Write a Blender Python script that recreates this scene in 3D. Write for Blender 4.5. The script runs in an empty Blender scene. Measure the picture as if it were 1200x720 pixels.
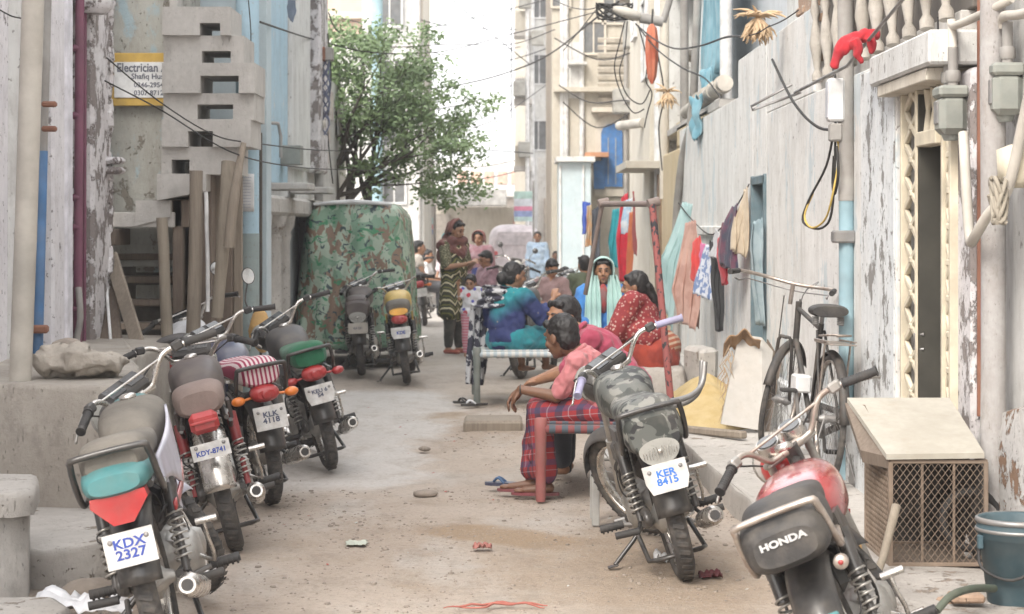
import bpy, math, random
from math import sin, cos, pi, radians as R
from mathutils import Vector as V, Matrix, noise as mnoise
random.seed(7)
SC = bpy.context.scene
COL = SC.collection
# ---------------------------------------------------------------- camera, sky, sun, exposure
EYE, FPX = 1.56, 2400.0
cd = bpy.data.cameras.new('camera'); cam = bpy.data.objects.new('camera', cd); COL.objects.link(cam)
cam.location = (0, 0, EYE); cam.rotation_euler = (R(90), 0, 0)
cd.sensor_width = 36; cd.lens = 72; cd.shift_y = -95/1200
cd.clip_start = .1; cd.clip_end = 900
cd.dof.use_dof = True; cd.dof.focus_distance = 10.0; cd.dof.aperture_fstop = 6.3
SC.camera = cam
w = bpy.data.worlds.new('World'); SC.world = w; w.use_nodes = True
SUN_EL, SUN_AZ = 42, 207           # degrees; azimuth from +Y clockwise
nt = w.node_tree; bg = nt.nodes['Background']
sky = nt.nodes.new('ShaderNodeTexSky'); sky.sky_type = 'NISHITA'; sky.sun_disc = False
sky.sun_elevation = R(SUN_EL); sky.sun_rotation = R(SUN_AZ); sky.dust_density = 5; sky.air_density = 1.0; sky.altitude = 10
mx = nt.nodes.new('ShaderNodeMix'); mx.data_type = 'RGBA'; mx.inputs[0].default_value = .72   # thin bright overcast over the blue
nt.links.new(sky.outputs[0], mx.inputs[6]); mx.inputs[7].default_value = (9.7, 9.6, 9.5, 1)
nt.links.new(mx.outputs[2], bg.inputs[0]); bg.inputs[1].default_value = .135
sd = bpy.data.lights.new('sun', 'SUN'); sd.energy = 1.5; sd.angle = R(22); sd.color = (1, .95, .87)
sun = bpy.data.objects.new('sun', sd); COL.objects.link(sun)
az = R(SUN_AZ); el = R(SUN_EL)
sdir = V((sin(az)*cos(el), cos(az)*cos(el), sin(el)))
sun.rotation_euler = sdir.to_track_quat('Z', 'Y').to_euler()
SC.view_settings.view_transform = 'Standard'; SC.view_settings.look = 'None'
SC.view_settings.gamma = 1; SC.view_settings.use_curve_mapping = False
SC.view_settings.exposure = 1.28
SC.cycles.max_bounces = 6; SC.cycles.diffuse_bounces = 4; SC.cycles.volume_bounces = 0
SC.cycles.use_denoising = True; SC.cycles.use_adaptive_sampling = True

HAZE=.0019
# ---------------------------------------------------------------- placing helpers
def W(px, py, Y): return V(((px-600)*Y/FPX, Y, EYE-(py-265)*Y/FPX))
def WX(px, Y): return (px-600)*Y/FPX
def WZ(py, Y): return EYE-(py-265)*Y/FPX
def GY(py, z=0): return (EYE-z)*FPX/(py-265)
def YW(px, X): return X*FPX/(px-600)

def tag(o, label=None, cat=None, group=None, kind=None):
    if label: o['label'] = label
    if cat: o['category'] = cat
    if group: o['group'] = group
    if kind: o['kind'] = kind
    return o
def thing(name, label, cat, loc=(0,0,0), rz=0, group=None):
    o = bpy.data.objects.new(name, None); COL.objects.link(o)
    o.location = loc; o.rotation_euler = (0, 0, rz); o.empty_display_size = .1
    return tag(o, label, cat, group)

# ---------------------------------------------------------------- mesh builder
class MB:
    def __init__(s): s.v=[]; s.f=[]; s.m=[]; s.s=[]; s.M=Matrix(); s.mi=0; s.sm=False
    def at(s, M=None): s.M = M or Matrix(); return s
    def mat(s, i): s.mi=i; return s
    def add(s, vs, fs, smooth=None):
        n=len(s.v); sm = s.sm if smooth is None else smooth
        s.v += [s.M @ V(p) for p in vs]
        for f in fs: s.f.append([n+i for i in f]); s.m.append(s.mi); s.s.append(sm)
        return s
    def box(s, c, d, b=0, rot=None, rz=0):
        hx,hy,hz=[abs(t)/2 for t in d]; b=min(b,hx*.9,hy*.9,hz*.9); c=V(c)
        Rm = (rot or Matrix.Rotation(rz,3,'Z')) if (rot or rz) else Matrix.Identity(3)
        if b<=0:
            vs=[(x,y,z) for x in(-hx,hx) for y in(-hy,hy) for z in(-hz,hz)]
            fs=[(0,1,3,2),(4,6,7,5),(0,4,5,1),(2,3,7,6),(0,2,6,4),(1,5,7,3)]
            return s.add([c+Rm@V(p) for p in vs], fs, False)
        vs=[];ix={}
        for x in(-1,1):
            for y in(-1,1):
                for z in(-1,1):
                    for a in range(3):
                        ix[x,y,z,a]=len(vs); h=[hx-b,hy-b,hz-b]; h[a]+=b
                        vs.append((x*h[0],y*h[1],z*h[2]))
        fs=[]
        for a in range(3):
            o=[i for i in range(3) if i!=a]
            for sg in(-1,1):
                q=[]
                for p,r in((-1,-1),(1,-1),(1,1),(-1,1)):
                    k=[0,0,0];k[a]=sg;k[o[0]]=p;k[o[1]]=r;q.append(ix[k[0],k[1],k[2],a])
                fs.append(q)
        for a in range(3):
            o=[i for i in range(3) if i!=a]
            for p in(-1,1):
                for r in(-1,1):
                    k=[0,0,0];k[o[0]]=p;k[o[1]]=r
                    k1=k[:];k1[a]=-1;k2=k[:];k2[a]=1
                    fs.append([ix[(*k1,o[0])],ix[(*k2,o[0])],ix[(*k2,o[1])],ix[(*k1,o[1])]])
        for x in(-1,1):
            for y in(-1,1):
                for z in(-1,1): fs.append([ix[x,y,z,0],ix[x,y,z,1],ix[x,y,z,2]])
        out=[]
        for f in fs:
            P=[V(vs[i]) for i in f]; n=(P[1]-P[0]).cross(P[2]-P[0]); ctr=sum(P,V())/len(P)
            out.append(f if n.dot(ctr)>0 else f[::-1])
        return s.add([c+Rm@V(p) for p in vs], out, False)
    def bar(s, a, b_, w, h, bev=.004, up=(0,0,1)):
        a=V(a);b_=V(b_);d=b_-a;L=d.length;y=d.normalized();x=y.cross(V(up))
        if x.length<1e-4: x=V((1,0,0))
        x.normalize();z=x.cross(y)
        return s.box((a+b_)/2,(w,L,h),bev,rot=Matrix((x,y,z)).transposed())
    def tube(s, pts, r, n=8, closed=False, cap=True, sub=0, flat=None):
        pts=[V(p) for p in pts]
        rs=list(r) if isinstance(r,(list,tuple)) else [r]*len(pts)
        if sub and len(pts)>2:
            P=[];Q=[];N=len(pts)
            for i in range(N if closed else N-1):
                g=lambda k:(pts[k%N] if closed else pts[max(0,min(N-1,k))])
                p0,p1,p2,p3=g(i-1),g(i),g(i+1),g(i+2)
                for k in range(sub):
                    t=k/sub
                    P.append(.5*((2*p1)+(p2-p0)*t+(2*p0-5*p1+4*p2-p3)*t*t+(3*p1-p0-3*p2+p3)*t**3))
                    Q.append(rs[i]*(1-t)+rs[(i+1)%N]*t)
            if not closed: P.append(pts[-1]);Q.append(rs[-1])
            pts,rs=P,Q
        N=len(pts);rings=[]
        t0=(pts[1]-pts[0]).normalized();u=t0.orthogonal().normalized()
        if flat: u=V(flat).normalized()
        for i in range(N):
            if closed: t=(pts[(i+1)%N]-pts[i-1]).normalized()
            else: t=(pts[min(N-1,i+1)]-pts[max(0,i-1)]).normalized()
            u=(u-t*u.dot(t)); u = u.normalized() if u.length>1e-6 else t.orthogonal().normalized()
            w_=t.cross(u)
            rings.append([pts[i]+rs[i]*(cos(2*pi*k/n)*u+sin(2*pi*k/n)*w_) for k in range(n)])
        return s.rings(rings, closed, cap)
    def rings(s, rings, closed=False, cap=True, smooth=True):
        n=len(rings[0]);N=len(rings);vs=[p for r in rings for p in r];fs=[]
        for i in range(N if closed else N-1):
            a=i*n;b=((i+1)%N)*n
            for k in range(n):
                k2=(k+1)%n; fs.append((a+k,a+k2,b+k2,b+k))
        s.add(vs,fs,smooth)
        if cap and not closed:
            s.add(rings[0],[list(range(n))[::-1]],False); s.add(rings[-1],[list(range(n))],False)
        return s
    def cyl(s, a, b, r, r2=None, n=16): return s.tube([a,b],[r,r if r2 is None else r2],n)
    def lathe(s, prof, c=(0,0,0), ax='Z', n=20, closed=False):
        c=V(c);rings=[]
        for r,h in prof:
            ring=[]
            for k in range(n):
                a=2*pi*k/n;x,y=r*cos(a),r*sin(a)
                p={'Z':(x,y,h),'X':(h,x,y),'Y':(y,h,x)}[ax]; ring.append(c+V(p))
            rings.append(ring)
        return s.rings(rings,closed,cap=not closed)
    def ell(s, c, r, rot=None, n=14, m=10):
        c=V(c);r=(r,r,r) if not isinstance(r,(tuple,list)) else r
        Rm=rot or Matrix.Identity(3);vs=[];fs=[]
        for j in range(1,m):
            t=pi*j/m
            for k in range(n):
                a=2*pi*k/n; vs.append(c+Rm@V((r[0]*sin(t)*cos(a),r[1]*sin(t)*sin(a),r[2]*cos(t))))
        top=len(vs);vs.append(c+Rm@V((0,0,r[2])));vs.append(c+Rm@V((0,0,-r[2])))
        for j in range(m-2):
            for k in range(n):
                k2=(k+1)%n; fs.append((j*n+k,(j+1)*n+k,(j+1)*n+k2,j*n+k2))
        for k in range(n):
            k2=(k+1)%n; fs.append((top,k,k2)); fs.append((top+1,(m-2)*n+k2,(m-2)*n+k))
        return s.add(vs,fs,True)
    def cap(s, a, b, ra, rb=None, n=12):
        rb=ra if rb is None else rb; a=V(a);b=V(b)
        s.tube([a,b],[ra,rb],n); s.ell(a,ra,n=n,m=8); s.ell(b,rb,n=n,m=8); return s
    def loft(s, secs, n=20, e=2.4, axis='Y', smooth=True, cap=True):
        """secs: (pos, cx, cz, rx, rz) superellipse sections along an axis"""
        rings=[]
        for (p,cx,cz,rx,rz) in secs:
            ring=[]
            for k in range(n):
                a=2*pi*k/n;ca,sa=cos(a),sin(a)
                x=cx+rx*math.copysign(abs(ca)**(2/e),ca); z=cz+rz*math.copysign(abs(sa)**(2/e),sa)
                ring.append(V((x,p,z)) if axis=='Y' else V((x,z,p)))
            rings.append(ring)
        return s.rings(rings,False,cap,smooth)
    def sheet(s, fn, nu, nv, smooth=True):
        vs=[fn(i/nu,j/nv) for i in range(nu+1) for j in range(nv+1)]
        fs=[(i*(nv+1)+j,(i+1)*(nv+1)+j,(i+1)*(nv+1)+j+1,i*(nv+1)+j+1) for i in range(nu) for j in range(nv)]
        return s.add(vs,fs,smooth)
    def poly(s, pts, d):
        """prism: polygon pts extruded by vector d"""
        n=len(pts);pts=[V(p) for p in pts];d=V(d)
        fs=[list(range(n)),[n+i for i in range(n)][::-1]]+[(i,n+i,n+(i+1)%n,(i+1)%n) for i in range(n)]
        return s.add(pts+[p+d for p in pts],fs,False)
    def wob(s, amp, sc, seed=0):
        for i,p in enumerate(s.v):
            q=p*sc+V((seed*7.1,seed*3.3,seed)); s.v[i]=p+V((mnoise.noise(q),mnoise.noise(q+V((31,0,0))),mnoise.noise(q+V((0,57,0)))))*amp
        return s
    def build(s, name, mats, parent=None, thick=0, sub=0, remesh=0, smooth=0, fix=False, noise=None):
        me=bpy.data.meshes.new(name); me.from_pydata([tuple(p) for p in s.v],[],s.f)
        mats = mats if isinstance(mats,(list,tuple)) else [mats]
        for m in mats: me.materials.append(m)
        me.polygons.foreach_set('material_index', s.m); me.polygons.foreach_set('use_smooth', s.s)
        me.validate(); me.update()
        o=bpy.data.objects.new(name, me); COL.objects.link(o)
        if thick: md=o.modifiers.new('t','SOLIDIFY'); md.thickness=thick; md.offset=0
        if sub: md=o.modifiers.new('s','SUBSURF'); md.levels=md.render_levels=sub
        if remesh:
            md=o.modifiers.new('r','REMESH'); md.mode='VOXEL'; md.voxel_size=remesh; md.use_smooth_shade=True
            if smooth: md=o.modifiers.new('m','SMOOTH'); md.factor=.5; md.iterations=smooth
        if remesh:
            dg=bpy.context.evaluated_depsgraph_get(); m2=bpy.data.meshes.new_from_object(o.evaluated_get(dg))
            o.modifiers.clear(); o.data=m2; m2.name=name
            if noise:
                amp,sc,ani=noise
                nr=[v.normal.copy() for v in m2.vertices]
                for v,nn in zip(m2.vertices,nr):
                    q=V((v.co.x*sc,v.co.y*sc,v.co.z*sc*ani)); v.co+=nn*amp*(mnoise.noise(q)+.45*mnoise.noise(q*2.3)+(1.1*(.28-abs(mnoise.noise(q*1.5+V((9,4,2))))) if amp>.0095 else 0))
            if not m2.materials:
                for m in mats: m2.materials.append(m)
            for p in m2.polygons: p.use_smooth=True
        if fix:
            import bmesh
            bm=bmesh.new(); bm.from_mesh(o.data); bmesh.ops.recalc_face_normals(bm,faces=bm.faces); bm.to_mesh(o.data); bm.free()
        if parent: o.parent=parent
        return o

def text_mesh(name, body, size, mat, parent, M, ext=.0012, bold=.0, sx=1, align='CENTER', ls=1.0):
    cu=bpy.data.curves.new(name,'FONT'); cu.body=body; cu.size=size; cu.extrude=ext; cu.offset=bold
    cu.align_x=align; cu.align_y='CENTER'; cu.space_line=ls; cu.resolution_u=3
    o=bpy.data.objects.new(name,cu); COL.objects.link(o)
    dg=bpy.context.evaluated_depsgraph_get(); me=bpy.data.meshes.new_from_object(o.evaluated_get(dg))
    bpy.data.objects.remove(o); me.transform(M @ Matrix.Diagonal((sx,1,1,1)))
    me.materials.clear(); me.materials.append(mat); me.name=name
    o=bpy.data.objects.new(name,me); COL.objects.link(o)
    if parent: o.parent=parent
    return o

# ---------------------------------------------------------------- materials
class NT:
    def __init__(s,name):
        s.m=bpy.data.materials.new(name); s.m.use_nodes=True; s.t=s.m.node_tree; s.b=s.t.nodes['Principled BSDF']
        s.co=s.t.nodes.new('ShaderNodeTexCoord')
    def put(s,inp,v):
        if v is None: return
        if hasattr(v,'is_linked') or hasattr(v,'links'): s.t.links.new(v,inp)
        else:
            if isinstance(v,(tuple,list)) and len(v)==3 and inp.type=='RGBA': v=(*v,1)
            inp.default_value=v
    def vec(s,sc=(1,1,1),rot=(0,0,0)):
        n=s.t.nodes.new('ShaderNodeMapping'); s.t.links.new(s.co.outputs['Object'],n.inputs[0])
        n.inputs['Scale'].default_value=sc; n.inputs['Rotation'].default_value=rot; return n.outputs[0]
    def noise(s,scale=5,det=4,vs=None,rough=.55,dist=0,vec=None):
        n=s.t.nodes.new('ShaderNodeTexNoise'); n.inputs['Scale'].default_value=scale; n.inputs['Detail'].default_value=det
        n.inputs['Roughness'].default_value=rough; n.inputs['Distortion'].default_value=dist
        s.t.links.new(vec if vec is not None else s.vec(vs or (1,1,1)),n.inputs['Vector']); return n.outputs[0]
    def vor(s,scale=5,vs=None,feat='F1',out='Distance'):
        n=s.t.nodes.new('ShaderNodeTexVoronoi'); n.feature=feat; n.inputs['Scale'].default_value=scale
        s.t.links.new(s.vec(vs or (1,1,1)),n.inputs['Vector']); return n.outputs[out]
    def math(s,op,a,b=None,c=None):
        n=s.t.nodes.new('ShaderNodeMath'); n.operation=op
        s.put(n.inputs[0],a); s.put(n.inputs[1],b)
        if c is not None: s.put(n.inputs[2],c)
        return n.outputs[0]
    def rng(s,a,lo,hi,t0=0,t1=1):
        n=s.t.nodes.new('ShaderNodeMapRange'); s.put(n.inputs[0],a); n.inputs[1].default_value=lo; n.inputs[2].default_value=hi
        n.inputs[3].default_value=t0; n.inputs[4].default_value=t1; return n.outputs[0]
    def mix(s,f,a,b,mode='MIX'):
        n=s.t.nodes.new('ShaderNodeMix'); n.data_type='RGBA'; n.blend_type=mode; n.clamp_factor=True
        s.put(n.inputs[0],f); s.put(n.inputs[6],a); s.put(n.inputs[7],b); return n.outputs[2]
    def sep(s,vec=None):
        n=s.t.nodes.new('ShaderNodeSeparateXYZ'); s.t.links.new(vec if vec is not None else s.co.outputs['Object'],n.inputs[0]); return n.outputs
    def bump(s,h,str_=.3,d=.01):
        n=s.t.nodes.new('ShaderNodeBump'); n.inputs['Strength'].default_value=str_; n.inputs['Distance'].default_value=d
        s.put(n.inputs['Height'],h); s.t.links.new(n.outputs[0],s.b.inputs['Normal'])
    def fin(s,col,rough=.6,metal=0,**k):
        s.put(s.b.inputs['Base Color'],col); s.put(s.b.inputs['Roughness'],rough); s.put(s.b.inputs['Metallic'],metal)
        for a,v in k.items(): s.put(s.b.inputs[a],v)
        return s.m
def sc3(c,k): return tuple(min(1,x*k) for x in c)
def paint(name,c,rough=.45,metal=0,dust=.35,dcol=(.27,.235,.195),var=.2,sc=6,bump=0,coat=0,spec=None):
    n=NT(name); a=n.noise(sc,5); base=n.mix(n.rng(a,.35,.65),sc3(c,1-var),sc3(c,1+var))
    d=n.rng(n.noise(sc*1.6,7,rough=.62),.42,.9,dust*.12,dust); base=n.mix(d,base,dcol)
    if bump: n.bump(n.math('ADD',n.math('MULTIPLY',n.noise(60,3),.25),n.noise(10,6,rough=.6,dist=.6)),min(1,bump*2),.012)
    k={'Coat Weight':coat,'Coat Roughness':.15} if coat else {}
    return n.fin(base,n.rng(d,0,max(dust,.01),rough,min(1,rough+.4)) if dust else rough,n.rng(d,0,1,metal,0) if metal else 0,**k)
def fabric(name,c,c2=None,sc=9,rough=.9,wv=.5,lo=.42,hi=.58,c3=None):
    n=NT(name); a=n.noise(sc,3); base=n.mix(n.rng(a,lo,hi),sc3(c,.85) if c2 is None else c2,c)
    if c3: base=n.mix(n.rng(n.noise(sc*1.4,3,vs=(1.3,1.1,.9)),.56,.6),base,c3)
    n.bump(n.math('ADD',n.noise(14,4,vs=(1,1,.6)),n.math('MULTIPLY',n.noise(350,1),.15)),wv,.012)
    return n.fin(base,rough,0,**{'Sheen Weight':.15})
def plaster(name,c1,c2,c3=None,peel=.62,streak=.5,sc=1.2,bump=.5,dirt=(.2,.17,.14),c4=None,stain=.35,grime=True):
    n=NT(name); big=n.noise(sc,6,rough=.65); base=n.mix(n.rng(big,.38,.62),c1,c2)
    base=n.mix(n.rng(n.noise(sc*9,5),.3,.8,0,.35),base,sc3(c1,.72))
    st=n.noise(4.5,8,vs=(1,1,.3),rough=.78,dist=.5); base=n.mix(n.rng(st,.47,.74,0,streak*1.25),base,dirt); msk=n.rng(n.noise(sc*1.1+.3,3),.45,.62)
    s2=n.noise(34,4,vs=(1,1,.035),rough=.7); base=n.mix(n.math('MULTIPLY',n.rng(s2,.56,.8,0,streak*.6),msk),base,sc3(dirt,.8))
    fl=n.math('MULTIPLY',n.rng(n.noise(sc*34+20,3,vs=(1,1,.3)),.63,.68),n.rng(n.noise(sc*3,4),.42,.6)); base=n.mix(n.math('MULTIPLY',fl,.7*min(1,streak*2+.1)),base,sc3(dirt,.7))
    blot=n.noise(sc*2.6,7,vs=(1,1,.55),rough=.72); base=n.mix(n.rng(blot,.56,.72,0,stain),base,dirt)
    h=n.math('MULTIPLY',n.noise(30,6,rough=.75),.5)
    if c4: base=n.mix(n.rng(n.noise(sc*1.7,6,vs=(1,1,.5),rough=.7),.55,.6),base,c4)
    if c3:
        pn=n.noise(sc*1.9,9,rough=.74,vs=(1.1,1.1,.8)); pf=n.rng(pn,peel,peel+.012)
        base=n.mix(pf,base,c3); h=n.math('SUBTRACT',h,n.math('MULTIPLY',pf,.5))
        speck=n.rng(n.noise(sc*18,4),.66,.68); base=n.mix(n.math('MULTIPLY',speck,.8),base,sc3(c3,.6)); h=n.math('SUBTRACT',h,n.math('MULTIPLY',speck,.3))
    h=n.math('SUBTRACT',h,n.math('MULTIPLY',fl,.4)); n.bump(h,bump,.02); return n.fin(base,.92)
def wood(name,c1,c2,sc=3,axis=2):
    n=NT(name); vs=[9,9,9]; vs[axis]=.6
    g=n.noise(sc*2,6,vs=vs,rough=.7); base=n.mix(n.rng(g,.3,.7),c1,c2)
    base=n.mix(n.rng(n.noise(2.5,5),.5,.75,0,.5),base,sc3(c1,.5)); n.bump(g,.5,.006); return n.fin(base,.85)

m_tyre=paint('tyre_rubber',(.035,.035,.037),.85,dust=.6,bump=.4,sc=12)
m_rub=paint('black_rubber',(.02,.02,.022),.6,dust=.3)
m_blk=paint('black_paint',(.018,.018,.02),.3,dust=.4,coat=.3)
m_blkp=paint('black_plastic',(.028,.028,.03),.45,dust=.4)
m_chr=paint('chrome',(.62,.6,.57),.16,1,dust=.45,dcol=(.28,.23,.19),sc=14)
m_chrr=paint('rusty_chrome',(.5,.46,.42),.3,1,dust=.9,dcol=(.23,.13,.08),sc=16)
m_alu=paint('cast_aluminium',(.42,.41,.39),.42,.9,dust=.6,dcol=(.2,.17,.14),sc=10)
m_steel=paint('dull_steel',(.28,.28,.28),.45,.8,dust=.5,dcol=(.25,.19,.14))
m_red=paint('tail_lamp_red',(.36,.008,.012),.25,dust=.3,coat=.6)
m_orange=paint('indicator_orange',(.75,.2,.02),.25,dust=.15,coat=.5)
m_amber=paint('lamp_amber',(.85,.42,.06),.25,dust=.1,coat=.5)
m_clear=paint('lamp_clear',(.33,.33,.31),.2,dust=.3,coat=.6)
m_plate=paint('plate_white',(.56,.56,.55),.5,dust=.7,sc=14,dcol=(.33,.28,.24))
m_ink=paint('plate_ink_blue',(.02,.05,.28),.5,dust=.1)
m_inkk=paint('plate_ink_dark',(.06,.07,.12),.5,dust=.1)
m_glass=paint('gauge_glass',(.03,.035,.04),.08,dust=.3,coat=1)
m_mirror=paint('mirror_glass',(.7,.72,.74),.05,1,dust=.1)
m_spring=paint('spring_chrome',(.4,.39,.37),.3,.9,dust=.5)
m_aqua=paint('aqua_cowl',(.045,.17,.18),.4,dust=.3)
m_silver=paint('silver_white_panel',(.44,.44,.52),.35,dust=.25,coat=.3)
m_greyblk=paint('faded_black_panel',(.06,.06,.065),.5,dust=.6)
m_tred=paint('glossy_red_tank',(.30,.006,.014),.18,dust=.35,coat=1,sc=4)
m_beige=paint('dusty_brown_vinyl',(.17,.125,.11),.7,dust=.7,dcol=(.32,.26,.23),sc=4,bump=.2)
m_tanvinyl=paint('taupe_vinyl',(.12,.108,.092),.7,dust=.6,dcol=(.25,.23,.20),sc=5,bump=.3)
m_blkseat=paint('black_vinyl',(.018,.018,.02),.5,dust=.5,bump=.25,sc=5)
m_brownseat=paint('dark_brown_vinyl',(.075,.06,.06),.45,dust=.5)
m_yel=paint('yellow_tank',(.55,.38,.10),.4,dust=.3)
m_gfab=fabric('green_cloth_cover',(.012,.10,.045),(.02,.14,.07),sc=5)
m_lav=paint('lavender_grip',(.30,.29,.42),.6,dust=.3)
m_white=paint('white_plastic',(.72,.73,.76),.4,dust=.2)
m_gcover=fabric('charcoal_bike_cover',(.09,.085,.085),(.05,.05,.05),sc=3)
m_navy=paint('navy_panel',(.02,.03,.08),.3,dust=.4,coat=.5)
def m_camo():
    n=NT('grey_camouflage_vinyl'); a=n.noise(11,2,dist=.6); b=n.noise(13,2,dist=.6,vs=(1.3,1,.8)); c=n.noise(17,1,dist=.5)
    x=n.mix(n.rng(a,.5,.515),(.10,.105,.097),(.04,.044,.04)); x=n.mix(n.rng(b,.55,.565),x,(.18,.18,.165)); x=n.mix(n.rng(c,.62,.635),x,(.02,.02,.022))
    x=n.mix(n.rng(n.noise(4,5),.5,.8,0,.4),x,(.35,.32,.28)); return n.fin(x,.6)
def m_pinkstripe():
    n=NT('pink_striped_vinyl'); w_=n.t.nodes.new('ShaderNodeTexWave'); w_.inputs['Scale'].default_value=13; w_.inputs['Distortion'].default_value=.8; w_.bands_direction='X'
    n.t.links.new(n.co.outputs['Object'],w_.inputs[0]); x=n.mix(n.rng(w_.outputs[1],.42,.5),(.28,.02,.07),(.62,.52,.52))
    return n.fin(x,.65)
def m_bwstripe():
    n=NT('black_white_striped_vinyl'); s=n.sep(); f=n.math('FRACT',n.math('MULTIPLY',s[1],9)); x=n.mix(n.math('GREATER_THAN',f,.5),(.02,.02,.02),(.6,.6,.6)); return n.fin(x,.5)
MCAMO=m_camo(); MPINK=m_pinkstripe(); MBW=m_bwstripe()
# ---------------------------------------------------------------- ground
def ground_mat():
    n=NT('dusty_alley_ground'); s=n.sep()
    a=n.noise(.55,6,rough=.6); c=n.mix(n.rng(a,.35,.65),(.42,.34,.275),(.52,.445,.38))
    c=n.mix(n.rng(n.noise(1.6,6,vs=(1,.45,1),rough=.65),.5,.66,0,.75),c,(.52,.48,.44))
    damp=n.rng(n.noise(.8,4,vs=(.8,.5,1)),.56,.66,0,.7); c=n.mix(damp,c,(.33,.24,.155))
    dy=n.math('DIVIDE',n.math('SUBTRACT',s[1],n.math('ADD',10.35,n.math('MULTIPLY',s[0],-.5))),.32); dx=n.math('DIVIDE',n.math('SUBTRACT',s[0],-.05),.5); rr_=n.math('ADD',n.math('ADD',n.math('MULTIPLY',dx,dx),n.math('MULTIPLY',dy,dy)),n.math('MULTIPLY',n.math('SUBTRACT',n.noise(4,4),.5),1.6)); c=n.mix(n.rng(rr_,.5,1.1,.8,0),c,(.34,.235,.14)); ex=n.math('DIVIDE',n.math('SUBTRACT',s[0],.6),.75); ey=n.math('DIVIDE',n.math('SUBTRACT',s[1],9.2),1.15); r2=n.math('ADD',n.math('ADD',n.math('MULTIPLY',ex,ex),n.math('MULTIPLY',ey,ey)),n.math('MULTIPLY',n.math('SUBTRACT',n.noise(3,6),.5),2.2)); c=n.mix(n.rng(r2,.3,1.3,.6,0),c,(.34,.25,.17))
    # the worn cement strip down the left of the alley
    e=n.math('ADD',n.math('ADD',s[0],.62),n.math('MULTIPLY',n.math('SUBTRACT',n.noise(1.1,8,rough=.65),.5),1.3))
    cem=n.math('MULTIPLY',n.rng(e,-.1,.14,1,0),n.math('MULTIPLY',n.rng(s[1],12.0,12.5),n.rng(s[1],19.3,19.8,1,0)))
    c=n.mix(n.math('MULTIPLY',cem,.8),c,n.mix(n.noise(3,7),(.38,.37,.36),(.52,.50,.48)))
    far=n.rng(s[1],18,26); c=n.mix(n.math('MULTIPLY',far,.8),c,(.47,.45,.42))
    g=n.noise(34,6,rough=.78); c=n.mix(n.rng(g,.50,.72,0,.75),c,(.24,.195,.155)); c=n.mix(n.rng(n.noise(70,3),.60,.68,0,.6),c,(.50,.46,.42)); c=n.mix(n.rng(n.noise(5,7,vs=(1,.5,1),rough=.75),.5,.7,0,.5),c,(.25,.20,.155))
    sp=n.rng(n.vor(38),.1,.16,1,0); pick=n.math('GREATER_THAN',n.noise(9,2),.56); sp=n.math('MULTIPLY',sp,pick)
    c=n.mix(n.math('MULTIPLY',sp,.5),c,(.5,.46,.42))
    gr=n.math('MULTIPLY',n.math('SUBTRACT',1,cem),1)
    n.bump(n.math('ADD',n.math('MULTIPLY',n.math('ADD',g,n.math('MULTIPLY',sp,.5)),gr),n.math('MULTIPLY',n.noise(6,5),1.2)),.8,.03)
    return n.fin(c,.95)
def gh(x,y):
    return .035*mnoise.noise(V((x*.8,y*.35,0)))+.012*mnoise.noise(V((x*3.1,y*2.2,3)))+.005*mnoise.noise(V((x*9,y*7,9)))-.012
b=MB(); xs=[-40,-12,-6,-4]+[-3+.06*i for i in range(101)]+[4,6,12,40]; ys=[-12,0,3]+[5+.08*i for i in range(170)]+[18.6+.5*i for i in range(60)]+[50,60,80,120,250,600]
vs=[(x,y,gh(x,y)) for x in xs for y in ys]; ny=len(ys)
b.add(vs,[(i*ny+j,(i+1)*ny+j,(i+1)*ny+j+1,i*ny+j+1) for i in range(len(xs)-1) for j in range(ny-1)],True)
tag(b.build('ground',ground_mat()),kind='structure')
m_stone=plaster('pebble_stone',(.34,.29,.245),(.22,.185,.155),streak=0,sc=5)
b=MB()
def rock(b,c,r,sd=0,n=7,m=5):
    k=len(b.v); b.ell(c,r,n=n,m=m,rot=Matrix.Rotation(random.random()*6,3,'Z'))
    for i in range(k,len(b.v)):
        p=b.v[i]; d=p-V(c); b.v[i]=V(c)+d*(1+.35*mnoise.noise(p*(1.2/max(r))+V((sd,sd,0))))
rnd=random.Random(3)
for i in range(9000):
    y=5.8+rnd.random()**1.5*13; x=rnd.uniform(-1.5,1.35); 
    if y>12.2 and x<-.5: continue
    if mnoise.noise(V((x*1.3,y*.8,8)))+.25*mnoise.noise(V((x*5,y*4,2)))<rnd.uniform(-.35,.35): continue
    s_=rnd.choice([.004,.005,.007,.004,.006,.005,.008,.004,.012,.005,.007,.016 if rnd.random()<.4 else .006]); rock(b,(x,y,gh(x,y)+s_*.1),(s_,s_*rnd.uniform(.7,1.1),s_*.5),i,6,4)
b.sm=True; tag(b.build('gravel',m_stone),'loose small stones and grit scattered over the dusty alley ground','gravel',kind='stuff')

b=MB()
for i in range(150):
    y=6+rnd.random()**1.3*12; x=rnd.uniform(-1.3,1.3); s_=rnd.uniform(.006,.02); a_=rnd.uniform(0,6); z=gh(x,y)+.004; b.mat(i%3)
    b.add([(x,y,z),(x+s_*cos(a_),y+s_*sin(a_),z+.003),(x+s_*cos(a_)-s_*.5*sin(a_),y+s_*sin(a_)+s_*.6*cos(a_),z+.006),(x-s_*.5*sin(a_),y+s_*.6*cos(a_),z+.002)],[(0,1,2,3)],False)
tag(b.build('litter_scraps',[paint('scrap_white',(.5,.5,.48),.8),paint('scrap_red',(.35,.07,.06),.8),paint('scrap_brown',(.12,.09,.07),.8)]),'tiny scraps of paper, thread and dry leaf littering the dirt','litter',kind='stuff')
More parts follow.
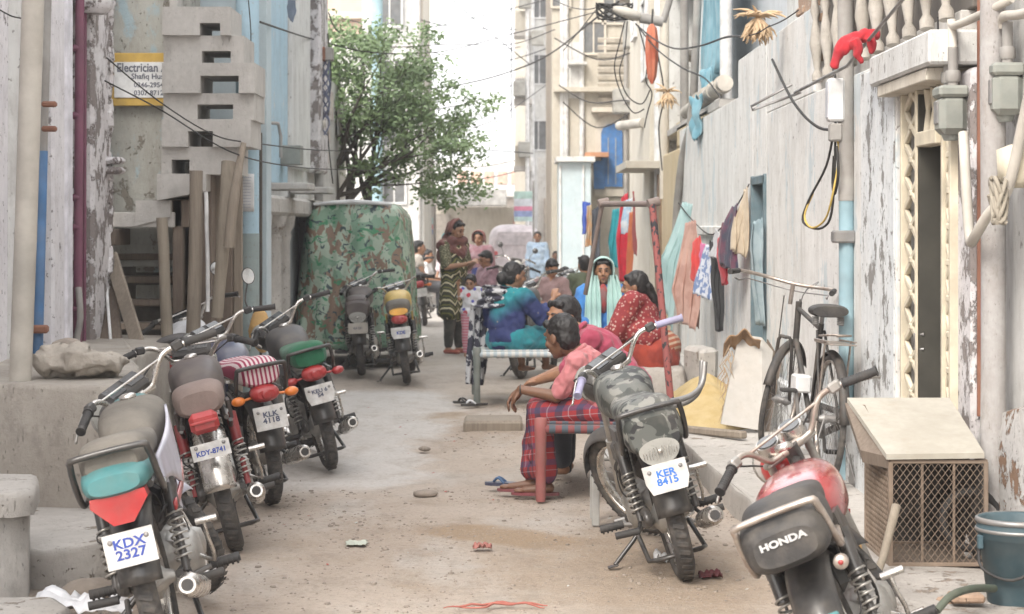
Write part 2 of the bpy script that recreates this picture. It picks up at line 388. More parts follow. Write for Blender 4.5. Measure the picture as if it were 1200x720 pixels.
# ---------------------------------------------------------------- materials of the walls
mp_white=plaster('weathered_white_plaster',(.71,.70,.68),(.78,.77,.75),(.42,.39,.36),peel=.64,streak=.5,stain=.4,c4=(.54,.59,.61),dirt=(.36,.33,.29),sc=1.1,bump=.8)
mp_whiter=plaster('peeling_lime_wash',(.68,.71,.73),(.76,.77,.77),(.27,.26,.25),peel=.545,streak=.3,sc=2.2,stain=.3,dirt=(.25,.24,.22),bump=.8)
mp_cream=plaster('cream_plaster',(.58,.53,.45),(.64,.60,.53),None,streak=.5,stain=.4,dirt=(.32,.28,.22))
mp_cream2=plaster('pale_cream_render',(.50,.46,.39),(.57,.54,.47),None,streak=.6,stain=.5,dirt=(.4,.36,.3))
mp_grey=plaster('damp_grey_plaster',(.36,.36,.33),(.44,.44,.41),(.22,.20,.17),peel=.56,streak=.5,stain=.5,c4=(.33,.42,.46),sc=1.3,bump=.7)
mp_conc=plaster('raw_concrete',(.45,.43,.405),(.54,.52,.49),None,streak=.3,stain=.5,dirt=(.22,.205,.19),sc=2.4,bump=.6)
mp_mud=plaster('cement_and_mud_render',(.34,.305,.265),(.42,.385,.34),None,streak=.3,stain=.55,sc=1.8,bump=.9,dirt=(.15,.13,.11))
mp_ledge=plaster('worn_cement_ledge',(.43,.405,.375),(.52,.49,.455),(.25,.21,.17),peel=.6,streak=.1,stain=.4,sc=2,bump=.9)
mp_lil=plaster('lilac_white_plaster',(.68,.66,.69),(.76,.74,.76),(.25,.23,.23),peel=.60,streak=.4,stain=.3,sc=1.6,bump=.6,dirt=(.3,.28,.27))
mp_rough=plaster('crumbling_plaster_edge',(.64,.61,.62),(.72,.70,.71),(.24,.21,.20),peel=.52,streak=.2,stain=.4,sc=3.2,bump=1)
mp_blue=plaster('faded_sky_blue_paint',(.36,.52,.62),(.42,.57,.66),(.55,.56,.56),peel=.60,streak=.35,stain=.25,sc=1.2,bump=.4,dirt=(.25,.28,.30))
mp_pblue=plaster('pale_blue_white_paint',(.44,.53,.57),(.52,.59,.62),None,streak=.25,stain=.15,dirt=(.4,.42,.42))
mp_pink=plaster('pale_pink_render',(.60,.44,.36),(.66,.51,.43),None,streak=.3,stain=.3,dirt=(.4,.33,.28))
mp_gyw=plaster('grey_white_render',(.58,.58,.57),(.66,.66,.64),(.38,.36,.34),peel=.62,streak=.55,stain=.4,sc=.8,dirt=(.3,.28,.26))
mp_yel=plaster('buff_yellow_plaster',(.55,.44,.27),(.61,.51,.34),None,streak=.35,stain=.3,dirt=(.35,.28,.2))
m_drk=paint('dark_interior',(.035,.032,.03),.9,dust=.3)
m_pvc=paint('grimy_cream_pipe',(.48,.45,.40),.6,dust=.7,dcol=(.27,.24,.21),sc=3)
m_pipeb=paint('blue_painted_pipe',(.06,.17,.36),.6,dust=.45,dcol=(.3,.3,.3),sc=4)
m_pipem=paint('maroon_painted_pipe',(.16,.05,.09),.6,dust=.5,dcol=(.25,.16,.17),sc=5)
m_pipelb=paint('light_blue_pipe',(.26,.40,.46),.6,dust=.5,dcol=(.3,.3,.29),sc=3)
m_piper=paint('rusty_pipe',(.22,.09,.055),.8,dust=.5,dcol=(.3,.2,.15))
m_pipeg=paint('grey_pipe',(.30,.29,.275),.6,dust=.6,dcol=(.2,.17,.15),sc=4)
m_wht=paint('white_painted_trim',(.62,.62,.62),.7,dust=.5,dcol=(.4,.38,.36))
m_dkwood=wood('dark_old_timber',(.13,.10,.08),(.20,.16,.125))
m_wood=wood('weathered_timber',(.20,.165,.13),(.30,.255,.205))
m_bamboo=wood('old_bamboo',(.22,.185,.145),(.31,.27,.215),2)
m_wire=paint('black_cable',(.012,.012,.013),.6,dust=.2)
m_meter=paint('grey_green_meter_casting',(.22,.235,.215),.6,dust=.6,dcol=(.33,.31,.27))
m_cream=paint('cream_grille_paint',(.60,.54,.42),.7,dust=.5,dcol=(.36,.31,.25),sc=5)
m_curt=fabric('faded_blue_curtain',(.12,.27,.34),(.20,.36,.43),sc=3)

# ---------------------------------------------------------------- right side
# raised pavement and the cage plinth
def prism(name,pts,z0,z1,mat,wobble=.012,bev=True,parent=None,n=8,seed=0):
    """slab with an uneven outline: subdivided edges, noisy sides and a rounded arris"""
    P=[]
    for i in range(len(pts)):
        a=V((*pts[i],0));c=V((*pts[(i+1)%len(pts)],0)); k=max(1,int((c-a).length/.12))
        for j in range(k): P.append(a+(c-a)*j/k)
    ctr=sum(P,V())/len(P); rings=[]
    for z,ins in((z0,0),(z0*.5+z1*.5,0),(z1-.03,.0),(z1-.008,.008),(z1,.03)):
        rings.append([V((p.x,p.y,z))+(ctr-p).normalized()*ins for p in P])
    b=MB(); b.rings(rings,False,True,True); b.wob(wobble,5,seed); return b.build(name,mat,parent,fix=True)
tag(prism('raised_pavement',[(1.02,26),(1.05,17.5),(1.12,13.3),(1.22,10.4),(1.40,9.25),(1.44,8.86),(2.2,8.86),(2.2,26)],-.1,.15,mp_ledge),kind='structure')
tag(prism('pavement_step',[(1.46,8.92),(1.47,8.0),(1.36,7.4),(1.22,6.3),(1.2,5),(2.2,5),(2.2,8.92)],-.1,.2,plaster('rubble_edge',(.36,.33,.30),(.43,.40,.37),(.27,.22,.18),peel=.56,streak=0,stain=.5,sc=3,bump=1),.03,seed=4),kind='structure')
HR=thing('plastered_house','long weathered white plaster house wall with carved door and balcony on the right','house',(1.9,9,0))
def loc(o,c): return (c[0]-o.location.x,c[1]-o.location.y,c[2]-o.location.z)
def hbox(root,name,x0,x1,y0,y1,z0,z1,mat,b=.006):
    return MB().box(loc(root,((x0+x1)/2,(y0+y1)/2,(z0+z1)/2)),(x1-x0,y1-y0,z1-z0),b).build(name,mat,root)
hbox(HR,'wall',2.05,2.6,2,9.0,-.2,7.5,mp_gyw)
hbox(HR,'pilaster',1.96,2.4,8.74,9.09,-.2,2.24,mp_rough,.02)
# plaster wall beyond the door, with the narrow blue door opening
mw=MB(); 
def wallrect(x,y0,y1,z0,z1,t=.4): mw.box(loc(HR,(x+t/2,(y0+y1)/2,(z0+z1)/2)),(t,y1-y0,z1-z0),.008)
wallrect(1.9,10.14,15.3,-.2,2.40); wallrect(1.902,12.9,15.3,2.401,2.95); wallrect(1.9,15.3,16.15,1.94,2.95); wallrect(1.9,16.15,17.2,-.2,2.95)
mw.build('wall',mp_white,HR)
hbox(HR,'wall',1.9,2.3,17.2,23.2,-.2,2.64,mp_white)
hbox(HR,'plaster_ledge',1.86,1.9,17.3,20.6,1.47,1.56,mp_white,.01)
hbox(HR,'wall_base',1.85,1.9,10.2,15.25,.1,.5,mp_whiter,.02)
hbox(HR,'peeling_patch',1.892,1.9,10.15,11.1,.1,2.38,mp_whiter,.004)
hbox(HR,'upper_wall',2.35,2.9,9,17.5,2.2,8,mp_gyw)
hbox(HR,'roof_slab',1.95,2.4,8.9,13.0,2.38,2.5,mp_conc)
# lintel and carved door
hbox(HR,'lintel',1.80,2.3,8.85,10.32,2.26,2.41,mp_gyw,.012)
hbox(HR,'lintel_under_board',1.82,2.3,9.0,10.2,2.2,2.257,mp_cream,.005)  # thin cream board right under the lintel
D=hbox(HR,'door',2.12,2.16,9.1,10.1,.1,2.2,m_dkwood)
def jali(y0,y1,z0,z1,x=1.93):
    b=MB(); yc=(y0+y1)/2; hw=(y1-y0)/2; 
    b.box(loc(HR,(x,y0+.018,(z0+z1)/2)),(.05,.036,z1-z0),.004); b.box(loc(HR,(x,y1-.018,(z0+z1)/2)),(.05,.036,z1-z0),.004)
    n=int((z1-z0)/.16); st=(z1-z0)/n; W_=hw-.03
    for i in range(n):
        zc=z0+st*(i+.5); k=st/2*.96
        pts=[(0,-k),(W_*.95,-.1*k),(W_*.95,.1*k),(0,k),(-W_*.95,.1*k),(-W_*.95,-.1*k)]
        for j in range(6):
            a=pts[j];c=pts[(j+1)%6]
            b.bar(loc(HR,(x,yc+a[0],zc+a[1])),loc(HR,(x,yc+c[0],zc+c[1])),.03,.022,.004,up=(1,0,0))
        b.box(loc(HR,(x,yc,zc+k)),(.035,.07,.035),.008)
    return b.build('carved_screen',m_cream,HR)
jali(9.66,10.06,.12,2.2); jali(9.0,9.2,.12,2.2,1.95)
hbox(HR,'door_post',1.9,1.912,9.64,9.665,.12,1.98,m_cream,.002); hbox(HR,'gloom_jamb',1.914,2.1,9.642,9.66,.12,2.18,paint('opening_gloom_jamb',(.045,.042,.034),.7,dust=0),.002); hbox(HR,'door_head',1.9,1.98,9.2,9.64,1.93,2.0,m_cream)  # near-black jamb colour paints the shade of the door opening
b=MB()
for y in (9.28,9.42,9.56): b.tube([loc(HR,(1.95,y,2.0)),loc(HR,(1.95,y+.03,2.1)),loc(HR,(1.95,y,2.2))],[.03,.012,.03],8)
b.build('transom_balusters',m_cream,HR)
hbox(HR,'door_leaf',2.06,2.1,9.25,9.62,.14,1.94,paint('opening_gloom_leaf',(.035,.032,.026),.7,dust=0),.004)  # leaf coloured near black to stand in for the unlit doorway
MB().tube([loc(HR,p) for p in((1.94,9.64,1.05),(1.9,9.66,1.05),(1.9,9.66,.98),(1.94,9.64,.98))],.008,6).build('door_latch',m_steel,HR)
# blue narrow door
m_gb=paint('grey_blue_door_paint',(.10,.16,.19),.7,dust=.6,dcol=(.25,.25,.24)); hbox(HR,'blue_door',1.99,2.03,15.3,16.15,.1,1.94,m_gb); 
b=MB()
for y in(15.3,16.15): b.box(loc(HR,(1.93,y+(.03 if y<15.5 else -.03),1.0)),(.1,.06,1.9),.004)
b.box(loc(HR,(1.93,15.72,1.91)),(.1,.85,.06),.004); b.build('blue_door_frame',m_gb,HR)
# balcony balusters
def baluster(y,x=1.9,z=2.46,h=.72,lean=.0):
    c=loc(HR,(x,y,z)); pr=[(.035,0),(.035,.04),(.018,.07),(.03,.16),(.042,.24),(.028,.34),(.016,.4),(.03,.46),(.02,.52),(.016,.62),(.035,.68),(.035,h)]
    b=MB().at(Matrix.Translation(c)@Matrix.Rotation(lean,4,'X')@Matrix.Translation(-V(c))); b.lathe(pr,c,'Z',10); b.build('baluster',m_balu,HR)
m_balu=plaster('dirty_white_baluster',(.36,.33,.29),(.46,.43,.39),None,streak=.4,stain=.5,sc=4,dirt=(.2,.18,.16))
for i in range(10): baluster(8.95+i*.42,lean=-.25)
hbox(HR,'balcony_rail',1.84,1.98,8.8,13.0,3.18,3.28,mp_conc)
hbox(HR,'balcony_gloom_sheet',1.98,2.02,8.8,13,2.5,3.3,paint('balcony_gloom',(.10,.09,.08),.9,dust=.4))  # dark sheet painting the shade seen between the balusters
# broken brick parapet
b=MB()
m_brick=plaster('old_brick',(.36,.24,.17),(.42,.30,.22),(.5,.46,.4),peel=.56,streak=.1,stain=.5,sc=3,bump=1)
rr=random.Random(5)
for r_ in range(9):
    for k in range(7):
        if rr.random()<.15+.03*r_: continue
        b.box(loc(HR,(1.98+rr.uniform(-.01,.01),12.92+k*.14+(r_%2)*.07-.0,2.5+r_*.062)),(.12,.13,.052),.006)
b.build('brick_infill',m_brick,HR)
hbox(HR,'brick_pier',1.94,2.1,13.0,13.9,2.951,3.6,m_brick,.02)

# pipes and meters on the near right wall
def pipe(name,label,pts,r,mat,cat='pipe',n=12,brk=None,group=None,sub=0):
    b=MB().tube(pts,r,n,sub=sub)
    if brk:
        for p in brk: b.ell(p,(r*1.35,r*1.35,r*.9))
    return tag(b.build(name,mat),label,cat,group)
pipe('drainpipe','rust red drainpipe running up beside the carved door',[(2.0,9.0-.28,.75),(2.0,8.72,1.4),(2.0,8.72,3.4)],.02,m_piper)
pipe('drainpipe','thin pale blue pipe beside the rust red drainpipe',[(2.02,8.62+.2,.75),(2.02,8.82,2.2)],.014,m_pipelb)
pipe('conduit','thick grey cement coated pipe standing in front of the right wall',[(1.955,8.33,.2),(1.96,8.33,1.2),(1.95,8.31,2.2),(1.96,8.33,3.4)],[.056,.05,.052,.05],plaster('cement_pipe',(.33,.31,.30),(.40,.39,.385),None,streak=.4,stain=.5,sc=4),n=16)
pipe('conduit','lilac grey pipe at the far side of the cement pipe',[(1.97,8.5,.3),(1.97,8.5,3.4)],.024,paint('lilac_grey_pipe',(.33,.32,.37),.6,dust=.4))
pipe('service_pole','grey and pale blue service pipe fixed to the white wall behind the bicycle',[(1.86,11.4,.15),(1.862,11.4,1.7)],.042,m_pipelb,'pipe',14)
pipe('service_pole','grey upper service pipe carrying the white switch box',[(1.862,11.4,1.7),(1.855,11.4,3.4)],.045,m_pipeg,'pipe',14)
MB().box((1.845,11.4,1.5),(.12,.14,.07),.01).build('pipe_clamp',m_steel)
tag(bpy.data.objects['pipe_clamp'],'steel clamp round the blue pipe above the bicycle saddle','clamp')
def meter(x,y,z,label,mat=m_meter):
    t=thing('gas_meter',label,'meter',(x,y,z),0,'gas meters on the right wall')
    b=MB(); b.box((0,0,-.09),(.12,.15,.17),.025); b.box((0,0,.01),(.13,.17,.05),.012); b.lathe([(.03,-.2),(.04,-.18),(.04,-.16)],(0,0,0),'Z',14); b.build('meter_body',mat,t)
    b=MB(); b.box((-.062,-.0,-.08),(.012,.07,.10),.004); b.build('meter_front',m_steel,t)
    b=MB(); b.cyl((0,.045,.03),(0,.045,.2),.022); b.cyl((0,-.045,.03),(0,-.045,.2),.022)
    for s_ in(-1,1): b.lathe([(.03,.05),(.034,.06),(.034,.09),(.03,.1)],(0,s_*.045,0),'Z',6)
    b.build('meter_unions',m_pipeg,t); return t
meter(1.90,8.87,2.13,'grey green gas meter on the wall beside the carved door',); meter(1.99,8.27,2.18,'grey green gas meter nearest the right edge, above the cement pipe')
pipe('gas_pipe','white bent gas pipe crossing above the two meters',[(1.90,8.82,2.32),(1.90,8.85,2.45),(1.9,8.8,2.42),(1.93,8.35,2.43),(2.0,8.2,2.47)],.018,m_pvc,sub=3)
pipe('gas_pipe','grimy pipe leaving the right edge above the nearest meter',[(1.98,8.25,2.36),(1.97,8.2,2.4),(1.98,7.9,2.38),(2.0,7.4,2.4)],.02,m_pvc,sub=3)
pipe('gas_pipe','thick brown grey pipe rising beside the first meter',[(2.0,8.58,1.9),(2.0,8.58,3.4)],.028,paint('brown_grey_pipe',(.2,.16,.14),.7,dust=.5))
pipe('flexible_hose','fat grimy white hose curving round the cement pipe into the rope knot',[(1.90,8.62,1.95),(1.88,8.45,1.62),(1.87,8.35,1.5),(1.86,8.22,1.52),(1.88,8.1,1.6),(1.93,7.98,1.7),(1.97,7.9,1.95),(1.99,7.85,2.1)],.022,m_pvc,'hose',sub=4)
b=MB()
for k in range(7):
    a=k*.9; b.tube([(1.9+.03*sin(a+j*1.3),8.0+.09*cos(j*1.1+a),1.66+.09*sin(j*1.1+a*1.7)) for j in range(7)],.009,6,sub=3)
tag(b.build('rope_knot',paint('old_rope',(.3,.27,.22),.9,dust=.5)),'tangled knot of old rope and hose at the right edge','rope')
t=tag(MB().loft([(1.71,1.99,8.05,.03,.03),(1.73,1.99,8.05,.075,.09),(1.86,1.99,8.05,.08,.1),(1.88,1.99,8.05,.03,.05)],18,2.6,axis='Z').build('plastic_jug',m_cream),'cream plastic jug hung on the wall at the right edge','jug')
# switch box and cable loops
t=thing('switch_box','white electric switch box on the grey service pipe','switch box',(1.80,11.4,2.2))
MB().box((0,0,.06),(.09,.11,.24),.012).build('box_body',m_wht,t); MB().box((-.047,0,.06),(.006,.08,.2),.002).build('box_cover',paint('box_grey',(.45,.46,.5),.5),t)
MB().box((0,0,-.12),(.07,.09,.10),.01).build('cable_tray',m_pipeg,t)
for i,(lab,mt,pts,r) in enumerate([
 ('yellow cable loop hanging from the white switch box',paint('yellow_cable',(.5,.35,.08),.6,dust=.2),[(1.8,11.38,2.08),(1.82,11.4,1.95),(1.78,11.35,1.75),(1.76,11.5,1.6),(1.72,11.75,1.55),(1.70,11.9,1.62),(1.75,11.9,1.75)],.006),
 ('long black cable loop hanging left of the service pipe',m_wire,[(1.8,11.45,2.1),(1.78,11.6,1.9),(1.72,11.9,1.7),(1.70,11.95,1.58),(1.76,11.6,1.55),(1.8,11.48,1.7),(1.81,11.45,2.3),(1.82,11.6,2.45)],.007),
 ('short black cable coil under the switch box',m_wire,[(1.8,11.35,2.0),(1.8,11.3,1.85),(1.8,11.42,1.74),(1.8,11.5,1.8),(1.8,11.45,1.95)],.008)]):
    pipe('cable',lab,pts,r,mt,'cable',6,sub=5,group='cables on the service pipe')
# iron rods with the red cloth
pipe('iron_rod','long rusty iron rod poking out below the balusters holding the red cloth',[(1.74,12.6,2.38),(1.80,11.0,2.42),(1.83,9.6,2.62),(1.84,8.9,2.80)],.010,m_steel,'rod',6)
pipe('iron_rod','rusty iron rod end sticking out of the broken parapet',[(1.9,13.9,2.52),(1.62,13.9,2.37),(1.64,13.95,2.35),(1.86,13.2,2.42)],.009,m_steel,'rod',6)

# upper storeys beyond the plaster wall
HU=thing('upper_house','pale blue grey upper house with faded curtains above the long white wall','house',(2.4,24,0))
hbox(HU,'wall',2.5,3.2,17,30,2.2,9,plaster('pale_blue_grey_render',(.52,.55,.58),(.60,.62,.64),None,streak=.4,stain=.3,dirt=(.38,.38,.38)))
hbox(HU,'wall',2.15,2.5,23.2,26.8,-.2,2.9,mp_yel); hbox(HU,'buff_pier',1.9,2.16,23.3,26,-.2,2.45,mp_yel,.02)
hbox(HU,'buff_parapet',1.95,2.3,20.5,24.2,2.5,2.72,mp_yel)
hbox(HU,'balcony_slab',1.95,2.5,19.3,27,2.68,2.76,mp_conc)
for k,(y,lab) in enumerate(((20.2,0),(23.8,0))): pass
b=MB(); b.cyl(loc(HU,(2.0,19.2,2.9)),loc(HU,(2.0,23.5,2.86)),.075,n=18)
for y in(19.4,20.2,21,21.8): b.cyl(loc(HU,(2.0,y,2.9)),loc(HU,(2.0,y+.06,2.9)),.09,n=18)
b.build('fat_sewer_pipe',m_pvc,HU)
for x_,y_,r_,m_ in((2.02,24.0,.05,m_pipeg),(2.08,22.5,.05,m_wht),(2.12,20.3,.06,m_wht),(1.92,25.8,.06,mp_cream),(1.98,27.5,.07,m_wht)):
    MB().cyl(loc(HU,(x_,y_,1.9 if m_ is not m_pipeg else .1)),loc(HU,(x_,y_,7)),r_,n=14).build('downpipe',m_,HU)
tag(MB().tube([(1.84,23.0,.15),(1.84,23,1.5),(1.88,22.6,2.3),(1.97,22.2,3),(2.05,21.9,6)],.045,12,sub=3).build('drainpipe',m_pipeg),'tall dark grey pipe running past the curtains at the end of the white wall','pipe')
def curtain(name,label,x,y0,y1,z0,z1,mat,n=7,amp=.04,cat='curtain',grp=None):
    def fn(u,v): 
        y=y0+(y1-y0)*u; return V((x+amp*sin(u*n*2*pi+.6*sin(v*3))+.02*sin(v*9+u*5), y+.05*v*sin(u*9), z1+(z0-z1)*v+.03*sin(u*17)))
    return tag(MB().sheet(fn,60,14).build(name,mat,thick=.006),label,cat,grp)
curtain('curtain','wide faded blue curtain hanging from the upper balcony',2.12,20.7,23.4,3.1,5.2,m_curt)
curtain('curtain','narrow torn end of blue cloth below the wide curtain',2.05,21.3,21.9,2.5,3.2,m_curt,3,.03)

# far right buildings
def facade(root,name,x0,x1,y0,y1,z1,mat,z0=-.2,b=.01): return hbox(root,name,x0,x1,y0,y1,z0,z1,mat,b)
def window(root,cx,cz,w,h,y,axis='Y',fr=m_wht,pane=m_drk,side=None,bars=1,dep=.05):
    """a window on a wall facing -Y (axis Y) or facing the alley (axis X): frame with pane child"""
    b=MB(); q=(lambda a,d,z: loc(root,(a,y+d,z))) if axis=='Y' else (lambda a,d,z: loc(root,(y+d*side,a,z)))
    sz=(lambda a,d,z:(a,d,z)) if axis=='Y' else (lambda a,d,z:(d,a,z))
    t=.05
    for s_ in(-1,1): b.box(q(cx+s_*w/2,-dep/2,cz),sz(t,dep,h+t),.004); b.box(q(cx,-dep/2,cz+s_*h/2),sz(w-t,dep,t),.004)
    for k in range(bars): b.box(q(cx-w/2+(k+1)*w/(bars+1),-dep*.35,cz),sz(.03,dep*.5,h-t),.002)
    f=b.build('window',fr,root)
    MB().box(q(cx,-.008,cz),sz(w-.05,.012,h-.05)).build('pane',pane,f); return f
m_pane=paint('dusty_window_pane',(.12,.13,.14),.3,dust=.5); m_shut=paint('faded_shutter',(.40,.36,.32),.7,dust=.4)
m_bwin=paint('bright_blue_shutter',(.03,.16,.42),.5,dust=.4)
H1=thing('white_house','white house with a brown doorway behind the hanging orange clothes','house',(2.0,30,0))
facade(H1,'wall',1.9,3.5,28.3,33,6.5,mp_cream2); hbox(H1,'wall',2.0,3.5,26.8,28.3,-.2,6.5,mp_gyw)
MB().box(loc(H1,(1.97,27.4,1.2)),(.06,.9,2.1),.01).build('doorway',paint('brown_door',(.22,.14,.08),.7,dust=.4),H1)
hbox(H1,'canopy_slab',1.5,2.1,27,29.5,2.32,2.42,mp_cream2); MB().cyl(loc(H1,(1.9,29.5,3.05)),loc(H1,(1.6,30.5,3.05)),.07,n=16).build('fat_pipe',m_pvc,H1)
H2=thing('beige_house','tall beige house with slatted window and blue arched shutter on the right','house',(1.6,45,0))
facade(H2,'wall',.86,3.5,44,52,12,mp_cream2)
facade(H2,'wall',2.45,3.5,33.01,43.9,10,mp_cream2)
for x_ in(1.08,1.16,1.5): MB().cyl(loc(H2,(x_,43.93,-.1)),loc(H2,(x_,43.93,11)),.055,n=12).build('downpipe',m_wht,H2)
hbox(H2,'cross_beam',.9,2.65,43.6,43.99,4.42,4.52,mp_cream2)
b=MB()
for k in range(11): b.box(loc(H2,(2.25,43.96,3.95+k*.16-.0)),(.82,.05,.10),.005,rot=Matrix.Rotation(.4,3,'X'))
b.build('slatted_window',paint('cream_slats',(.50,.46,.40),.7,dust=.4),H2)
def arch(root,cx,z0,w,h,y,mat,name):
    pts=[(cx-w/2,z0)]+[(cx-w/2*cos(pi*k/12),z0+h-w/2+w/2*sin(pi*k/12)) for k in range(13)]+[(cx+w/2,z0)]
    return MB().poly([loc(root,(x,y,z)) for x,z in pts],(0,.1,0)).build(name,mat,root,fix=True)
arch(H2,2.14,2.2,.72,1.75,43.92,mp_cream,'arch_surround'); a_=arch(H2,2.14,2.4,.46,1.35,43.86,m_bwin,'blue_arched_shutter')
for dx in(-.08,.08): MB().box(loc(H2,(2.14+dx,43.85,2.95)),(.02,.02,1.0)).build('shutter_bar',paint('shutter_bar_grey',(.3,.33,.36),.6),a_)
hbox(H2,'blue_panel',1.75,1.98,43.8,43.95,2.35,2.95,m_bwin)
hbox(H2,'arch_hood',1.7,2.6,43.5,43.98,3.98,4.08,mp_cream)
hbox(H2,'cill',1.55,2.05,43.3,43.98,3.02,3.12,paint('terracotta_cill',(.45,.22,.12),.8))
for x_,w_ in((1.15,.2),(1.33,.22)): MB().box(loc(H2,(x_+.05,43.96,4.9)),(w_,.06,1.2),.01).build('wall_panel',mp_gyw,H2)
for k in range(6): hbox(H2,'window_hood',1.2,1.6,43.6,43.98,5.0+k*.9-.0,5.06+k*.9,mp_gyw) if k%2==0 else None
BT=thing('blue_white_booth','pale blue white walled booth standing out into the alley on the right','booth',(1.27,42.5,0))
facade(BT,'wall',.96,1.62,42,43.5,2.87,mp_pblue); hbox(BT,'roof_slab',.9,1.7,41.8,43.6,2.872,2.98,mp_gyw)
for x_ in(.985,1.46): MB().box(loc(BT,(x_,41.98,1.4)),(.04,.04,2.8),.004).build('corner_strip',m_wht,BT)
H3=thing('narrow_white_tower','narrow white house with jutting balconies at the far right end','house',(.9,62,0))
facade(H3,'wall',.52,3,62,66,15,mp_gyw); facade(H3,'wall',.1,1.0,70,76,16,mp_cream2)
for k in range(6):
    hbox(H3,'balcony_slab',.05,.6,60.8,62,3.2+k*2.0,3.34+k*2.0,mp_conc); 
    hbox(H3,'balcony_wall',.08,.55,60.82,60.95,3.34+k*2.0,3.95+k*2.0,mp_gyw if k%2 else mp_cream2)
    window(H3,.8+.02*k,4.3+k*2,.5,.9,62,pane=m_pane)
    window(H3,1.6,4.1+k*2,.6,1.0,62,pane=m_pane)
for x_ in(.45,.62,1.15): MB().cyl(loc(H3,(x_,60.7 if x_<.5 else 61.9,-.1)),loc(H3,(x_,60.7 if x_<.5 else 61.9,13)),.06,n=10).build('downpipe',m_wht,H3)
hbox(H3,'lower_wall',.7,1.5,55,56,-.2,3.4,mp_gyw); hbox(H3,'dark_shutter',.85,1.05,54.9,55.0,.4,2.3,m_shut)
HE=thing('boundary_building','low beige building with grey awning closing the far end of the alley','building',(-1.5,76,0))
facade(HE,'wall',-6,.9,76,80,2.25,mp_cream); hbox(HE,'awning',-2.7,-.2,74.6,76.2,2.3,2.9,paint('pale_grey_sheeting',(.52,.52,.52),.6,dust=.3),.02)
hbox(HE,'pink_door',.05,.5,75.9,76,0,1.9,paint('salmon_door',(.55,.26,.2),.7)); hbox(HE,'dark_gate',-2.9,-2.3,75.9,76,0,2,m_shut)
HF=thing('pink_windowed_building','white building with salmon window panels seen over the far awning','building',(0,95,0))
facade(HF,'wall',-5,2,95,100,4.6,mp_gyw)
for k in range(7): 
    f=MB().box(loc(HF,(-2.3+k*.62,94.96,3.8)),(.44,.08,.6),.02).build('window_panel',paint('salmon_panel',(.58,.36,.28),.7) if k==0 else bpy.data.materials['salmon_panel'],HF)
hbox(HF,'shade_ledge',-4,2,94.2,95,2.9,3.1,mp_conc); hbox(HF,'dark_band',-4,2,94.9,95,2.3,2.85,m_shut)
# end signs
def sign(name,label,cx,cz,w,h,y,bands,post=True,t=.04,cat='sign'):
    s_=thing(name,label,cat,(cx,y,cz)); z=h/2
    n=len(bands); 
    for i,(fr,m_) in enumerate(bands):
        hh=h*fr; MB().box((0,0,z-hh/2),(w,t,hh-.002),.003).build('panel' ,m_,s_); z-=hh
    if post: MB().cyl((w/2+.04,.05,-cz),(w/2+.04,.05,h/2+.3),.03).build('post',m_pipeg,s_)
    return s_
pm=lambda nm,c: paint(nm,c,.5,dust=.2)
sg=sign('shop_sign','hanging shop sign with pale green, pink and blue bands at the far end',WX(613,58),WZ(242,58),.52,.85,58,[(.25,pm('sign_green',(.40,.58,.54))),(.25,pm('sign_pale',(.58,.62,.68))),(.15,pm('sign_pink',(.62,.22,.34))),(.2,pm('sign_blue',(.25,.32,.55))),(.15,pm('sign_mint',(.45,.62,.62)))])
sign('shop_sign','small blue green and red shop sign at the far left',WX(498,48),WZ(265,48),.38,.40,48,[(.4,pm('sign_teal',(.30,.5,.5))),(.3,pm('sign_red',(.5,.12,.14))),(.3,pm('sign_navy',(.14,.2,.38)))])

# clutter on the far facades: windows, hoods, cooler boxes, pipes
for i,(x,z,w_,h_) in enumerate([(1.05,6.6,.4,.7),(1.75,5.6,.5,.7),(2.2,6.3,.5,.8)]): window(H2,x,z,w_,h_,43.98,fr=mp_cream,pane=m_pane)
for i,(y,z) in enumerate([(36,4.6),(39,3.2),(41,5.4),(34.5,6.0)]): window(H2,y,z,1.0,1.1,2.45,axis='X',side=1,fr=m_wht,pane=m_pane); hbox(H2,'window_hood',2.15,2.45,y-.7,y+.7,z+.7,z+.78,mp_conc)
m_cool=paint('cooler_box_grey',(.33,.33,.31),.6,dust=.5)
for i,(y,z) in enumerate([(35,3.6),(38.2,4.9),(42.3,3.9)]): hbox(H2,'cooler_box',2.1,2.45,y,y+.6,z,z+.5,m_cool,.02)
for y in(33.4,35.8,40.2,42.8): MB().cyl(loc(H2,(2.38,y,-.1)),loc(H2,(2.38,y,9)),.05,n=10).build('downpipe',m_pvc if y<36 else m_pipeg,H2)
for i,(y,z) in enumerate([(29,4.2),(31.5,5.0)]): window(H1,y,z,.9,1.1,1.9,axis='X',side=1,fr=m_wht,pane=m_pane)
for i,(z,x) in enumerate([(3.6,.3),(5.4,.15),(8.0,.32),(6.9,.7)]): hbox(H3,'cooler_box',x-.12,x+.25,60.5,60.8,z,z+.45,m_cool,.02)
for k in range(7): hbox(H3,'balcony_post',.1+.07*k,.12+.07*k,60.78,60.8,5.3,6.0,m_shut,.002)
m_mold=paint('soot_streak_slab',(.2,.19,.17),.9,dust=.5)
for y,z in((24.5,3.6),(26.2,4.6),(20.4,5.3)): hbox(HU,'window_hood',2.1,2.5,y,y+1,z,z+.07,m_mold); window(HU,y+.5,z-.6,.7,.9,2.5,axis='X',side=1,fr=m_wht,pane=m_pane)
# ---------------------------------------------------------------- left side
def add_label(o,l,c,g=None): return tag(o,l,c,g)
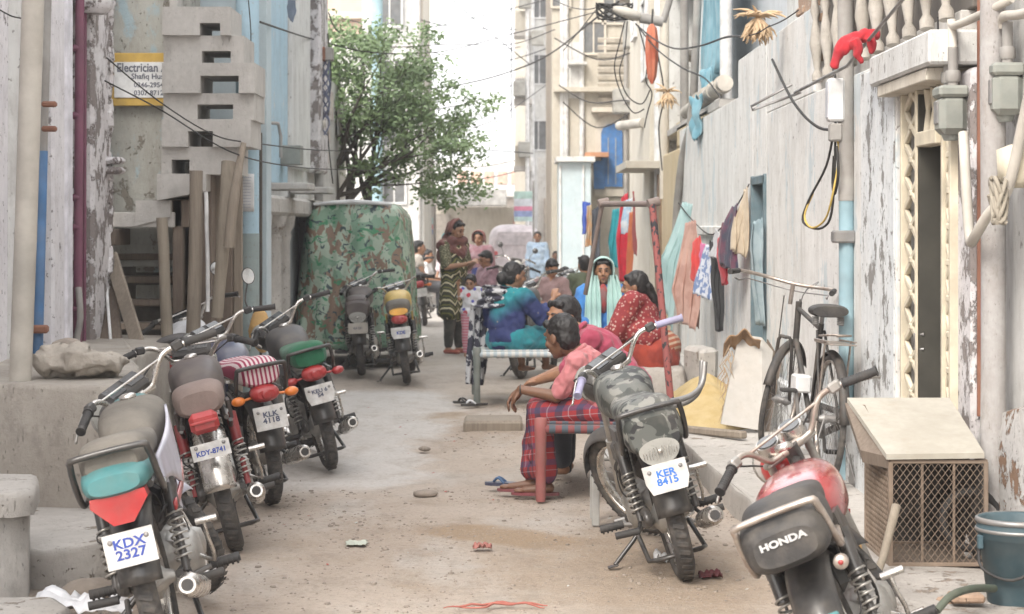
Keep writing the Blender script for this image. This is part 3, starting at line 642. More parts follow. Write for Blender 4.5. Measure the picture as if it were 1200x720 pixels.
# cement platforms and steps
add_label(prism('cement_platform',[(-4.5,10.0),(-2.4,9.98),(-1.95,10.0),(-1.88,10.15),(-2.0,11.0),(-2.25,12.2),(-2.3,14.6),(-4.5,14.6)],-.1,.785,mp_mud,.02,seed=2),'brown mud rendered platform below the painted pipes on the left','platform')
add_label(prism('cement_ledge',[(-4,8.9),(-1.95,8.75),(-1.72,8.75),(-1.62,9.2),(-1.72,9.9),(-1.85,10.05),(-4,10.1)],-.1,.20,mp_ledge,.05,seed=3),'low worn cement ledge with a broken front edge at the foot of the brown platform','ledge')
add_label(prism('stone_pier',[(-4,8.3),(-2.06,8.3),(-1.98,8.36),(-2.06,8.75),(-4,8.8)],-.1,.385,mp_conc,.012,seed=5),'grey block masonry pier at the left edge','pier')
add_label(prism('stone_slab',[(-4,8.2),(-2.0,8.2),(-1.93,8.28),(-2.04,8.85),(-4,8.9)],.39,.49,mp_ledge,.01,seed=6),'thick rounded cement slab lying on the grey pier at the left edge','slab')
add_label(prism('cement_step',[(-4,5.8),(-1.68,5.8),(-1.64,6.1),(-1.66,7.7),(-1.76,7.9),(-4,7.95)],-.1,.13,mp_ledge,.012,seed=7),'smooth grey cement step in the bottom left corner','step')
for i,(x,y,r_) in enumerate(((-1.75,8.5,.09),(-1.6,8.5,.06),(-1.85,8.15,.07),(-1.52,8.8,.05))):
    b=MB(); rock(b,(x,y,r_*.4),(r_*1.3,r_,r_*.7),i*3,12,8)
    add_label(b.build('rubble_stone',m_stone),('largest','smallest flat','rounded','rightmost')[i]+' lump of rubble before the broken cement ledge','stone','rubble stones by the ledge')
b=MB(); rock(b,(-2.22,10.5,.86),(.235,.2,.085),2,56,36); b.wob(.045,8); b.wob(.03,17); b.wob(.012,40)
add_label(b.build('boulder',plaster('pale_boulder',(.40,.36,.31),(.50,.45,.39),None,streak=0,stain=.5,sc=4,bump=1,dirt=(.2,.16,.13))),'big pale flat boulder resting on the brown platform','boulder')
b=MB(); rock(b,(-2.33,10.7,.94),(.08,.07,.035),5,14,8); add_label(b.build('boulder',m_stone),'small stone lying on top of the big pale boulder','stone')
b=MB()
def litter(name,label,c,size,mat,cat='litter',seed=0,h=.03,grp=None):
    def fn(u,v):
        x=(u-.5)*size[0]*(1+.3*mnoise.noise(V((v*3,seed,0)))); y=(v-.5)*size[1]*(1+.4*mnoise.noise(V((u*3,seed,5))))
        return V((c[0]+x,c[1]+y,c[2]+h*abs(mnoise.noise(V((u*4+seed,v*4,1))))*1.6+.004))
    return tag(MB().sheet(fn,14,14).build(name,mat,thick=.002),label,cat,grp)
litter('plastic_bag','crumpled white plastic bag on the rubble beside the nearest motorcycle',(-1.70,8.12,.03),(.36,.16),m_white,'bag',1,.09)
litter('paper_packet','flat white and green paper packet lying on the dirt',(WX(418,10.05),10.05,.0),(.10,.14),paint('packet_paper',(.42,.45,.38),.6,dust=.3),seed=2,h=.008)
litter('paper_scrap','small dark red scrap beside the camouflage motorcycle rear wheel',(WX(832,9.1),9.1,0),(.1,.1),paint('dark_red_scrap',(.12,.02,.03),.7),seed=3,h=.03)
litter('paper_scrap','small pink red scrap on the damp brown patch of dirt',(WX(565,9.25+.6),9.9,0),(.09,.06),paint('pink_scrap',(.36,.13,.11),.7),seed=4,h=.03)
litter('paper_scrap','white tissue scrap under the camouflage motorcycle',(WX(782,9.4),9.5,0),(.1,.1),m_white,seed=6,h=.06)
add_label(MB().tube([(WX(520,8.35),8.3,.01),(WX(560,8.4),8.38,.014),(WX(600,8.4),8.4,.01),(WX(642,8.4),8.38,.012)],[.002,.006,.005,.002],5,sub=6).tube([(WX(530,8.35),8.36,.008),(WX(565,8.4),8.33,.01),(WX(590,8.4),8.42,.01),(WX(640,8.4),8.33,.008)],[.002,.005,.006,.002],5,sub=6).wob(.018,11).build('cloth_strip',paint('faded_red_rag',(.40,.13,.10),.9,dust=.3)),'long faded red strip of rag at the bottom of the alley','litter')
b=MB(); rock(b,(WX(499,11.9),11.9,.005),(.075,.05,.025),8,12,8); add_label(b.build('stone',m_stone),'lone dark grey stone in the middle of the alley','stone')
b=MB(); rock(b,(WX(497,14.3),14.3,.005),(.05,.04,.02),9,12,8); add_label(b.build('stone',m_stone),'small brown stone at the edge of the cement strip','stone')

# near left house with pipes
HL=thing('pipe_fronted_house','whitewashed house front with painted pipes on the left','house',(-2.9,13,0))
hbox(HL,'wall',-3.3,-2.92,5,12.1,.0,6.5,mp_lil); hbox(HL,'wall',-3.3,-2.96,12.1,13.05,.6,6.5,mp_gyw)
hbox(HL,'door_jamb',-3.2,-2.88,12.88,13.2,.6,6.5,mp_lil,.02); hbox(HL,'white_corner',-3.2,-2.87,13.201,13.4,.6,6.5,paint('chalky_white_paint',(.66,.65,.70),.8,dust=.4,dcol=(.4,.38,.38)),.02)
hbox(HL,'recess',-3.3,-3.0,13.4,14.0,.6,6.5,mp_rough)
b=MB(); 
b.box(loc(HL,(-3.0,14.25,3.4)),(.3,.5,5.8),.03)
for k in range(60): b.box(loc(HL,(-2.86+random.uniform(-.01,.01),14.5+random.uniform(-.03,.03),.7+k*.095)),(.07,.08,.12),.02)
b.wob(.035,4).build('crumbling_corner',mp_rough,HL)
b=MB()
for z in (1.95,2.02): b.box(loc(HL,(-2.82,14.45,z)),(.16,.2,.05),.02)
b.build('cornice_stub',mp_rough,HL)
b=MB().lathe([(.10,0),(.15,.04),(.15,.12),(.12,.16),(.17,.22),(.17,.3)],loc(HL,(-2.86,13.9,3.0)),'Z',18); b.build('column_capital',mp_rough,HL)
add=lambda name,label,pts,r,mat,**k: pipe(name,label,pts,r,mat,'pipe',14,group='pipes on the left house',**k)
add('drainpipe','fat cream grey drainpipe standing on the brown platform at far left',[(WX(23,10.3),10.3,.7),(WX(30,10.3),10.3,1.5),(WX(41,10.3),10.3,3.0)],.056,m_pvc)
add('drainpipe','royal blue lower pipe behind the fat cream drainpipe',[(WX(44,12.55),12.55,.74),(WX(50,12.55),12.55,2.02)],.032,m_pipeb)
add('drainpipe','grey upper pipe above the royal blue one',[(WX(50,12.55),12.55,2.02),(WX(57,12.55),12.55,3.4)],.03,m_pipeg)
add('drainpipe','maroon pipe running down the crumbling corner',[(WX(91,13.72),13.72,.72),(WX(92,13.72),13.72,1.7),(WX(94,13.72),13.72,3.4)],.03,m_pipem,brk=[(WX(90,13.75),13.72,z) for z in(1.0,1.55,1.75,2.3,2.75)])
add('drainpipe','thin purple pipe beside the maroon one',[(WX(97,13.8),13.85,.72),(WX(98,13.8),13.85,3.4)],.012,m_pipem)
add('drainpipe','thick rough grey pipe at the very left edge',[(WX(3,11.9),11.9,.6),(WX(10,11.9),11.95,3.3)],.07,mp_gyw)
for z,lab in((2.05,'upper'),(1.9,'lower')):
    t=MB().box((WX(60,12.5),12.45,z+.25),(.09,.05,.035),.01); add_label(t.build('pipe_bracket',m_piper),lab+' rusty bracket behind the fat cream drainpipe','bracket','brackets on the pipes')
add_label(MB().box((WX(47,12.5),12.5,.93),(.10,.07,.05),.012).build('pipe_bracket',m_piper),'rusty clamp on the royal blue pipe','bracket','brackets on the pipes')
pipe('rag_roll','limp grey cables hanging at the foot of the maroon pipe',[(WX(92,13.6),13.6,1.15),(WX(96,13.6),13.55,.95),(WX(92,13.6),13.55,.8),(WX(100,13.6),13.5,.7),(WX(104,13.6),13.5,.67)],.022,m_pipeg,'cable',8,sub=3)

# wall with the electrician sign
HS=thing('sign_wall_house','damp grey and blue plastered wall carrying the yellow framed sign','house',(-2.9,15.6,0))
hbox(HS,'wall',-4.6,-2.45,15.6,16.1,1.25,7,mp_grey); hbox(HS,'wall_upper_blue',-3.0,-1.95,16.3,16.6,.0,7,mp_pblue)
hbox(HS,'side_wall',-4.6,-3.3,14.6,15.6,-.1,7,mp_grey)
S_=thing('shop_sign','yellow framed white electrician sign hanging on the damp wall','sign',(WX(172,15.5),15.5,2.67))
W_=98*15.5/2400; H_=62*15.5/2400
m_syel=paint('sign_yellow',(.48,.31,.06),.6,dust=.35,dcol=(.4,.33,.2)); m_swht=paint('sign_white',(.66,.67,.68),.6,dust=.2); m_sink=paint('sign_ink',(.12,.13,.17),.7,dust=.2)
MB().box((0,.02,0),(W_,.03,H_),.004).build('frame',m_syel,S_); MB().box((.0,.0,-.005),(W_-.14,.012,H_-.13),.002).build('panel',m_swht,S_)
for txt,z,sz,dx in (('Electrician Arif',.085,.092,-W_/2+.09),('Shafiq Hussain',.02,.058,-W_/2+.20),('0346-2954',-.045,.052,-W_/2+.22),('0307-8712',-.105,.052,-W_/2+.22)):
    text_mesh('lettering',txt,sz,m_sink,S_,Matrix.Translation((dx,-.008,z))@Matrix.Rotation(R(90),4,'X'),.001,.0018 if sz>.08 else .001,.82 if sz>.08 else 1.0,'LEFT')
b=MB()
for px,py in((146,73),(153,40),(187,67)): pass
# concrete stair flight with square holes
ST=thing('concrete_staircase','raw concrete staircase stepping up in stacked slabs with square holes','staircase',(-2.2,14.8,0))
rows=[(190,270,8,42,234,258,27,44),(190,284,41,75,235,269,59,76),(190,299,74,110,235,280,89,110),(190,297,109,141,230,272,122,141),(190,294,140,173,221,250,154,173),(188,277,172,205,200,221,187,205),(185,242,204,236,0,0,0,0),(158,199,235,266,0,0,0,0)]
def loftbox(b,x0,x1,y0,y1,z0,z1,slope=0):
    b.poly([(x0,y0,z0),(x1,y0,z0+slope),(x1,y0,z1),(x0,y0,z1)],(0,y1-y0,0))
for k,(l,r_,t,bt,hl,hr,ht,hb) in enumerate(rows):
    Y=14.8; yo=Y+.07*(k%2)-.02*k*.3; b=MB(); x0,x1,z1,z0=WX(l,Y),WX(r_,Y),WZ(t,Y),WZ(bt,Y)+.004
    o=ST.location
    def bx(a,c,d,e,slope=0): 
        bb=MB(); loftbox(bb,a-o.x,c-o.x,yo-o.y,yo+.62-o.y,d,e,slope); n=len(b.v); b.v+=bb.v; b.f+=[[n+i for i in f] for f in bb.f]; b.m+=bb.m; b.s+=bb.s
    if hl:
        a,c,d,e=WX(hl,Y),WX(hr,Y),WZ(hb,Y)+.004,WZ(ht,Y); bx(x0,a,z0,z1); bx(c,x1,z0,z1,0); bx(a,c,e,z1)
        if d>z0+.01: bx(a,c,z0,d)
    else: bx(x0,x1,z0,z1,.07)
    q=b.build('stair_slab',mp_conc,ST,fix=True)
b=MB(); 
hbox(ST,'landing',-3.05,-2.45,14.85,15.5,1.55,1.66,mp_conc); hbox(ST,'landing_edge',-3.3,-2.85,14.7,15.3,1.42,1.54,m_dkwood)
hbox(ST,'newel_wall',-2.56,-2.50,15.3,15.56,1.7,3.6,mp_conc)
# dark undercroft and wooden stair
UC=thing('timber_undercroft','dark timber stair and boards in the recess under the concrete staircase','timber stair',(-2.6,14.9,0))
hbox(UC,'recess_gloom_sheet',-3.2,-1.98,16.2,16.25,0,2.3,paint('recess_gloom',(.06,.052,.045),.9,dust=.4)); hbox(UC,'side_boards',-2.37,-2.2,15.0,16.2,0,2.0,m_dkwood)  # back sheet coloured dark in place of the shade deep in the recess
for k in range(7): hbox(UC,'tread',-3.0,-2.45,14.95+k*.12,15.2+k*.12,.45+k*.17,.50+k*.17,m_dkwood)
for k in range(3): hbox(UC,'stained_pane',-2.92,-2.62,15.9,15.95,.95+k*.25,1.1+k*.25,mp_grey)
hbox(UC,'stringer',-2.47,-2.40,14.9,15.9,.1,1.75,m_dkwood)
for k,x in enumerate((-2.35,-2.28,-2.20,-2.12,-2.05)): hbox(UC,'board',x-.032,x+.032,15.15+.04*k,15.2+.04*k,.0,2.05-.03*k,m_dkwood if k%2 else m_wood)
hbox(UC,'box',-2.62,-2.35,14.9,15.2,1.55,1.75,m_dkwood)
def post(label,pts,r,mat,name='bamboo_pole'): return tag(MB().tube(pts,r,12,sub=4).wob(.006,6).build(name,mat),label,'pole','poles propping the staircase')
P=lambda px,py,Y:tuple(W(px,py,Y))
post('pale bamboo pole standing left of the dark boards',[P(196,400,14.3),P(193,330,14.3),P(190,255,14.3)],[.042,.038,.04],m_bamboo)
post('thick squared pole under the middle stair slabs',[P(226,400,14.3),P(229,300,14.3),P(230,200,14.3)],[.05,.048,.045],m_wood,'timber_prop')
post('leaning round timber prop right of the squared pole',[P(254,372,14.3),P(262,280,14.3),P(268,190,14.4)],[.042,.045,.05],m_bamboo,'timber_prop')
post('crooked leaning branch reaching up to the stair edge',[P(268,290,14.2),P(276,220,14.2),P(286,168,14.3)],[.04,.035,.02],m_wood,'timber_prop')
post('thin pale lath between the props',[P(243,365,14.2),P(243,280,14.2),P(241,225,14.2)],[.014]*3,m_wht,'lath')
def plank(label,a,c,w_,t_,mat): return tag(MB().bar(a,c,w_,t_,.006,up=(0,1,.2)).build('plank',mat),label,'plank','planks leaning under the stairs')
plank('wide brown plank leaning across the wooden stair',P(182,470,13.6),P(130,300,14.6),.10,.03,m_wood)
plank('dark plank leaning at the foot of the sign wall',P(134,440,13.9),P(122,312,14.7),.16,.03,m_dkwood)
plank('narrow lath leaning beside the dark plank',P(133,445,13.8),P(124,325,14.5),.02,.02,m_wht)
# round blue pole with poster
RP=thing('steel_pole','fat pale blue painted steel pole with a paper poster','pole',(WX(290,15.75),15.75,0))
MB().cyl((0,0,1.5),(0,0,6.2),.09,n=24).build('upper_pole',mp_blue,RP); MB().cyl((0,0,-.1),(0,0,1.502),.092,n=24).build('lower_pole',plaster('grey_green_pole_paint',(.25,.31,.31),(.30,.36,.36),(.4,.4,.38),peel=.64,streak=.3,stain=.3,sc=2,bump=.2),RP)
def fnp(u,v): a=R(-125+75*u); return V((.0945*cos(a),.0945*sin(a),1.67+.29*v))
MB().sheet(fnp,12,4).build('paper_poster',m_swht,RP,thick=.001)
for k in range(11):
    b=MB(); b.sheet(lambda u,v:V((.0962*cos(R(-120+55*u)),.0962*sin(R(-120+55*u)),1.70+k*.023+.004*v)),8,1); b.build('poster_print',paint('faint_print',(.35,.37,.45),.8,dust=0) if k==0 else bpy.data.materials['faint_print'],bpy.data.objects['paper_poster'],thick=.0008)
pipe('wire','thin black wire hanging down the fat blue pole',[P(291,0,15.5),P(294,40,15.5),P(293,80,15.5)],.005,m_wire,'wire',5,sub=3)
# left row of houses along X=-2.45
HC=thing('columned_house','dusty house front with plaster columns and a pale blue upper wall','house',(-2.45,21,0))
hbox(HC,'wall',-3,-2.45,16.8,19.2,-.1,8,mp_pblue); hbox(HC,'wall',-3,-2.47,19.2,30.5,-.1,3.55,mp_gyw); hbox(HC,'upper_wall',-3.2,-2.6,19.2,26.5,3.55,9,mp_pblue)
hbox(HC,'blue_panel',-2.47,-2.41,19.4,22.0,2.0,4.6,mp_blue); hbox(HC,'white_band',-2.47,-2.38,22.1,24.2,2.2,5.5,mp_gyw,.03)
hbox(HC,'grey_band',-2.47,-2.3,24.6,25.6,2.2,6,mp_rough,.03); hbox(HC,'grey_shutter',-2.47,-2.43,21.2,23.3,0,1.72,plaster('grey_steel_shutter',(.24,.25,.26),(.3,.31,.32),None,streak=.5,stain=.5,sc=1.5,bump=.2))
for y in(18.9,20.1,20.9,23.6,24.4):
    b=MB().lathe([(.13,0),(.13,.12),(.10,.16),(.095,1.4),(.11,1.45),(.10,1.5),(.14,1.56),(.15,1.66)],loc(HC,(-2.36,y,0)),'Z',16); b.build('column',mp_ledge,HC)
hbox(HC,'entablature',-2.5,-2.22,18.6,24.8,1.662,1.85,mp_ledge,.03); 
for y in(20.3,22.6): hbox(HC,'jutting_slab',-2.45,-2.02,y,y+.7,1.92,1.99,mp_conc,.01)
mtp=plaster('torn_poster_paper',(.55,.42,.38),(.45,.50,.52),(.6,.56,.5),peel=.5,streak=.3,sc=4)
for i in range(12):
    c=loc(HC,(-2.45+.002*i,rnd.uniform(25.7,30),rnd.uniform(1.5,3.3))); MB().box(c,(.012,rnd.uniform(.3,.7),rnd.uniform(.15,.4))).build('torn_poster',mtp,HC)
hbox(HC,'loudspeaker_box',-2.42,-2.2,21.3,21.6,2.2,2.4,m_meter)
pipe('wall_pipe','thin bent pipe on the pale blue wall',[P(305,143,19),P(326,145,20),P(329,160,20),P(329,185,20)],.016,m_pipeg,'pipe',8)
UP=thing('utility_pole','dark utility pole with rusty box and tangled wires on the left','utility pole',(WX(372,25),25,0))
MB().cyl((0,0,-.1),(.05,0,6),.055,n=12).build('pole',m_pipeg,UP); MB().box((-.04,-.06,3.65),(.32,.2,.17),.02).build('fuse_box',m_piper,UP)
MB().box((.14,-.06,3.65),(.12,.18,.16),.01).build('grey_box',m_pipeg,UP); MB().cyl((-.25,-.05,2.86),(.1,-.05,2.80),.045,n=14).build('tube_lamp',m_pvc,UP)
b=MB()
for k in range(14):
    a=k*.7; b.tube([(.06+.10*sin(a+j*1.1),-.1+.05*cos(a*2+j),3.6-j*.13+.03*sin(a*3)) for j in range(6+k%3)],.009,5,sub=3,cap=False)
b.build('wire_tangle',paint('blue_grey_wire',(.10,.12,.2),.7,dust=.4),UP)
# far left buildings
H4=thing('pink_house','pale salmon house behind the tree with an arched window','house',(-3.2,46,0))
facade(H4,'wall',-6,-2.72,46,52,13,mp_pink); facade(H4,'side_pier',-2.98,-2.72,45.8,46,13,mp_pink)
arch(H4,-3.62,3.6,.85,2.2,45.94,m_pane,'arched_window'); arch(H4,-3.62,3.5,1.05,2.4,45.965,mp_cream,'arch_surround')
hbox(H4,'string_course',-6,-2.7,45.8,45.99,6.2,6.35,mp_cream)
H5=thing('grey_flats','tall pale grey block of flats behind the tree crown','building',(-2.2,40,0))
facade(H5,'wall',-3.4,-2.4,55,60,14,mp_cream2); facade(H5,'wall',-3.6,-1.72,40,44,5.2,mp_gyw,-.1); facade(H5,'upper_wall',-3.0,-1.95,41,44,13,plaster('pale_flat_render',(.52,.52,.52),(.6,.6,.6),None,streak=.3,stain=.2),5.2)
for k in range(3): window(H5,-2.45,6.0+k*1.7,.5,.9,41,pane=m_pane); window(H5,-2.3,2.3+k*1.1,.45,.6,40,pane=m_pane)
MB().cyl(loc(H5,(-1.85,39.9,0)),loc(H5,(-1.85,39.9,12)),.07,n=12).build('downpipe',m_wht,H5); MB().cyl(loc(H5,(-2.62,39.8,0)),loc(H5,(-2.62,39.8,12)),.11,n=12).build('blue_grey_pipe',m_pipelb,H5)
H6=thing('gate_pillar','pale stone gate pillar beyond the tree with shop fronts behind','pillar',(-2.2,52,0))
facade(H6,'pillar',-2.5,-2.0,52,52.6,3.6,mp_conc); hbox(H6,'lintel',-3.2,-1.9,51.9,52.3,3.601,3.8,mp_gyw)
H7=thing('far_row_house','washed out row of houses at the far left end of the alley','building',(-3,66,0))
facade(H7,'wall',-5,-2.75,66,72,6.0,mp_gyw); 
for k in range(3): window(H7,-3.1-.0*k,1.2+k*1.6,.5,.9,66,pane=m_pane)

# ---------------------------------------------------------------- tree
TR=thing('leafy_tree','slender multi trunked green tree leaning over the alley behind the covered rickshaw','tree',(-2.2,29,.12))
m_bark=paint('dark_bark',(.06,.05,.04),.9,dust=.4,bump=.6)
b=MB(); tr=random.Random(11)
tips=[]
def limb(p,d,L,r,dep):
    pts=[p];q=V(p);dd=V(d).normalized();rs=[r]
    for i in range(5):
        dd=(dd+V((tr.uniform(-.16,.16),tr.uniform(-.16,.16),tr.uniform(-.05,.12)))).normalized(); q=q+dd*L/5; pts.append(q.copy()); rs.append(r*(1-.11*(i+1)))
    b.tube(pts,rs,8 if r>.03 else 5,cap=False)
    if dep==0: tips.extend(pts[2:]); return
    for k in range(3 if dep>1 else 4):
        j=tr.randint(2,5); nd=(dd+V((tr.uniform(-.9,.9),tr.uniform(-.8,.8),tr.uniform(-.35,.7)))).normalized(); limb(pts[j],nd,L*.66,rs[j]*.62,dep-1)
for p,d,L,r in(((-.1,0,-.05),(-.06,0,1),2.2,.085),((.06,.1,-.05),(.12,.05,1),2.1,.06),((-.22,-.1,-.05),(-.02,0,1),2.3,.05)):
    pts=[V(p)];q=V(p);dd=V(d).normalized()
    for i in range(6): dd=(dd+V((tr.uniform(-.1,.1),0,.1))).normalized(); q=q+dd*L/6; pts.append(q.copy())
    b.tube(pts,[r*(1-.07*i) for i in range(7)],9,cap=False)
    for k in range(4): limb(pts[-1-k%2],(tr.uniform(-.5,1.2),tr.uniform(-.6,.6),tr.uniform(.1,1.2)),1.25,.035,2)
b.build('trunk',m_bark,TR)
def leafmat():
    n=NT('tree_leaf'); c=n.mix(n.rng(n.noise(3.2,3),.35,.65),(.13,.20,.085),(.24,.33,.15)); c=n.mix(n.rng(n.noise(30,1),.4,.7,0,.6),c,(.27,.35,.18))
    return n.fin(c,.55,0,**{'Transmission Weight':0,'Subsurface Weight':0})
b=MB(); 
# clump centres fill an uneven crown
clumps=[]
cr=[(1.5,2.35,.3),(1.7,1.95,.22),(.6,3.0,.5),(-.5,3.7,.4),(-.15,2.75,.65),(-.5,3.3,.6),(.2,3.2,.7),(.55,2.65,.6),(.0,3.9,.45),(.9,2.35,.5),(1.15,2.0,.38),(.75,3.5,.4),(.45,4.15,.3),(-.55,2.5,.38),(.35,2.2,.42),(1.2,2.75,.35),(1.02,4.1,.25),(-.3,4.1,.35),(1.35,3.4,.22),(1.4,1.85,.22)]
for cx,cz,cr_ in cr:
    for k in range(int(cr_*29)):
        d=V((tr.gauss(0,1),tr.gauss(0,1),tr.gauss(0,1))).normalized()*cr_*tr.uniform(.35,1.08)
        clumps.append(V((cx,0,cz))+V((d.x,d.y*1.3,d.z*.8)))
for t_ in tips:
    if tr.random()<.35: clumps.append(t_)
def leaf(b,c,s_):
    a=V((tr.gauss(0,1),tr.gauss(0,1),tr.gauss(0,.6))).normalized(); u=a.orthogonal().normalized(); n_=a.cross(u); n_=(n_+V((0,0,.5))).normalized()
    b.add([c,c+a*s_*.5+u*s_*.28+n_*s_*.08,c+a*s_,c+a*s_*.5-u*s_*.28+n_*s_*.08],[(0,1,2,3)],False)
for c in clumps:
    R_=tr.uniform(.09,.2)
    for k in range(tr.randint(22,40)):
        d=V((tr.gauss(0,1),tr.gauss(0,1),tr.gauss(0,.7)))*R_*.6; leaf(b,c+d,tr.uniform(.055,.10))
crown=b.build('crown',leafmat(),TR)

# ---------------------------------------------------------------- covered rickshaw
def camo_tarp():
    n=NT('green_camouflage_tarpaulin'); a=n.noise(4.6,2,dist=.7); b_=n.noise(5.6,2,dist=.9,vs=(1.4,1,.8)); c=n.noise(10,2,dist=1.2)
    x=n.mix(n.rng(a,.47,.49),(.20,.32,.23),(.36,.44,.35)); x=n.mix(n.rng(b_,.54,.555),x,(.23,.155,.11)); x=n.mix(n.rng(c,.60,.612),x,(.04,.07,.08)); x=n.mix(n.rng(n.noise(9,3,dist=.8,vs=(1,1,1.3)),.60,.615),x,(.06,.24,.12))
    n.bump(n.noise(6,4,vs=(1,1,.5)),.4,.03); return n.fin(x,.6)
RK=thing('auto_rickshaw','three wheeled auto rickshaw parked under a green camouflage tarpaulin','rickshaw',(-1.76,22.6,-.06))
b=MB()
def tarp(u,v):
    # u round the body, v from top to hem
    a=2*pi*u; e=7; ca,sa=cos(a),sin(a); hx=.44+.12*min(1,v/.10)**.6+.08*v; hy=1.05+.15*v
    k=1/((abs(ca)**e+abs(sa)**e)**(1/e))
    f=1+(.015+.03*v)*sin(u*2*pi*13+3*sin(v*3))*v+.02*v*sin(u*2*pi*31+5*v) + .07*mnoise.noise(V((ca*3,sa*3,v*3)))
    z=1.86-1.60*v-.05*mnoise.noise(V((u*22,0,7)))*v+.03*mnoise.noise(V((u*9,v*3,4)))
    return V((hx*k*ca*f,1.1+hy*k*sa*f,z))
b.sheet(tarp,110,26)
def top(u,v):
    a=2*pi*u;e=7;ca,sa=cos(a),sin(a);k=1/((abs(ca)**e+abs(sa)**e)**(1/e)); return V((.44*k*ca*v,1.1+1.05*k*sa*v,1.86+.03*(1-v*v)+.015*mnoise.noise(V((ca*3*v,sa*3*v,1)))))
b.sheet(top,110,6); tp=b.build('tarpaulin',camo_tarp(),RK,thick=.006)
b=MB(); b.tube([(-.43,.05,1.86),(0,.0,1.885),(.43,.05,1.86)],[.018,.028,.018],8,sub=4); b.build('rolled_edge',m_wht,RK)
b=MB(); b.box((0,1.1,.42),(1.0,2.0,.35),.06); b.build('body',paint('dark_green_body',(.03,.07,.05),.5,dust=.5),RK)
for x_,y_ in((-.5,.5),(.5,.5),(0,2.2)):
    b=MB(); b.lathe([(.19+.05*cos(2*pi*k/12),.05*sin(2*pi*k/12)) for k in range(12)],(x_,y_,.24),'X',22,True); o=b.build('wheel',m_tyre,RK); MB().lathe([(.02,-.04),(.14,-.03),(.15,0),(.14,.03),(.02,.04)],(x_,y_,.24),'X',16).build('rim',m_steel,o)
# pale van far down the alley
VN=thing('pale_van','rounded pale pinkish van parked far down the alley','van',(WX(603,60),60,0))
mvn=paint('pale_pink_white_body',(.50,.45,.47),.5,dust=.3)
b=MB(); b.loft([(0,0,.85,.62,.5),(.1,0,.88,.72,.62),(.5,0,.9,.78,.72),(3.0,0,.9,.78,.72),(3.2,0,.85,.7,.6)],28,3.6); b.build('body',mvn,VN,sub=1)
b=MB(); b.poly([(-.55,.0,1.0),(.55,.0,1.0),(.48,.04,1.38),(-.48,.04,1.38)],(0,-.03,0)); b.build('rear_window',paint('milky_window',(.42,.38,.40),.3,dust=.4),VN,fix=True)
for s_ in(-1,1):
    MB().box((s_*.55,-.02,.72),(.12,.05,.2),.02).build('tail_lamp',m_red,VN)
    for y_ in(.6,2.6): MB().lathe([(.2+.08*cos(2*pi*k/12),.08*sin(2*pi*k/12)) for k in range(12)],(s_*.66,y_,.28),'X',20,True).build('wheel',m_tyre,VN)

# ---------------------------------------------------------------- overhead cables
cab='cables strung across the alley'
def cable(label,pts,r=.012,sag=True): return pipe('overhead_cable',label,[P(*p) for p in pts],r*.75,m_wire,'cable',5,sub=6,group=cab)
cable('upper of the two black cables sagging from the sign wall past the fat blue pole',[(125,68,13.2),(185,118,14),(250,158,14.1),(300,168,15.5),(370,176,20),(420,177,26)],.007)
cable('lower of the two black cables sagging from the sign wall past the fat blue pole',[(123,95,13.2),(190,130,14),(270,178,14.0),(340,195,17),(400,199,21),(460,200,27)],.007)
cable('black cable crossing the tree top from the utility pole to the right houses',[(305,26,15),(370,47,25),(440,62,27),(520,60,33),(600,40,34),(700,14,30)],.012)
cable('black cable sloping from the big knot down to the middle of the sky',[(725,2,24),(690,28,30),(650,60,36),(615,78,40),(560,95,42),(500,104,44),(420,100,45)],.020)
cable('thick black cable drooping from the knot to the dried palm leaf bundle',[(745,28,24),(765,45,23),(790,57,21),(820,54,18),(850,44,16),(870,43,14.8)],.012)
cable('black cable dropping from the knot onto the fat sewer pipe',[(745,28,24),(770,58,23),(800,80,21),(826,92,20),(845,115,19)],.011)
for i,(l,pts) in enumerate([('first loop hanging below the cable knot',[(733,22,24.5),(726,50,24.5),(720,80,24.5),(728,110,24.5),(742,132,24.5),(755,128,24.5)]),('second loop hanging below the cable knot',[(735,25,25),(732,60,25),(726,85,25),(735,112,25),(752,122,25),(762,105,25)]),('third loop hanging beside the red umbrella',[(748,30,24),(758,70,24),(757,95,24),(764,110,24),(758,135,24),(755,150,24)])]): cable(l,pts,.011)
cable('thin straight cable high above the far alley',[(530,0,45),(570,35,46),(620,75,48)],.016); cable('thin cable low across the far sky',[(540,78,60),(600,70,60),(660,50,60)],.02)
cable('thin cable reaching the far tower from the tree',[(500,130,40),(560,118,50),(600,100,60)],.018); cable('lowest long cable from the tree to the far tower balcony',[(480,160,38),(540,150,48),(600,122,60)],.018)
cable('short cable hugging the far tower',[(568,176,60),(600,178,60),(625,180,60)],.02); cable('thin cable rising to the top left corner of the sky',[(400,22,40),(480,35,44),(560,20,48),(640,0,52)],.016)
cable('thin cable curving up beside the salmon house',[(385,15,28),(400,40,29),(450,55,33),(530,52,36),(600,52,40),(650,35,36)],.013)
cable('vertical thin wire in front of the far white tower',[(599,0,50),(599,60,50),(599,140,50)],.02)
cable('sloping thin wire by the beige house front',[(660,60,36),(680,35,32),(700,10,28)],.012); cable('short slack wire at the very top of the sky',[(648,0,30),(670,9,28),(690,11,26),(712,5,24)],.010)
for i,(a_,c_) in enumerate([((0,12,11.4),(27,22,11.6)),((936,12,12),(900,32,13)),((902,30,13),(878,42,14.2))]): cable(['black wire entering at the top left corner','wire rising from the palm leaf bundle to the parapet','short wire tied to the palm leaf bundle'][i],[a_,((a_[0]+c_[0])/2,(a_[1]+c_[1])/2+2,(a_[2]+c_[2])/2),c_],.006)
cable('looping black wire hanging by the carved lintel',[(1099,20,9),(1100,45,9),(1104,62,9)],.006)
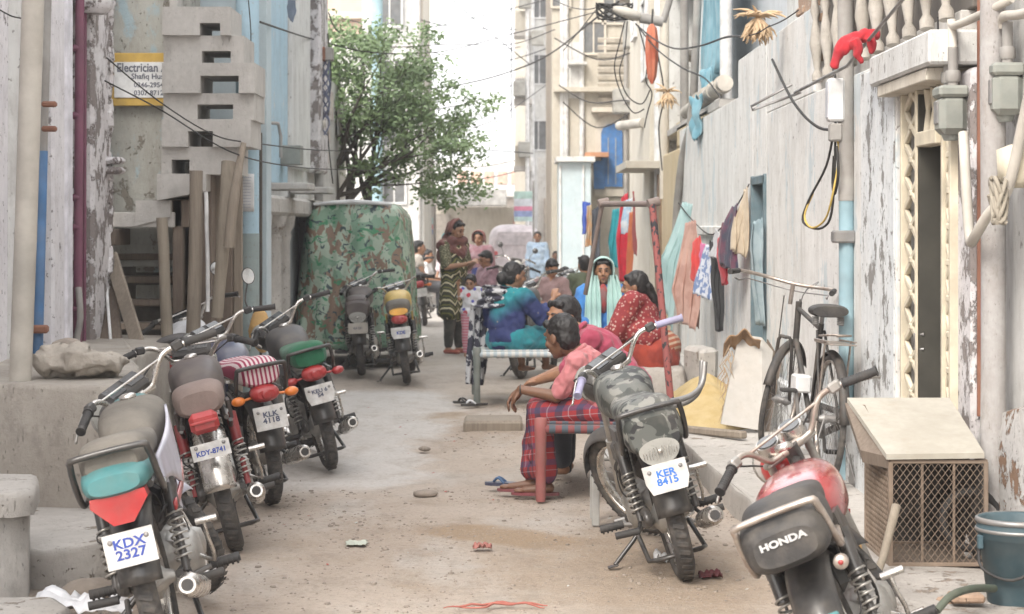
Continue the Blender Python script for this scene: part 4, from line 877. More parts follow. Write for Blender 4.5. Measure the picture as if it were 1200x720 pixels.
# cable knot, street lamp, red umbrella
t=thing('street_lamp','dirty grey street lamp head tangled in cables at the top of the alley','street lamp',P(735,16,24))
b=MB(); b.ell((0,0,0),(.20,.13,.07),rot=Matrix.Rotation(.3,3,'Y')); b.build('lamp_head',m_pvc,t); b=MB(); b.cyl((.15,0,-.05),(.42,0,-.10),.06); b.cyl((.42,0,-.1),(.6,0,.5),.04); b.build('lamp_arm',m_pipeg,t)
b=MB(); 
for k in range(9): a=k*1.3; b.tube([(-.15+.22*sin(a+j*1.2),.05*cos(j+a),.02+.10*cos(a*1.7+j*1.4)) for j in range(5)],.010,5,sub=4,cap=False)
b.build('wire_tangle',m_wire,t)
t=thing('folded_umbrella','folded faded red umbrella hanging point down from the street lamp','umbrella',P(764,62,23.5))
b=MB(); b.rings([[V(((r_*(1+.16*cos(a*6)))*cos(a),(r_*(1+.16*cos(a*6)))*sin(a),z)) for a in [2*pi*k/36 for k in range(36)]] for z,r_ in((.33,.015),(.28,.05),(.1,.068),(-.1,.062),(-.28,.045),(-.36,.012))]); b.build('canopy',fabric('faded_red_umbrella',(.42,.10,.05),(.5,.16,.09),sc=5),t)
MB().cyl((0,0,.33),(0.01,0,.5),.012).build('handle',m_blk,t)
def palm(name,label,c,s_,n,mat):
    b=MB(); q=random.Random(n)
    for k in range(n*9):
        a=q.uniform(0,2*pi); L=s_*q.uniform(.7,1.25); pts=[V(c)]; d=V((cos(a)*.4,sin(a)*.4,-.4 if q.random()<.8 else .3)).normalized()
        for j in range(4): d=(d+V((q.uniform(-.5,.5),q.uniform(-.5,.5),-.22))).normalized(); pts.append(pts[-1]+d*L/4)
        b.tube(pts,[.005,.016*s_/.25,.017*s_/.25,.011*s_/.25,.003],5)
    return tag(b.build(name,mat),label,'dried leaves','bundles of dried leaves')
m_dry=paint('dried_leaf',(.52,.38,.24),.85,dust=.3)
palm('dried_leaves','large tan bundle of dried leaves hung over the white wall',P(888,20,14.2),.17,16,m_dry)
palm('dried_leaves','small tan bundle of dried leaves at the left end of the fat sewer pipe',P(782,108,21.5),.17,9,m_dry)
tag(curtain('rag','faded blue rag caught under the fat sewer pipe',1.85,20.3,20.9,2.45,2.85,m_curt,2,.03),None,'rag')

for lab,pts in (('faint cable from the salmon house to the far tower top',[(450,8,46),(520,30,50),(605,35,60)]),('faint sagging cable just below the top of the sky',[(470,52,44),(540,66,50),(610,55,60)]),
 ('faint cable touching the tree crown right side',[(555,150,45),(590,135,52),(640,100,58)]),('faint cable low over the far awning',[(500,205,60),(560,210,62),(610,200,64)]),
 ('faint cable parallel to the far awning',[(500,190,60),(560,196,62),(612,186,64)]),('cable bundle running along the beige house front',[(655,100,43),(690,120,40),(735,118,34),(760,130,30)]),
 ('slack cable hanging in front of the slatted window',[(650,45,43),(700,70,40),(745,60,34)]),('slack cable crossing above the blue arched shutter',[(660,120,43),(700,150,41),(750,125,33)]),
 ('thin cable dropping past the buff pier',[(770,60,24),(778,110,24),(772,150,25),(776,200,25)]),
 ('thin wire sagging along the white wall',[(905,70,13.5),(930,120,12.5),(960,150,11.8),(990,150,11.4)]),('thin cable down the columned house wall',[(318,0,21),(322,60,21),(316,120,21),(320,190,21)]),
 ('thin cable beside the utility pole',[(384,40,25),(388,90,26),(384,150,26),(390,215,27)])): cable(lab,pts,.012 if pts[0][2]<30 else .018)
# ---------------------------------------------------------------- motorcycles
AX=V((0,-sin(R(27)),cos(R(27)))); A0=V((0,1.155,.295))
def ax_pt(t,x=0,off=0): # point along the steering axis; off = forward of it
    return A0+AX*t+V((x,0,0))+V((0,cos(R(27)),sin(R(27))))*off
_wc={}
def wheel_parts(root,cy,S,fat=1.0,lod=0):
    # the tyre is the wheel, the rim and the hub its pieces
    key=(round(cy,2),round(fat,2),lod)
    b=MB().at(S); c=(0,cy,.295); n=40 if lod==0 else 24
    b.lathe([(.258+.036*cos(a),.036*fat*sin(a)) for a in [2*pi*k/14 for k in range(14)]],c,'X',n,True)
    if lod==0:
        for k in range(44):
            a=2*pi*k/44; b.bar((-.02*fat,cy+.296*cos(a),.295+.296*sin(a)),(.02*fat,cy+.296*cos(a+.06),.295+.296*sin(a+.06)),.02,.004,.001,up=(0,cos(a),sin(a)))
    t=b.build('wheel',m_tyre,root)
    b=MB().at(S); b.lathe([(.236,-.024),(.236,.024),(.226,.027),(.219,.012),(.219,-.012),(.226,-.027)],c,'X',n,True); b.build('rim',m_chr,t)
    b=MB().at(S); b.lathe([(.02,-.085),(.055,-.06),(.072,-.05),(.072,.02),(.03,.055),(.02,.085)],c,'X',18)
    for k in range(28 if lod==0 else 14):
        a=2*pi*k/(28 if lod==0 else 14); s_=1 if k%2 else -1; a2=a+.25*(1 if k%4<2 else -1)
        b.tube([(s_*.035,cy+.06*cos(a),.295+.06*sin(a)),(0,cy+.224*cos(a2),.295+.224*sin(a2))],.0019,3,cap=False)
    b.build('hub',m_alu,t)
def fender(root,cy,S,a0,a1,w,mat,name='rear_fender',r=.335,flare=0,parent=None):
    def fn(u,v):
        a=R(a0+(a1-a0)*u); t=(v-.5)*2; rr=r-.045*t*t-.0*u
        return V((w*(1+flare*u)*t,cy+rr*cos(a),.295+rr*sin(a)))
    return MB().at(S).sheet(fn,22,10).build(name,mat,parent or root,thick=.004)
def shock(root,x,p0,p1,spring,cover,lod=0):
    p0=V((x,*p0)); p1=V((x,*p1)); d=p1-p0
    b=MB(); b.cyl(p0,p0+d*.35,.014); b.cyl(p0+d*.55,p1,.026,n=14); b.cyl(p1-d*.03,p1,.016); o=b.build('shock_absorber',cover,root)
    n=7*10 if lod==0 else 7*6; a=p0+d*.1; e=p0+d*.62; t=(e-a).normalized(); u=t.orthogonal().normalized(); v=t.cross(u)
    pts=[a+(e-a)*k/n+.029*(cos(2*pi*k*7/n)*u+sin(2*pi*k*7/n)*v) for k in range(n+1)]
    MB().tube(pts,.0048,5).build('spring',spring,o)
def plate(root,parent,M,lines,w,h,shape='rect',ink=m_ink,bolts=True,mat=None,fs=None,seed=0,dy=0):
    """M puts the plate: x right, y up, z towards the viewer"""
    b=MB().at(M)
    if shape=='rect': pts=[(-w/2,-h/2),(w/2,-h/2),(w/2,h/2),(-w/2,h/2)]
    elif shape=='badge': pts=[(-w*.4,-h/2),(w*.4,-h/2),(w*.5,-h*.1),(w*.5,h/2),(-w*.5,h/2),(-w*.5,-h*.1)]
    else: pts=[(-w*.25,-h/2),(0,-h*.56),(w*.25,-h/2),(w*.5,-.02),(w*.5,h*.35),(w*.4,h/2),(-w*.4,h/2),(-w*.5,h*.35),(-w*.5,-.02)]
    b.poly([(x,y,0) for x,y in pts],(0,0,-.003))
    o=b.build('number_plate',mat or m_plate,root,fix=True)
    if bolts:
        b=MB().at(M)
        for sx in(-1,1): b.lathe([(.009,0),(.009,.003),(.004,.005)],(sx*w*.36,h*.27 if len(lines)>1 else h*.3,0),'Z',10)
        b.build('plate_bolts',m_steel,o)
    if lines:
        text_mesh('plate_writing','\n'.join(lines),(fs or (h*.42 if len(lines)>1 else h*.55))*.74,ink,o,M@Matrix.Translation((0,dy,.0012)),.0006,(fs or .05)*.022,1.15 if len(lines)>1 else 1,ls=.82)
    return o
def bike(label,pose,tank,seat,side=None,tail='round',lines=(),rear='black',rail='black',mirrors=0,shockc=None,grips=None,lod=0,
         plate_w=.17,plate_h=.115,pshape='rect',indic=None,group=None,shape='cg',ink=m_ink,engine=None,guard=False,cluster='box',pmat=None,fs=None,dy=0,cowl=None,steer_extra=None,cat='motorcycle'):
    X,Y,hd,ln,st,dz=pose
    r=thing('motorcycle',label,cat,(X,Y,dz),0,group or 'motorcycles parked in the alley'); r.rotation_euler=(0,-R(ln),R(hd))
    S=Matrix.Translation(A0)@Matrix.Rotation(R(st),4,AX)@Matrix.Translation(-A0); I=Matrix()
    side=side or tank; grips=grips or m_rub; engine=engine or m_alu
    wheel_parts(r,0,I,1.15,lod); wheel_parts(r,1.2,S,.95,lod)
    # frame, swingarm
    b=MB()
    b.tube([(0,.86,.86),(0,.62,.72),(0,.3,.68),(0,-.1,.68)],.018,8,sub=3)
    b.tube([(0,.88,.80),(0,.80,.45),(0,.72,.24),(0,.45,.17)],.017,8,sub=3)
    for s_ in(-1,1):
        b.tube([(s_*.1,.1,.68),(s_*.105,-.25,.66)],.013,8); b.tube([(s_*.1,.28,.28),(s_*.1,0,.295)],.017,8)
        b.tube([(s_*.09,.3,.66),(s_*.1,.3,.28)],.014,8); b.tube([(s_*.1,.32,.45),(s_*.12,.0,.62)],.011,6)
    b.cyl(ax_pt(.55),ax_pt(.69),.03)
    b.build('frame',m_blk,r)
    # engine with fins and side covers
    b=MB(); b.ell((0,.5,.30),(.115,.2,.125)); b.loft([(.36,0,.29,.09,.09),(.42,0,.29,.1,.12),(.62,0,.30,.1,.11),(.68,0,.31,.08,.08)],20,3)
    for s_ in(-1,1): b.lathe([(.02,s_*.152),(.07,s_*.148),(.098,s_*.13),(.104,s_*.09)],(0,.46+.02*s_,.29),'X',24)
    b.lathe([(.02,.158),(.05,.15),(.062,.12)],(0,.62,.31),'X',18)
    o=b.build('engine',engine,r)
    b=MB(); T=Matrix.Translation((0,.63,.40))@Matrix.Rotation(R(-18),4,'X')
    b.at(T); b.cyl((0,0,0),(0,0,.2),.05)
    for k in range(9): b.box((0,0,.015+k*.019),(.15,.15,.006),.002)
    b.box((0,0,.205),(.11,.12,.05),.012); b.build('cylinder_fins',m_steel if lod else m_alu,o)
    b=MB(); b.ell((0,.42,.5),(.035,.07,.05)); b.box((0,.27,.52),(.15,.13,.18),.03); b.build('carburettor',m_blkp,r)
    if lod==0:
        q=random.Random(int(abs(X*100)+Y)); b=MB()
        for k in range(7):
            s_=q.choice((-1,1)); p0_=V((s_*q.uniform(.03,.1),q.uniform(.2,.4),q.uniform(.5,.66))); p3_=V((s_*q.uniform(.05,.13),q.uniform(-.1,.6),q.uniform(.3,.5)))
            b.tube([p0_,p0_+V((s_*.05,q.uniform(-.1,.1),-.06)),p3_+V((s_*.04,0,.05)),p3_],q.choice((.003,.004,.006)),5,sub=4)
        b.build('wiring',m_rub,r)
        b=MB(); b.tube([(.11,.42,.2),(.16,.55,.18),(.17,.66,.2),(.2,.68,.21)],.007,6,sub=3); b.box((.205,.68,.215),(.05,.03,.012),.003); b.build('brake_pedal',m_chr,r)
        b=MB(); b.tube([(-.11,.5,.2),(-.15,.56,.2),(-.16,.66,.22)],.006,6); b.cyl((-.15,.66,.22),(-.2,.66,.22),.01); b.build('gear_pedal',m_steel,r)
        b=MB(); b.box((-.13,.16,.60),(.06,.14,.1),.02); b.build('tool_box',m_blkp,r)
    # exhaust on the right
    b=MB(); b.tube([(.02,.72,.5),(.06,.82,.42),(.10,.80,.28),(.12,.68,.17),(.135,.4,.16),(.145,.2,.19),(.15,.08,.22)],.019,10,sub=4)
    b.tube([(.15,.12,.21),(.152,.05,.225),(.155,-.28,.29),(.156,-.34,.30),(.156,-.36,.303)],[.02,.042,.044,.04,.03],14)
    o=b.build('exhaust',m_chr,r); MB().cyl((.156,-.34,.30),(.156,-.366,.304),.021).build('exhaust_tip',m_rub,o)
    b=MB(); b.tube([(.12,.43,.3),(.2,.36,.26),(.2,.3,.36),(.2,.29,.42)],.008,8,sub=2); b.cyl((.17,.29,.425),(.25,.29,.425),.013); b.build('kick_starter',m_chr,r)
    for s_ in(-1,1):
        b=MB(); b.cyl((s_*.1,.4,.22),(s_*.19,.4,.24),.01); b.build('footpeg_bracket',m_steel,r)
        b=MB(); b.cyl((s_*.18,.4,.24),(s_*.29,.4,.245),.018,n=10)
        for k in range(5): b.cyl((s_*(.195+k*.02),.4,.24),(s_*(.202+k*.02),.4,.24),.021,n=10)
        b.build('footpeg',m_rub,r)
        b=MB(); b.tube([(s_*.1,.15,.4),(s_*.13,.08,.27),(s_*.15,.06,.25)],.009,8); b.cyl((s_*.14,.06,.25),(s_*.25,.06,.255),.016,n=10); b.build('pillion_footpeg',m_rub,r)
        shock(r,s_*.128,(-.0,.30),(.10,.645),m_spring,shockc or m_blk,lod)
    b=MB(); b.tube([(-.1,.12,.26),(-.1,-.08,.3),(-.1,.0,.34),(-.1,.35,.33),(-.1,.45,.27)],.02,8,sub=3); b.box((-.105,.17,.335),(.03,.4,.035),.008); b.build('chain_guard',m_blk,r)
    zg=lambda x:-x*math.tan(R(ln))
    b=MB(); b.tube([(-.09,.38,.22),(-.16,.36,.16),(-.27,.32,zg(-.27)+.012)],.011,8); b.box((-.28,.32,zg(-.28)+.006),(.05,.04,.008),.002); b.build('side_stand',m_blk,r)
    b=MB(); b.tube([(-.14,.25,.21),(-.13,.1,.1),(-.1,.02,.11),(.1,.02,.11),(.13,.1,.1),(.1,.25,.21)],.011,8); b.build('centre_stand',m_blk,r)
    # tank
    if shape=='cg': secs=[(.34,0,.765,.07,.05),(.37,0,.77,.1,.075),(.46,0,.79,.122,.1),(.6,0,.80,.14,.118),(.72,0,.805,.142,.115),(.80,0,.80,.12,.1),(.86,0,.80,.07,.06)]
    else: secs=[(.18,0,.70,.09,.05),(.23,0,.71,.13,.085),(.34,0,.72,.158,.11),(.5,0,.73,.165,.115),(.66,0,.74,.15,.115),(.78,0,.75,.11,.1),(.86,0,.76,.06,.055)]
    b=MB().loft(secs,28,2.7); tk=b.build('fuel_tank',tank,r,sub=1)
    b=MB(); b.lathe([(.028,0),(.034,.006),(.034,.02),(.02,.027)],(0,.64,.908),'Z',16); b.build('fuel_cap',m_chr,tk)
    # seat
    b=MB().loft([(.44,0,.775,.07,.03),(.40,0,.775,.1,.045),(.25,0,.765,.115,.05),(.05,0,.775,.125,.055),(-.12,0,.78,.126,.072),(-.24,0,.775,.122,.082),(-.295,0,.765,.11,.072),(-.315,0,.76,.09,.05)],26,3.0)
    st_=b.build('seat',seat,r,sub=1)
    for s_ in(-1,1):
        b=MB().poly([(s_*.118,.36,.70),(s_*.122,.02,.71),(s_*.12,.1,.55),(s_*.12,.33,.48)],(s_*.016,0,0)); b.build('side_panel',side,r,fix=True)
    # tail
    fm={'black':m_blk,'chrome':m_chr}.get(rear,rear)
    fender(r,0,I,50,172,.075,fm,r=.345)
    if tail=='tri':
        b=MB().loft([(-.16,0,.72,.13,.06),(-.27,0,.715,.125,.062),(-.35,0,.70,.112,.05),(-.375,0,.70,.09,.032)],24,2.8); b.build('tail_cowl',cowl or m_aqua,r,sub=1)
        b=MB().poly([(-.095,-.36,.665),(.095,-.36,.665),(.10,-.36,.635),(.035,-.36,.56),(-.035,-.36,.56),(-.10,-.36,.635)],(0,.09,0)); 
        b.build('tail_light',m_red,r,sub=0,fix=True); pz,py=.475,-.365
    elif tail=='box':
        b=MB(); b.box((0,-.325,.67),(.135,.09,.10),.022); b.box((0,-.375,.675),(.13,.02,.012),.003); b.build('tail_light',m_red,r); pz,py=.54,-.365
    elif tail=='visor':
        b=MB().loft([(-.12,0,.73,.13,.10),(-.26,0,.72,.135,.105),(-.325,0,.705,.128,.095),(-.35,0,.70,.105,.075)],26,2.9); b.build('tail_cowl',seat,r,sub=1)
        b=MB().poly([(.088*cos(a),-.352,.635+(.045 if sin(a)>0 else .07)*sin(a)) for a in [2*pi*k/24 for k in range(24)]],(0,.07,0)); o=b.build('tail_light',m_clear,r,fix=True)
        b=MB(); b.ell((0,-.364,.628),(.010,.008,.010))
        for k in range(-6,7):
            if k: b.box((k*.012,-.363,.620),(.002,.004,.066-abs(k)*.006),.0008)
        b.build('lens_ribs',m_chr,o); pz,py=.515,-.37
    elif tail=='bare': pz,py=.5,-.34
    else:
        b=MB().loft([(-.25,0,.665,.07,.04),(-.31,0,.66,.085,.05),(-.345,0,.655,.08,.045),(-.36,0,.655,.05,.025)],20,2.3); o=b.build('tail_light',m_red if tail!='amber' else m_red,r,sub=1)
        MB().lathe([(.028,-.362),(.026,-.366),(.01,-.366)],(0,0,.655),'Y',16).build('reflector',m_red,o); pz,py=.53,-.375
        if tail=='amber':
            b=MB().loft([(-.2,0,.74,.1,.035),(-.3,0,.735,.1,.04),(-.34,0,.73,.085,.03)],20,2.5); b.build('tail_cowl',m_amber,r,sub=1)
    if lines is not None:
        Mp=Matrix.Translation((0,py,pz))@Matrix.Rotation(R(80),4,'X')
        plate(r,r,Mp,lines,plate_w,plate_h,pshape,ink,lod==0,pmat,fs,dy=dy)
        MB().box((0,py+.05,pz),(.03,.09,.02),.004).build('plate_bracket',m_blk,r)
    if rail:
        rm={'black':m_blk,'rust':m_chrr}.get(rail,rail); b=MB()
        if rail=='carrier':
            for s_ in(-1,1): b.tube([(s_*.135,.1,.68),(s_*.15,-.2,.7),(s_*.16,-.42,.84),(s_*.15,-.5,.92)],.014,8,sub=4)
            b.tube([(-.15,-.3,.76),(.15,-.3,.76)],.012,8); rm=m_steel
        else: b.tube([(-.12,.1,.665),(-.138,-.12,.64),(-.142,-.2,.64),(-.142,-.27,.70),(-.135,-.32,.79),(-.11,-.335,.81),(.11,-.335,.81),(.135,-.32,.79),(.142,-.27,.70),(.142,-.2,.64),(.138,-.12,.64),(.12,.1,.665)],.012,8,sub=3)
        b.build('grab_rail',rm,r)
    if indic:
        for s_ in(-1,1):
            b=MB(); b.tube([(s_*.06,-.3,.645),(s_*.12,-.31,.64)],.008,6); b.ell((s_*.15,-.315,.64),(.04,.028,.026)); b.build('indicator',indic,r)
    # front end, turned about the steering axis
    b=MB().at(S)
    for s_ in(-1,1):
        x=s_*.088
        b.cyl(ax_pt(.0,x,.04),ax_pt(.30,x,.04),.025,n=14); b.cyl(ax_pt(.28,x,.04),ax_pt(.66,x,.04),.016,n=12)
    b.box(ax_pt(.655,0,.02),(.23,.07,.025),.008); b.box(ax_pt(.5,0,.02),(.22,.07,.03),.008)
    b.cyl(V((-.1,1.2,.295)),V((.1,1.2,.295)),.01); b.build('fork',m_alu,r)
    fender(r,1.2,S,20,150,.062,side if rear!='chrome' else m_chr,'front_fender',.325)
    b=MB().at(S); b.ell(ax_pt(.54,0,.14),(.088,.075,.088)); hl=b.build('headlight',m_blk if rail!='rust' else m_red,r)
    b=MB().at(S); T=ax_pt(.54,0,.19)
    b.lathe([(.086,0),(.088,.02),(.07,.035),(.02,.045)],T,'Y',20); b.build('lens',m_clear,hl)
    b=MB().at(S)
    if cluster=='box':
        c=ax_pt(.70,0,.05); Rm=Matrix.Rotation(R(32),3,'X'); b.box(c,(.20,.115,.05),.014,rot=Rm); o=b.build('instrument_cluster',m_blkp,r)
        b=MB().at(S)
        for x in(-.05,.05): b.box(c+Rm@V((x,0,.027)),(.078,.075,.006),.002,rot=Rm)
        b.build('dials',m_glass,o)
    else:
        o=None; 
        for x in(-.055,.055):
            c=ax_pt(.70,x,.05); b.cyl(c-AX*.03,c+AX*.02,.045,n=20)
        o=b.build('instrument_cluster',m_chr,r); b=MB().at(S)
        for x in(-.055,.055): c=ax_pt(.722,x,.05); b.cyl(c,c+AX*.003,.038,n=20)
        b.build('dials',m_glass,o)
    # handlebar: rises from the clamp, spreads, sweeps back; cross brace
    b=MB().at(S)
    for s_ in(-1,1): b.tube([(0,.848,.895),(s_*.07,.846,.895),(s_*.105,.838,.905),(s_*.155,.80,.965),(s_*.20,.782,.985),(s_*.26,.74,.975),(s_*.36,.675,.945)],.0115,10,sub=4)
    b.cyl((-.045,.848,.895),(.045,.848,.895),.019,n=12); b.tube([(-.165,.795,.973),(.165,.795,.973)],.006,6)
    hb=b.build('handlebar',m_chrr if rail=='rust' else m_chr,r)
    for s_ in(-1,1):
        a=V((s_*.265,.737,.974)); e=V((s_*.375,.667,.942)); d=(e-a).normalized()
        b=MB().at(S); b.cyl(a,e,.0165,n=14); b.cyl(a,a+d*.006,.022,n=14); b.cyl(e-d*.006,e,.020,n=14)
        if lod==0:
            for k in range(9): b.cyl(a+d*(.015+k*.011),a+d*(.019+k*.011),.0178,n=14)
        b.build('grip',grips,hb)
        b=MB().at(S); b.box(a-d*.03,(.05,.035,.04),.008,rz=-s_*R(32)); o=b.build('switch_housing',m_blkp if rail!='rust' else m_alu,hb)
        b=MB().at(S); b.tube([a-d*.03+V((0,.025,0)),a+V((s_*.01,.045,-.005)),e+V((s_*.005,.05,-.02)),e+V((s_*.012,.055,-.03))],[.006,.006,.005,.007],8,sub=2); b.build('brake_lever' if s_>0 else 'clutch_lever',m_chr if grips!=m_rub else m_alu,hb)
        b=MB().at(S); b.tube([a-d*.03+V((0,.03,0)),(s_*.18,.93,.95),(s_*.06,.98,.86),(s_*.03,.9,.7)],.004,5,sub=4); b.build('control_cable',m_rub,hb)
        if mirrors and (mirrors==2 or s_==1):
            b=MB().at(S); q=a-d*.02; b.tube([q,q+V((0,.01,.06)),q+V((s_*.05,.0,.15))],.005,6,sub=3); o=b.build('mirror',m_blk,r)
            b=MB().at(S@Matrix.Translation(q+V((s_*.075,0,.19)))@Matrix.Rotation(R(8*s_),4,'Z')); b.lathe([(.0,.018),(.045,.014),(.052,0)],(0,0,0),'Y',18); b.v=[V(p) for p in b.v]; b.build('mirror_back',m_blk,o)
            b=MB().at(S@Matrix.Translation(q+V((s_*.075,-.001,.19)))@Matrix.Rotation(R(8*s_),4,'Z')); b.lathe([(.047,0),(.0,-.003)],(0,0,0),'Y',18); b.build('mirror_glass',m_mirror,o)
    return r
GL='motorcycles parked along the left wall'
kx=bike('black motorcycle with aqua tail cowl and white panel, plate KDX 2327, nearest on the left',(-1.22,7.36,5,14,42,.0),m_tanvinyl,m_tanvinyl,tail='tri',lines=('KDX','2327'),plate_w=.175,plate_h=.12,group=GL,side=m_silver,fs=.062)
b=MB()
b.sheet(lambda u,v:V((.135+.02*sin(pi*u),.62-.72*u,(.86-.12*u)*(1-v)+(.66-.02*u-.12*sin(pi*min(1,u*1.2))*(1-u))*v)),14,6); b.build('white_panel',m_silver,kx,thick=.01)
b=MB(); b.sheet(lambda u,v:V((.143+.012*sin(pi*u),.60-.60*u,.64-.09*u-.03*v)),10,2); b.build('red_trim',m_red,kx,thick=.008)
MB().loft([(.62,0,.885,.06,.03),(.7,0,.89,.075,.035),(.8,0,.885,.05,.03)],16,2.5).build('tank_top_stripe',m_aqua,kx)
bike('motorcycle with brown vinyl seat and chrome fender, plate KDY-8741, behind the aqua tailed one',(-1.32,9.85,9,14,-12,.0),m_brownseat,m_beige,tail='box',lines=('KDY-8741',),plate_w=.18,plate_h=.075,rear='chrome',rail=None,shockc=paint('dark_red_shock',(.22,.01,.015),.35,dust=.4),group=GL,side=m_brownseat,dy=-.008,fs=.044)
bike('motorcycle with pink and white striped seat and orange indicators, plate KLK 4118',(-1.35,11.5,20,10,25,.0),m_navy,MPINK,tail='round',lines=('KLK','4118'),plate_w=.18,plate_h=.13,group=GL,indic=m_orange,mirrors=1,ink=m_inkk,side=m_navy,fs=.055)
bike('motorcycle with dark green cloth seat cover, farthest of the left row, pointed white plate',(-1.16,13.15,14,14,33,.0),m_greyblk,m_gfab,tail='round',lines=('KEU 6','54'),plate_w=.18,plate_h=.12,pshape='badge',group=GL,indic=m_red,side=m_navy,ink=m_inkk,fs=.045,dy=.006)
bike('white tanked motorcycle mostly hidden behind the brown seated one',(-2.1,14.0,2,14,20,.0),m_white,m_greyblk,tail='box',lines=('KFF',),plate_w=.17,plate_h=.11,group=GL,indic=m_red,mirrors=1,side=m_white)
kr=bike('motorcycle with grey camouflage seat and clear tail lamp, plate KER 8415, beside the rope bed',(.77,9.05,3,15,35,0),MCAMO,MCAMO,tail='visor',lines=('KER','8415'),plate_w=.19,plate_h=.125,pshape='badge',rail='black',grips=m_lav,ink=paint('plate_ink_bright_blue',(.02,.14,.5),.5,dust=.1),side=m_greyblk,fs=.056)
for k in(0,1): MB().tube([(.10,.0+.08*k,.78-.03*k),(.22,.04+.08*k,.77-.03*k),(.30,.10+.08*k,.80-.02*k),(.345,.14+.08*k,.89)],.013,8,sub=4).build('side_guard',m_steel,kr)
h=bike('red tanked motorcycle with black HONDA seat and rusty grab rail, nearest on the right',(1.18,6.55,-12,23,30,-.07),m_tred,m_blkseat,tail='bare',lines=None,rail='rust',shape='cd',side=m_blk,cluster='round')
b=MB().loft([(-.05,0,.74,.142,.08),(-.2,0,.735,.145,.09),(-.30,0,.72,.142,.09),(-.345,0,.71,.128,.075),(-.365,0,.705,.1,.05)],28,3.2); o=b.build('seat_back_pad',m_blkseat,h,sub=1)
text_mesh('seat_writing','HONDA',.030,paint('grey_seat_print',(.42,.42,.42),.6),o,Matrix.Translation((0,-.368,.725))@Matrix.Rotation(R(84),4,'X'),.002,.0012,1.35)
o=MB().lathe([(.0,-.0),(.020,.0),(.024,.006),(.024,.03)],(.135,-.34,.60),'Y',16).build('indicator_socket',m_chrr,h); MB().lathe([(.0,-.006),(.007,-.006),(.009,.002)],(.135,-.34,.60),'Y',12).build('bulb',m_red,o)
MB().box((.0,-.385,.46),(.15,.02,.03),.005).build('teal_tag',m_aqua,h)
bike('dark brown motorcycle facing away beside the covered rickshaw, dusty blank plate',(-1.56,21.3,2,3,40,0),m_brownseat,m_brownseat,tail='visor',lines=('KA 531',),plate_w=.2,plate_h=.11,lod=1,rail=None,pmat=paint('dusty_plate',(.38,.35,.31),.6),ink=m_inkk,cowl=m_brownseat,fs=.04)
bike('yellow motorcycle with amber and red tail lamps beside the covered rickshaw',(-1.03,20.2,3,7,20,0),m_yel,m_tanvinyl,tail='amber',lines=('KDE',),plate_w=.19,plate_h=.11,lod=1,rail=None,side=m_yel,pshape='badge',fs=.06)
bike('black motorcycle with a white plate parked beyond the rickshaw left of the standing woman',(-1.36,32,8,10,20,0),m_blk,m_blkseat,tail='box',lines=(),plate_w=.19,plate_h=.13,lod=1,indic=m_orange)
GM='motorcycles parked beyond the rope beds'
bike('motorcycle with a big red tail lamp behind the woman in teal',(.1,20.9,-14,8,35,0),m_greyblk,m_gcover,tail='box',lines=(),lod=1,indic=m_orange,group=GM,grips=m_rub)
bike('motorcycle with black and white striped seat behind the woman in the aqua scarf',(.82,26.5,-2,6,20,0),m_blk,MBW,tail='box',lines=('K 74',),plate_w=.2,lod=1,group=GM,grips=m_red,fs=.05)
bike('motorcycle under a dark grey seat cover behind the boy with the bowed head',(.28,28,10,6,-20,0),m_gcover,m_gcover,tail='round',lines=(),lod=1,group=GM)
bike('white fronted motorcycle facing the camera in front of the pale van',(.05,38,176,5,12,0),m_white,m_blkseat,tail='round',lines=(),lod=1,group=GM,side=m_white,mirrors=2)
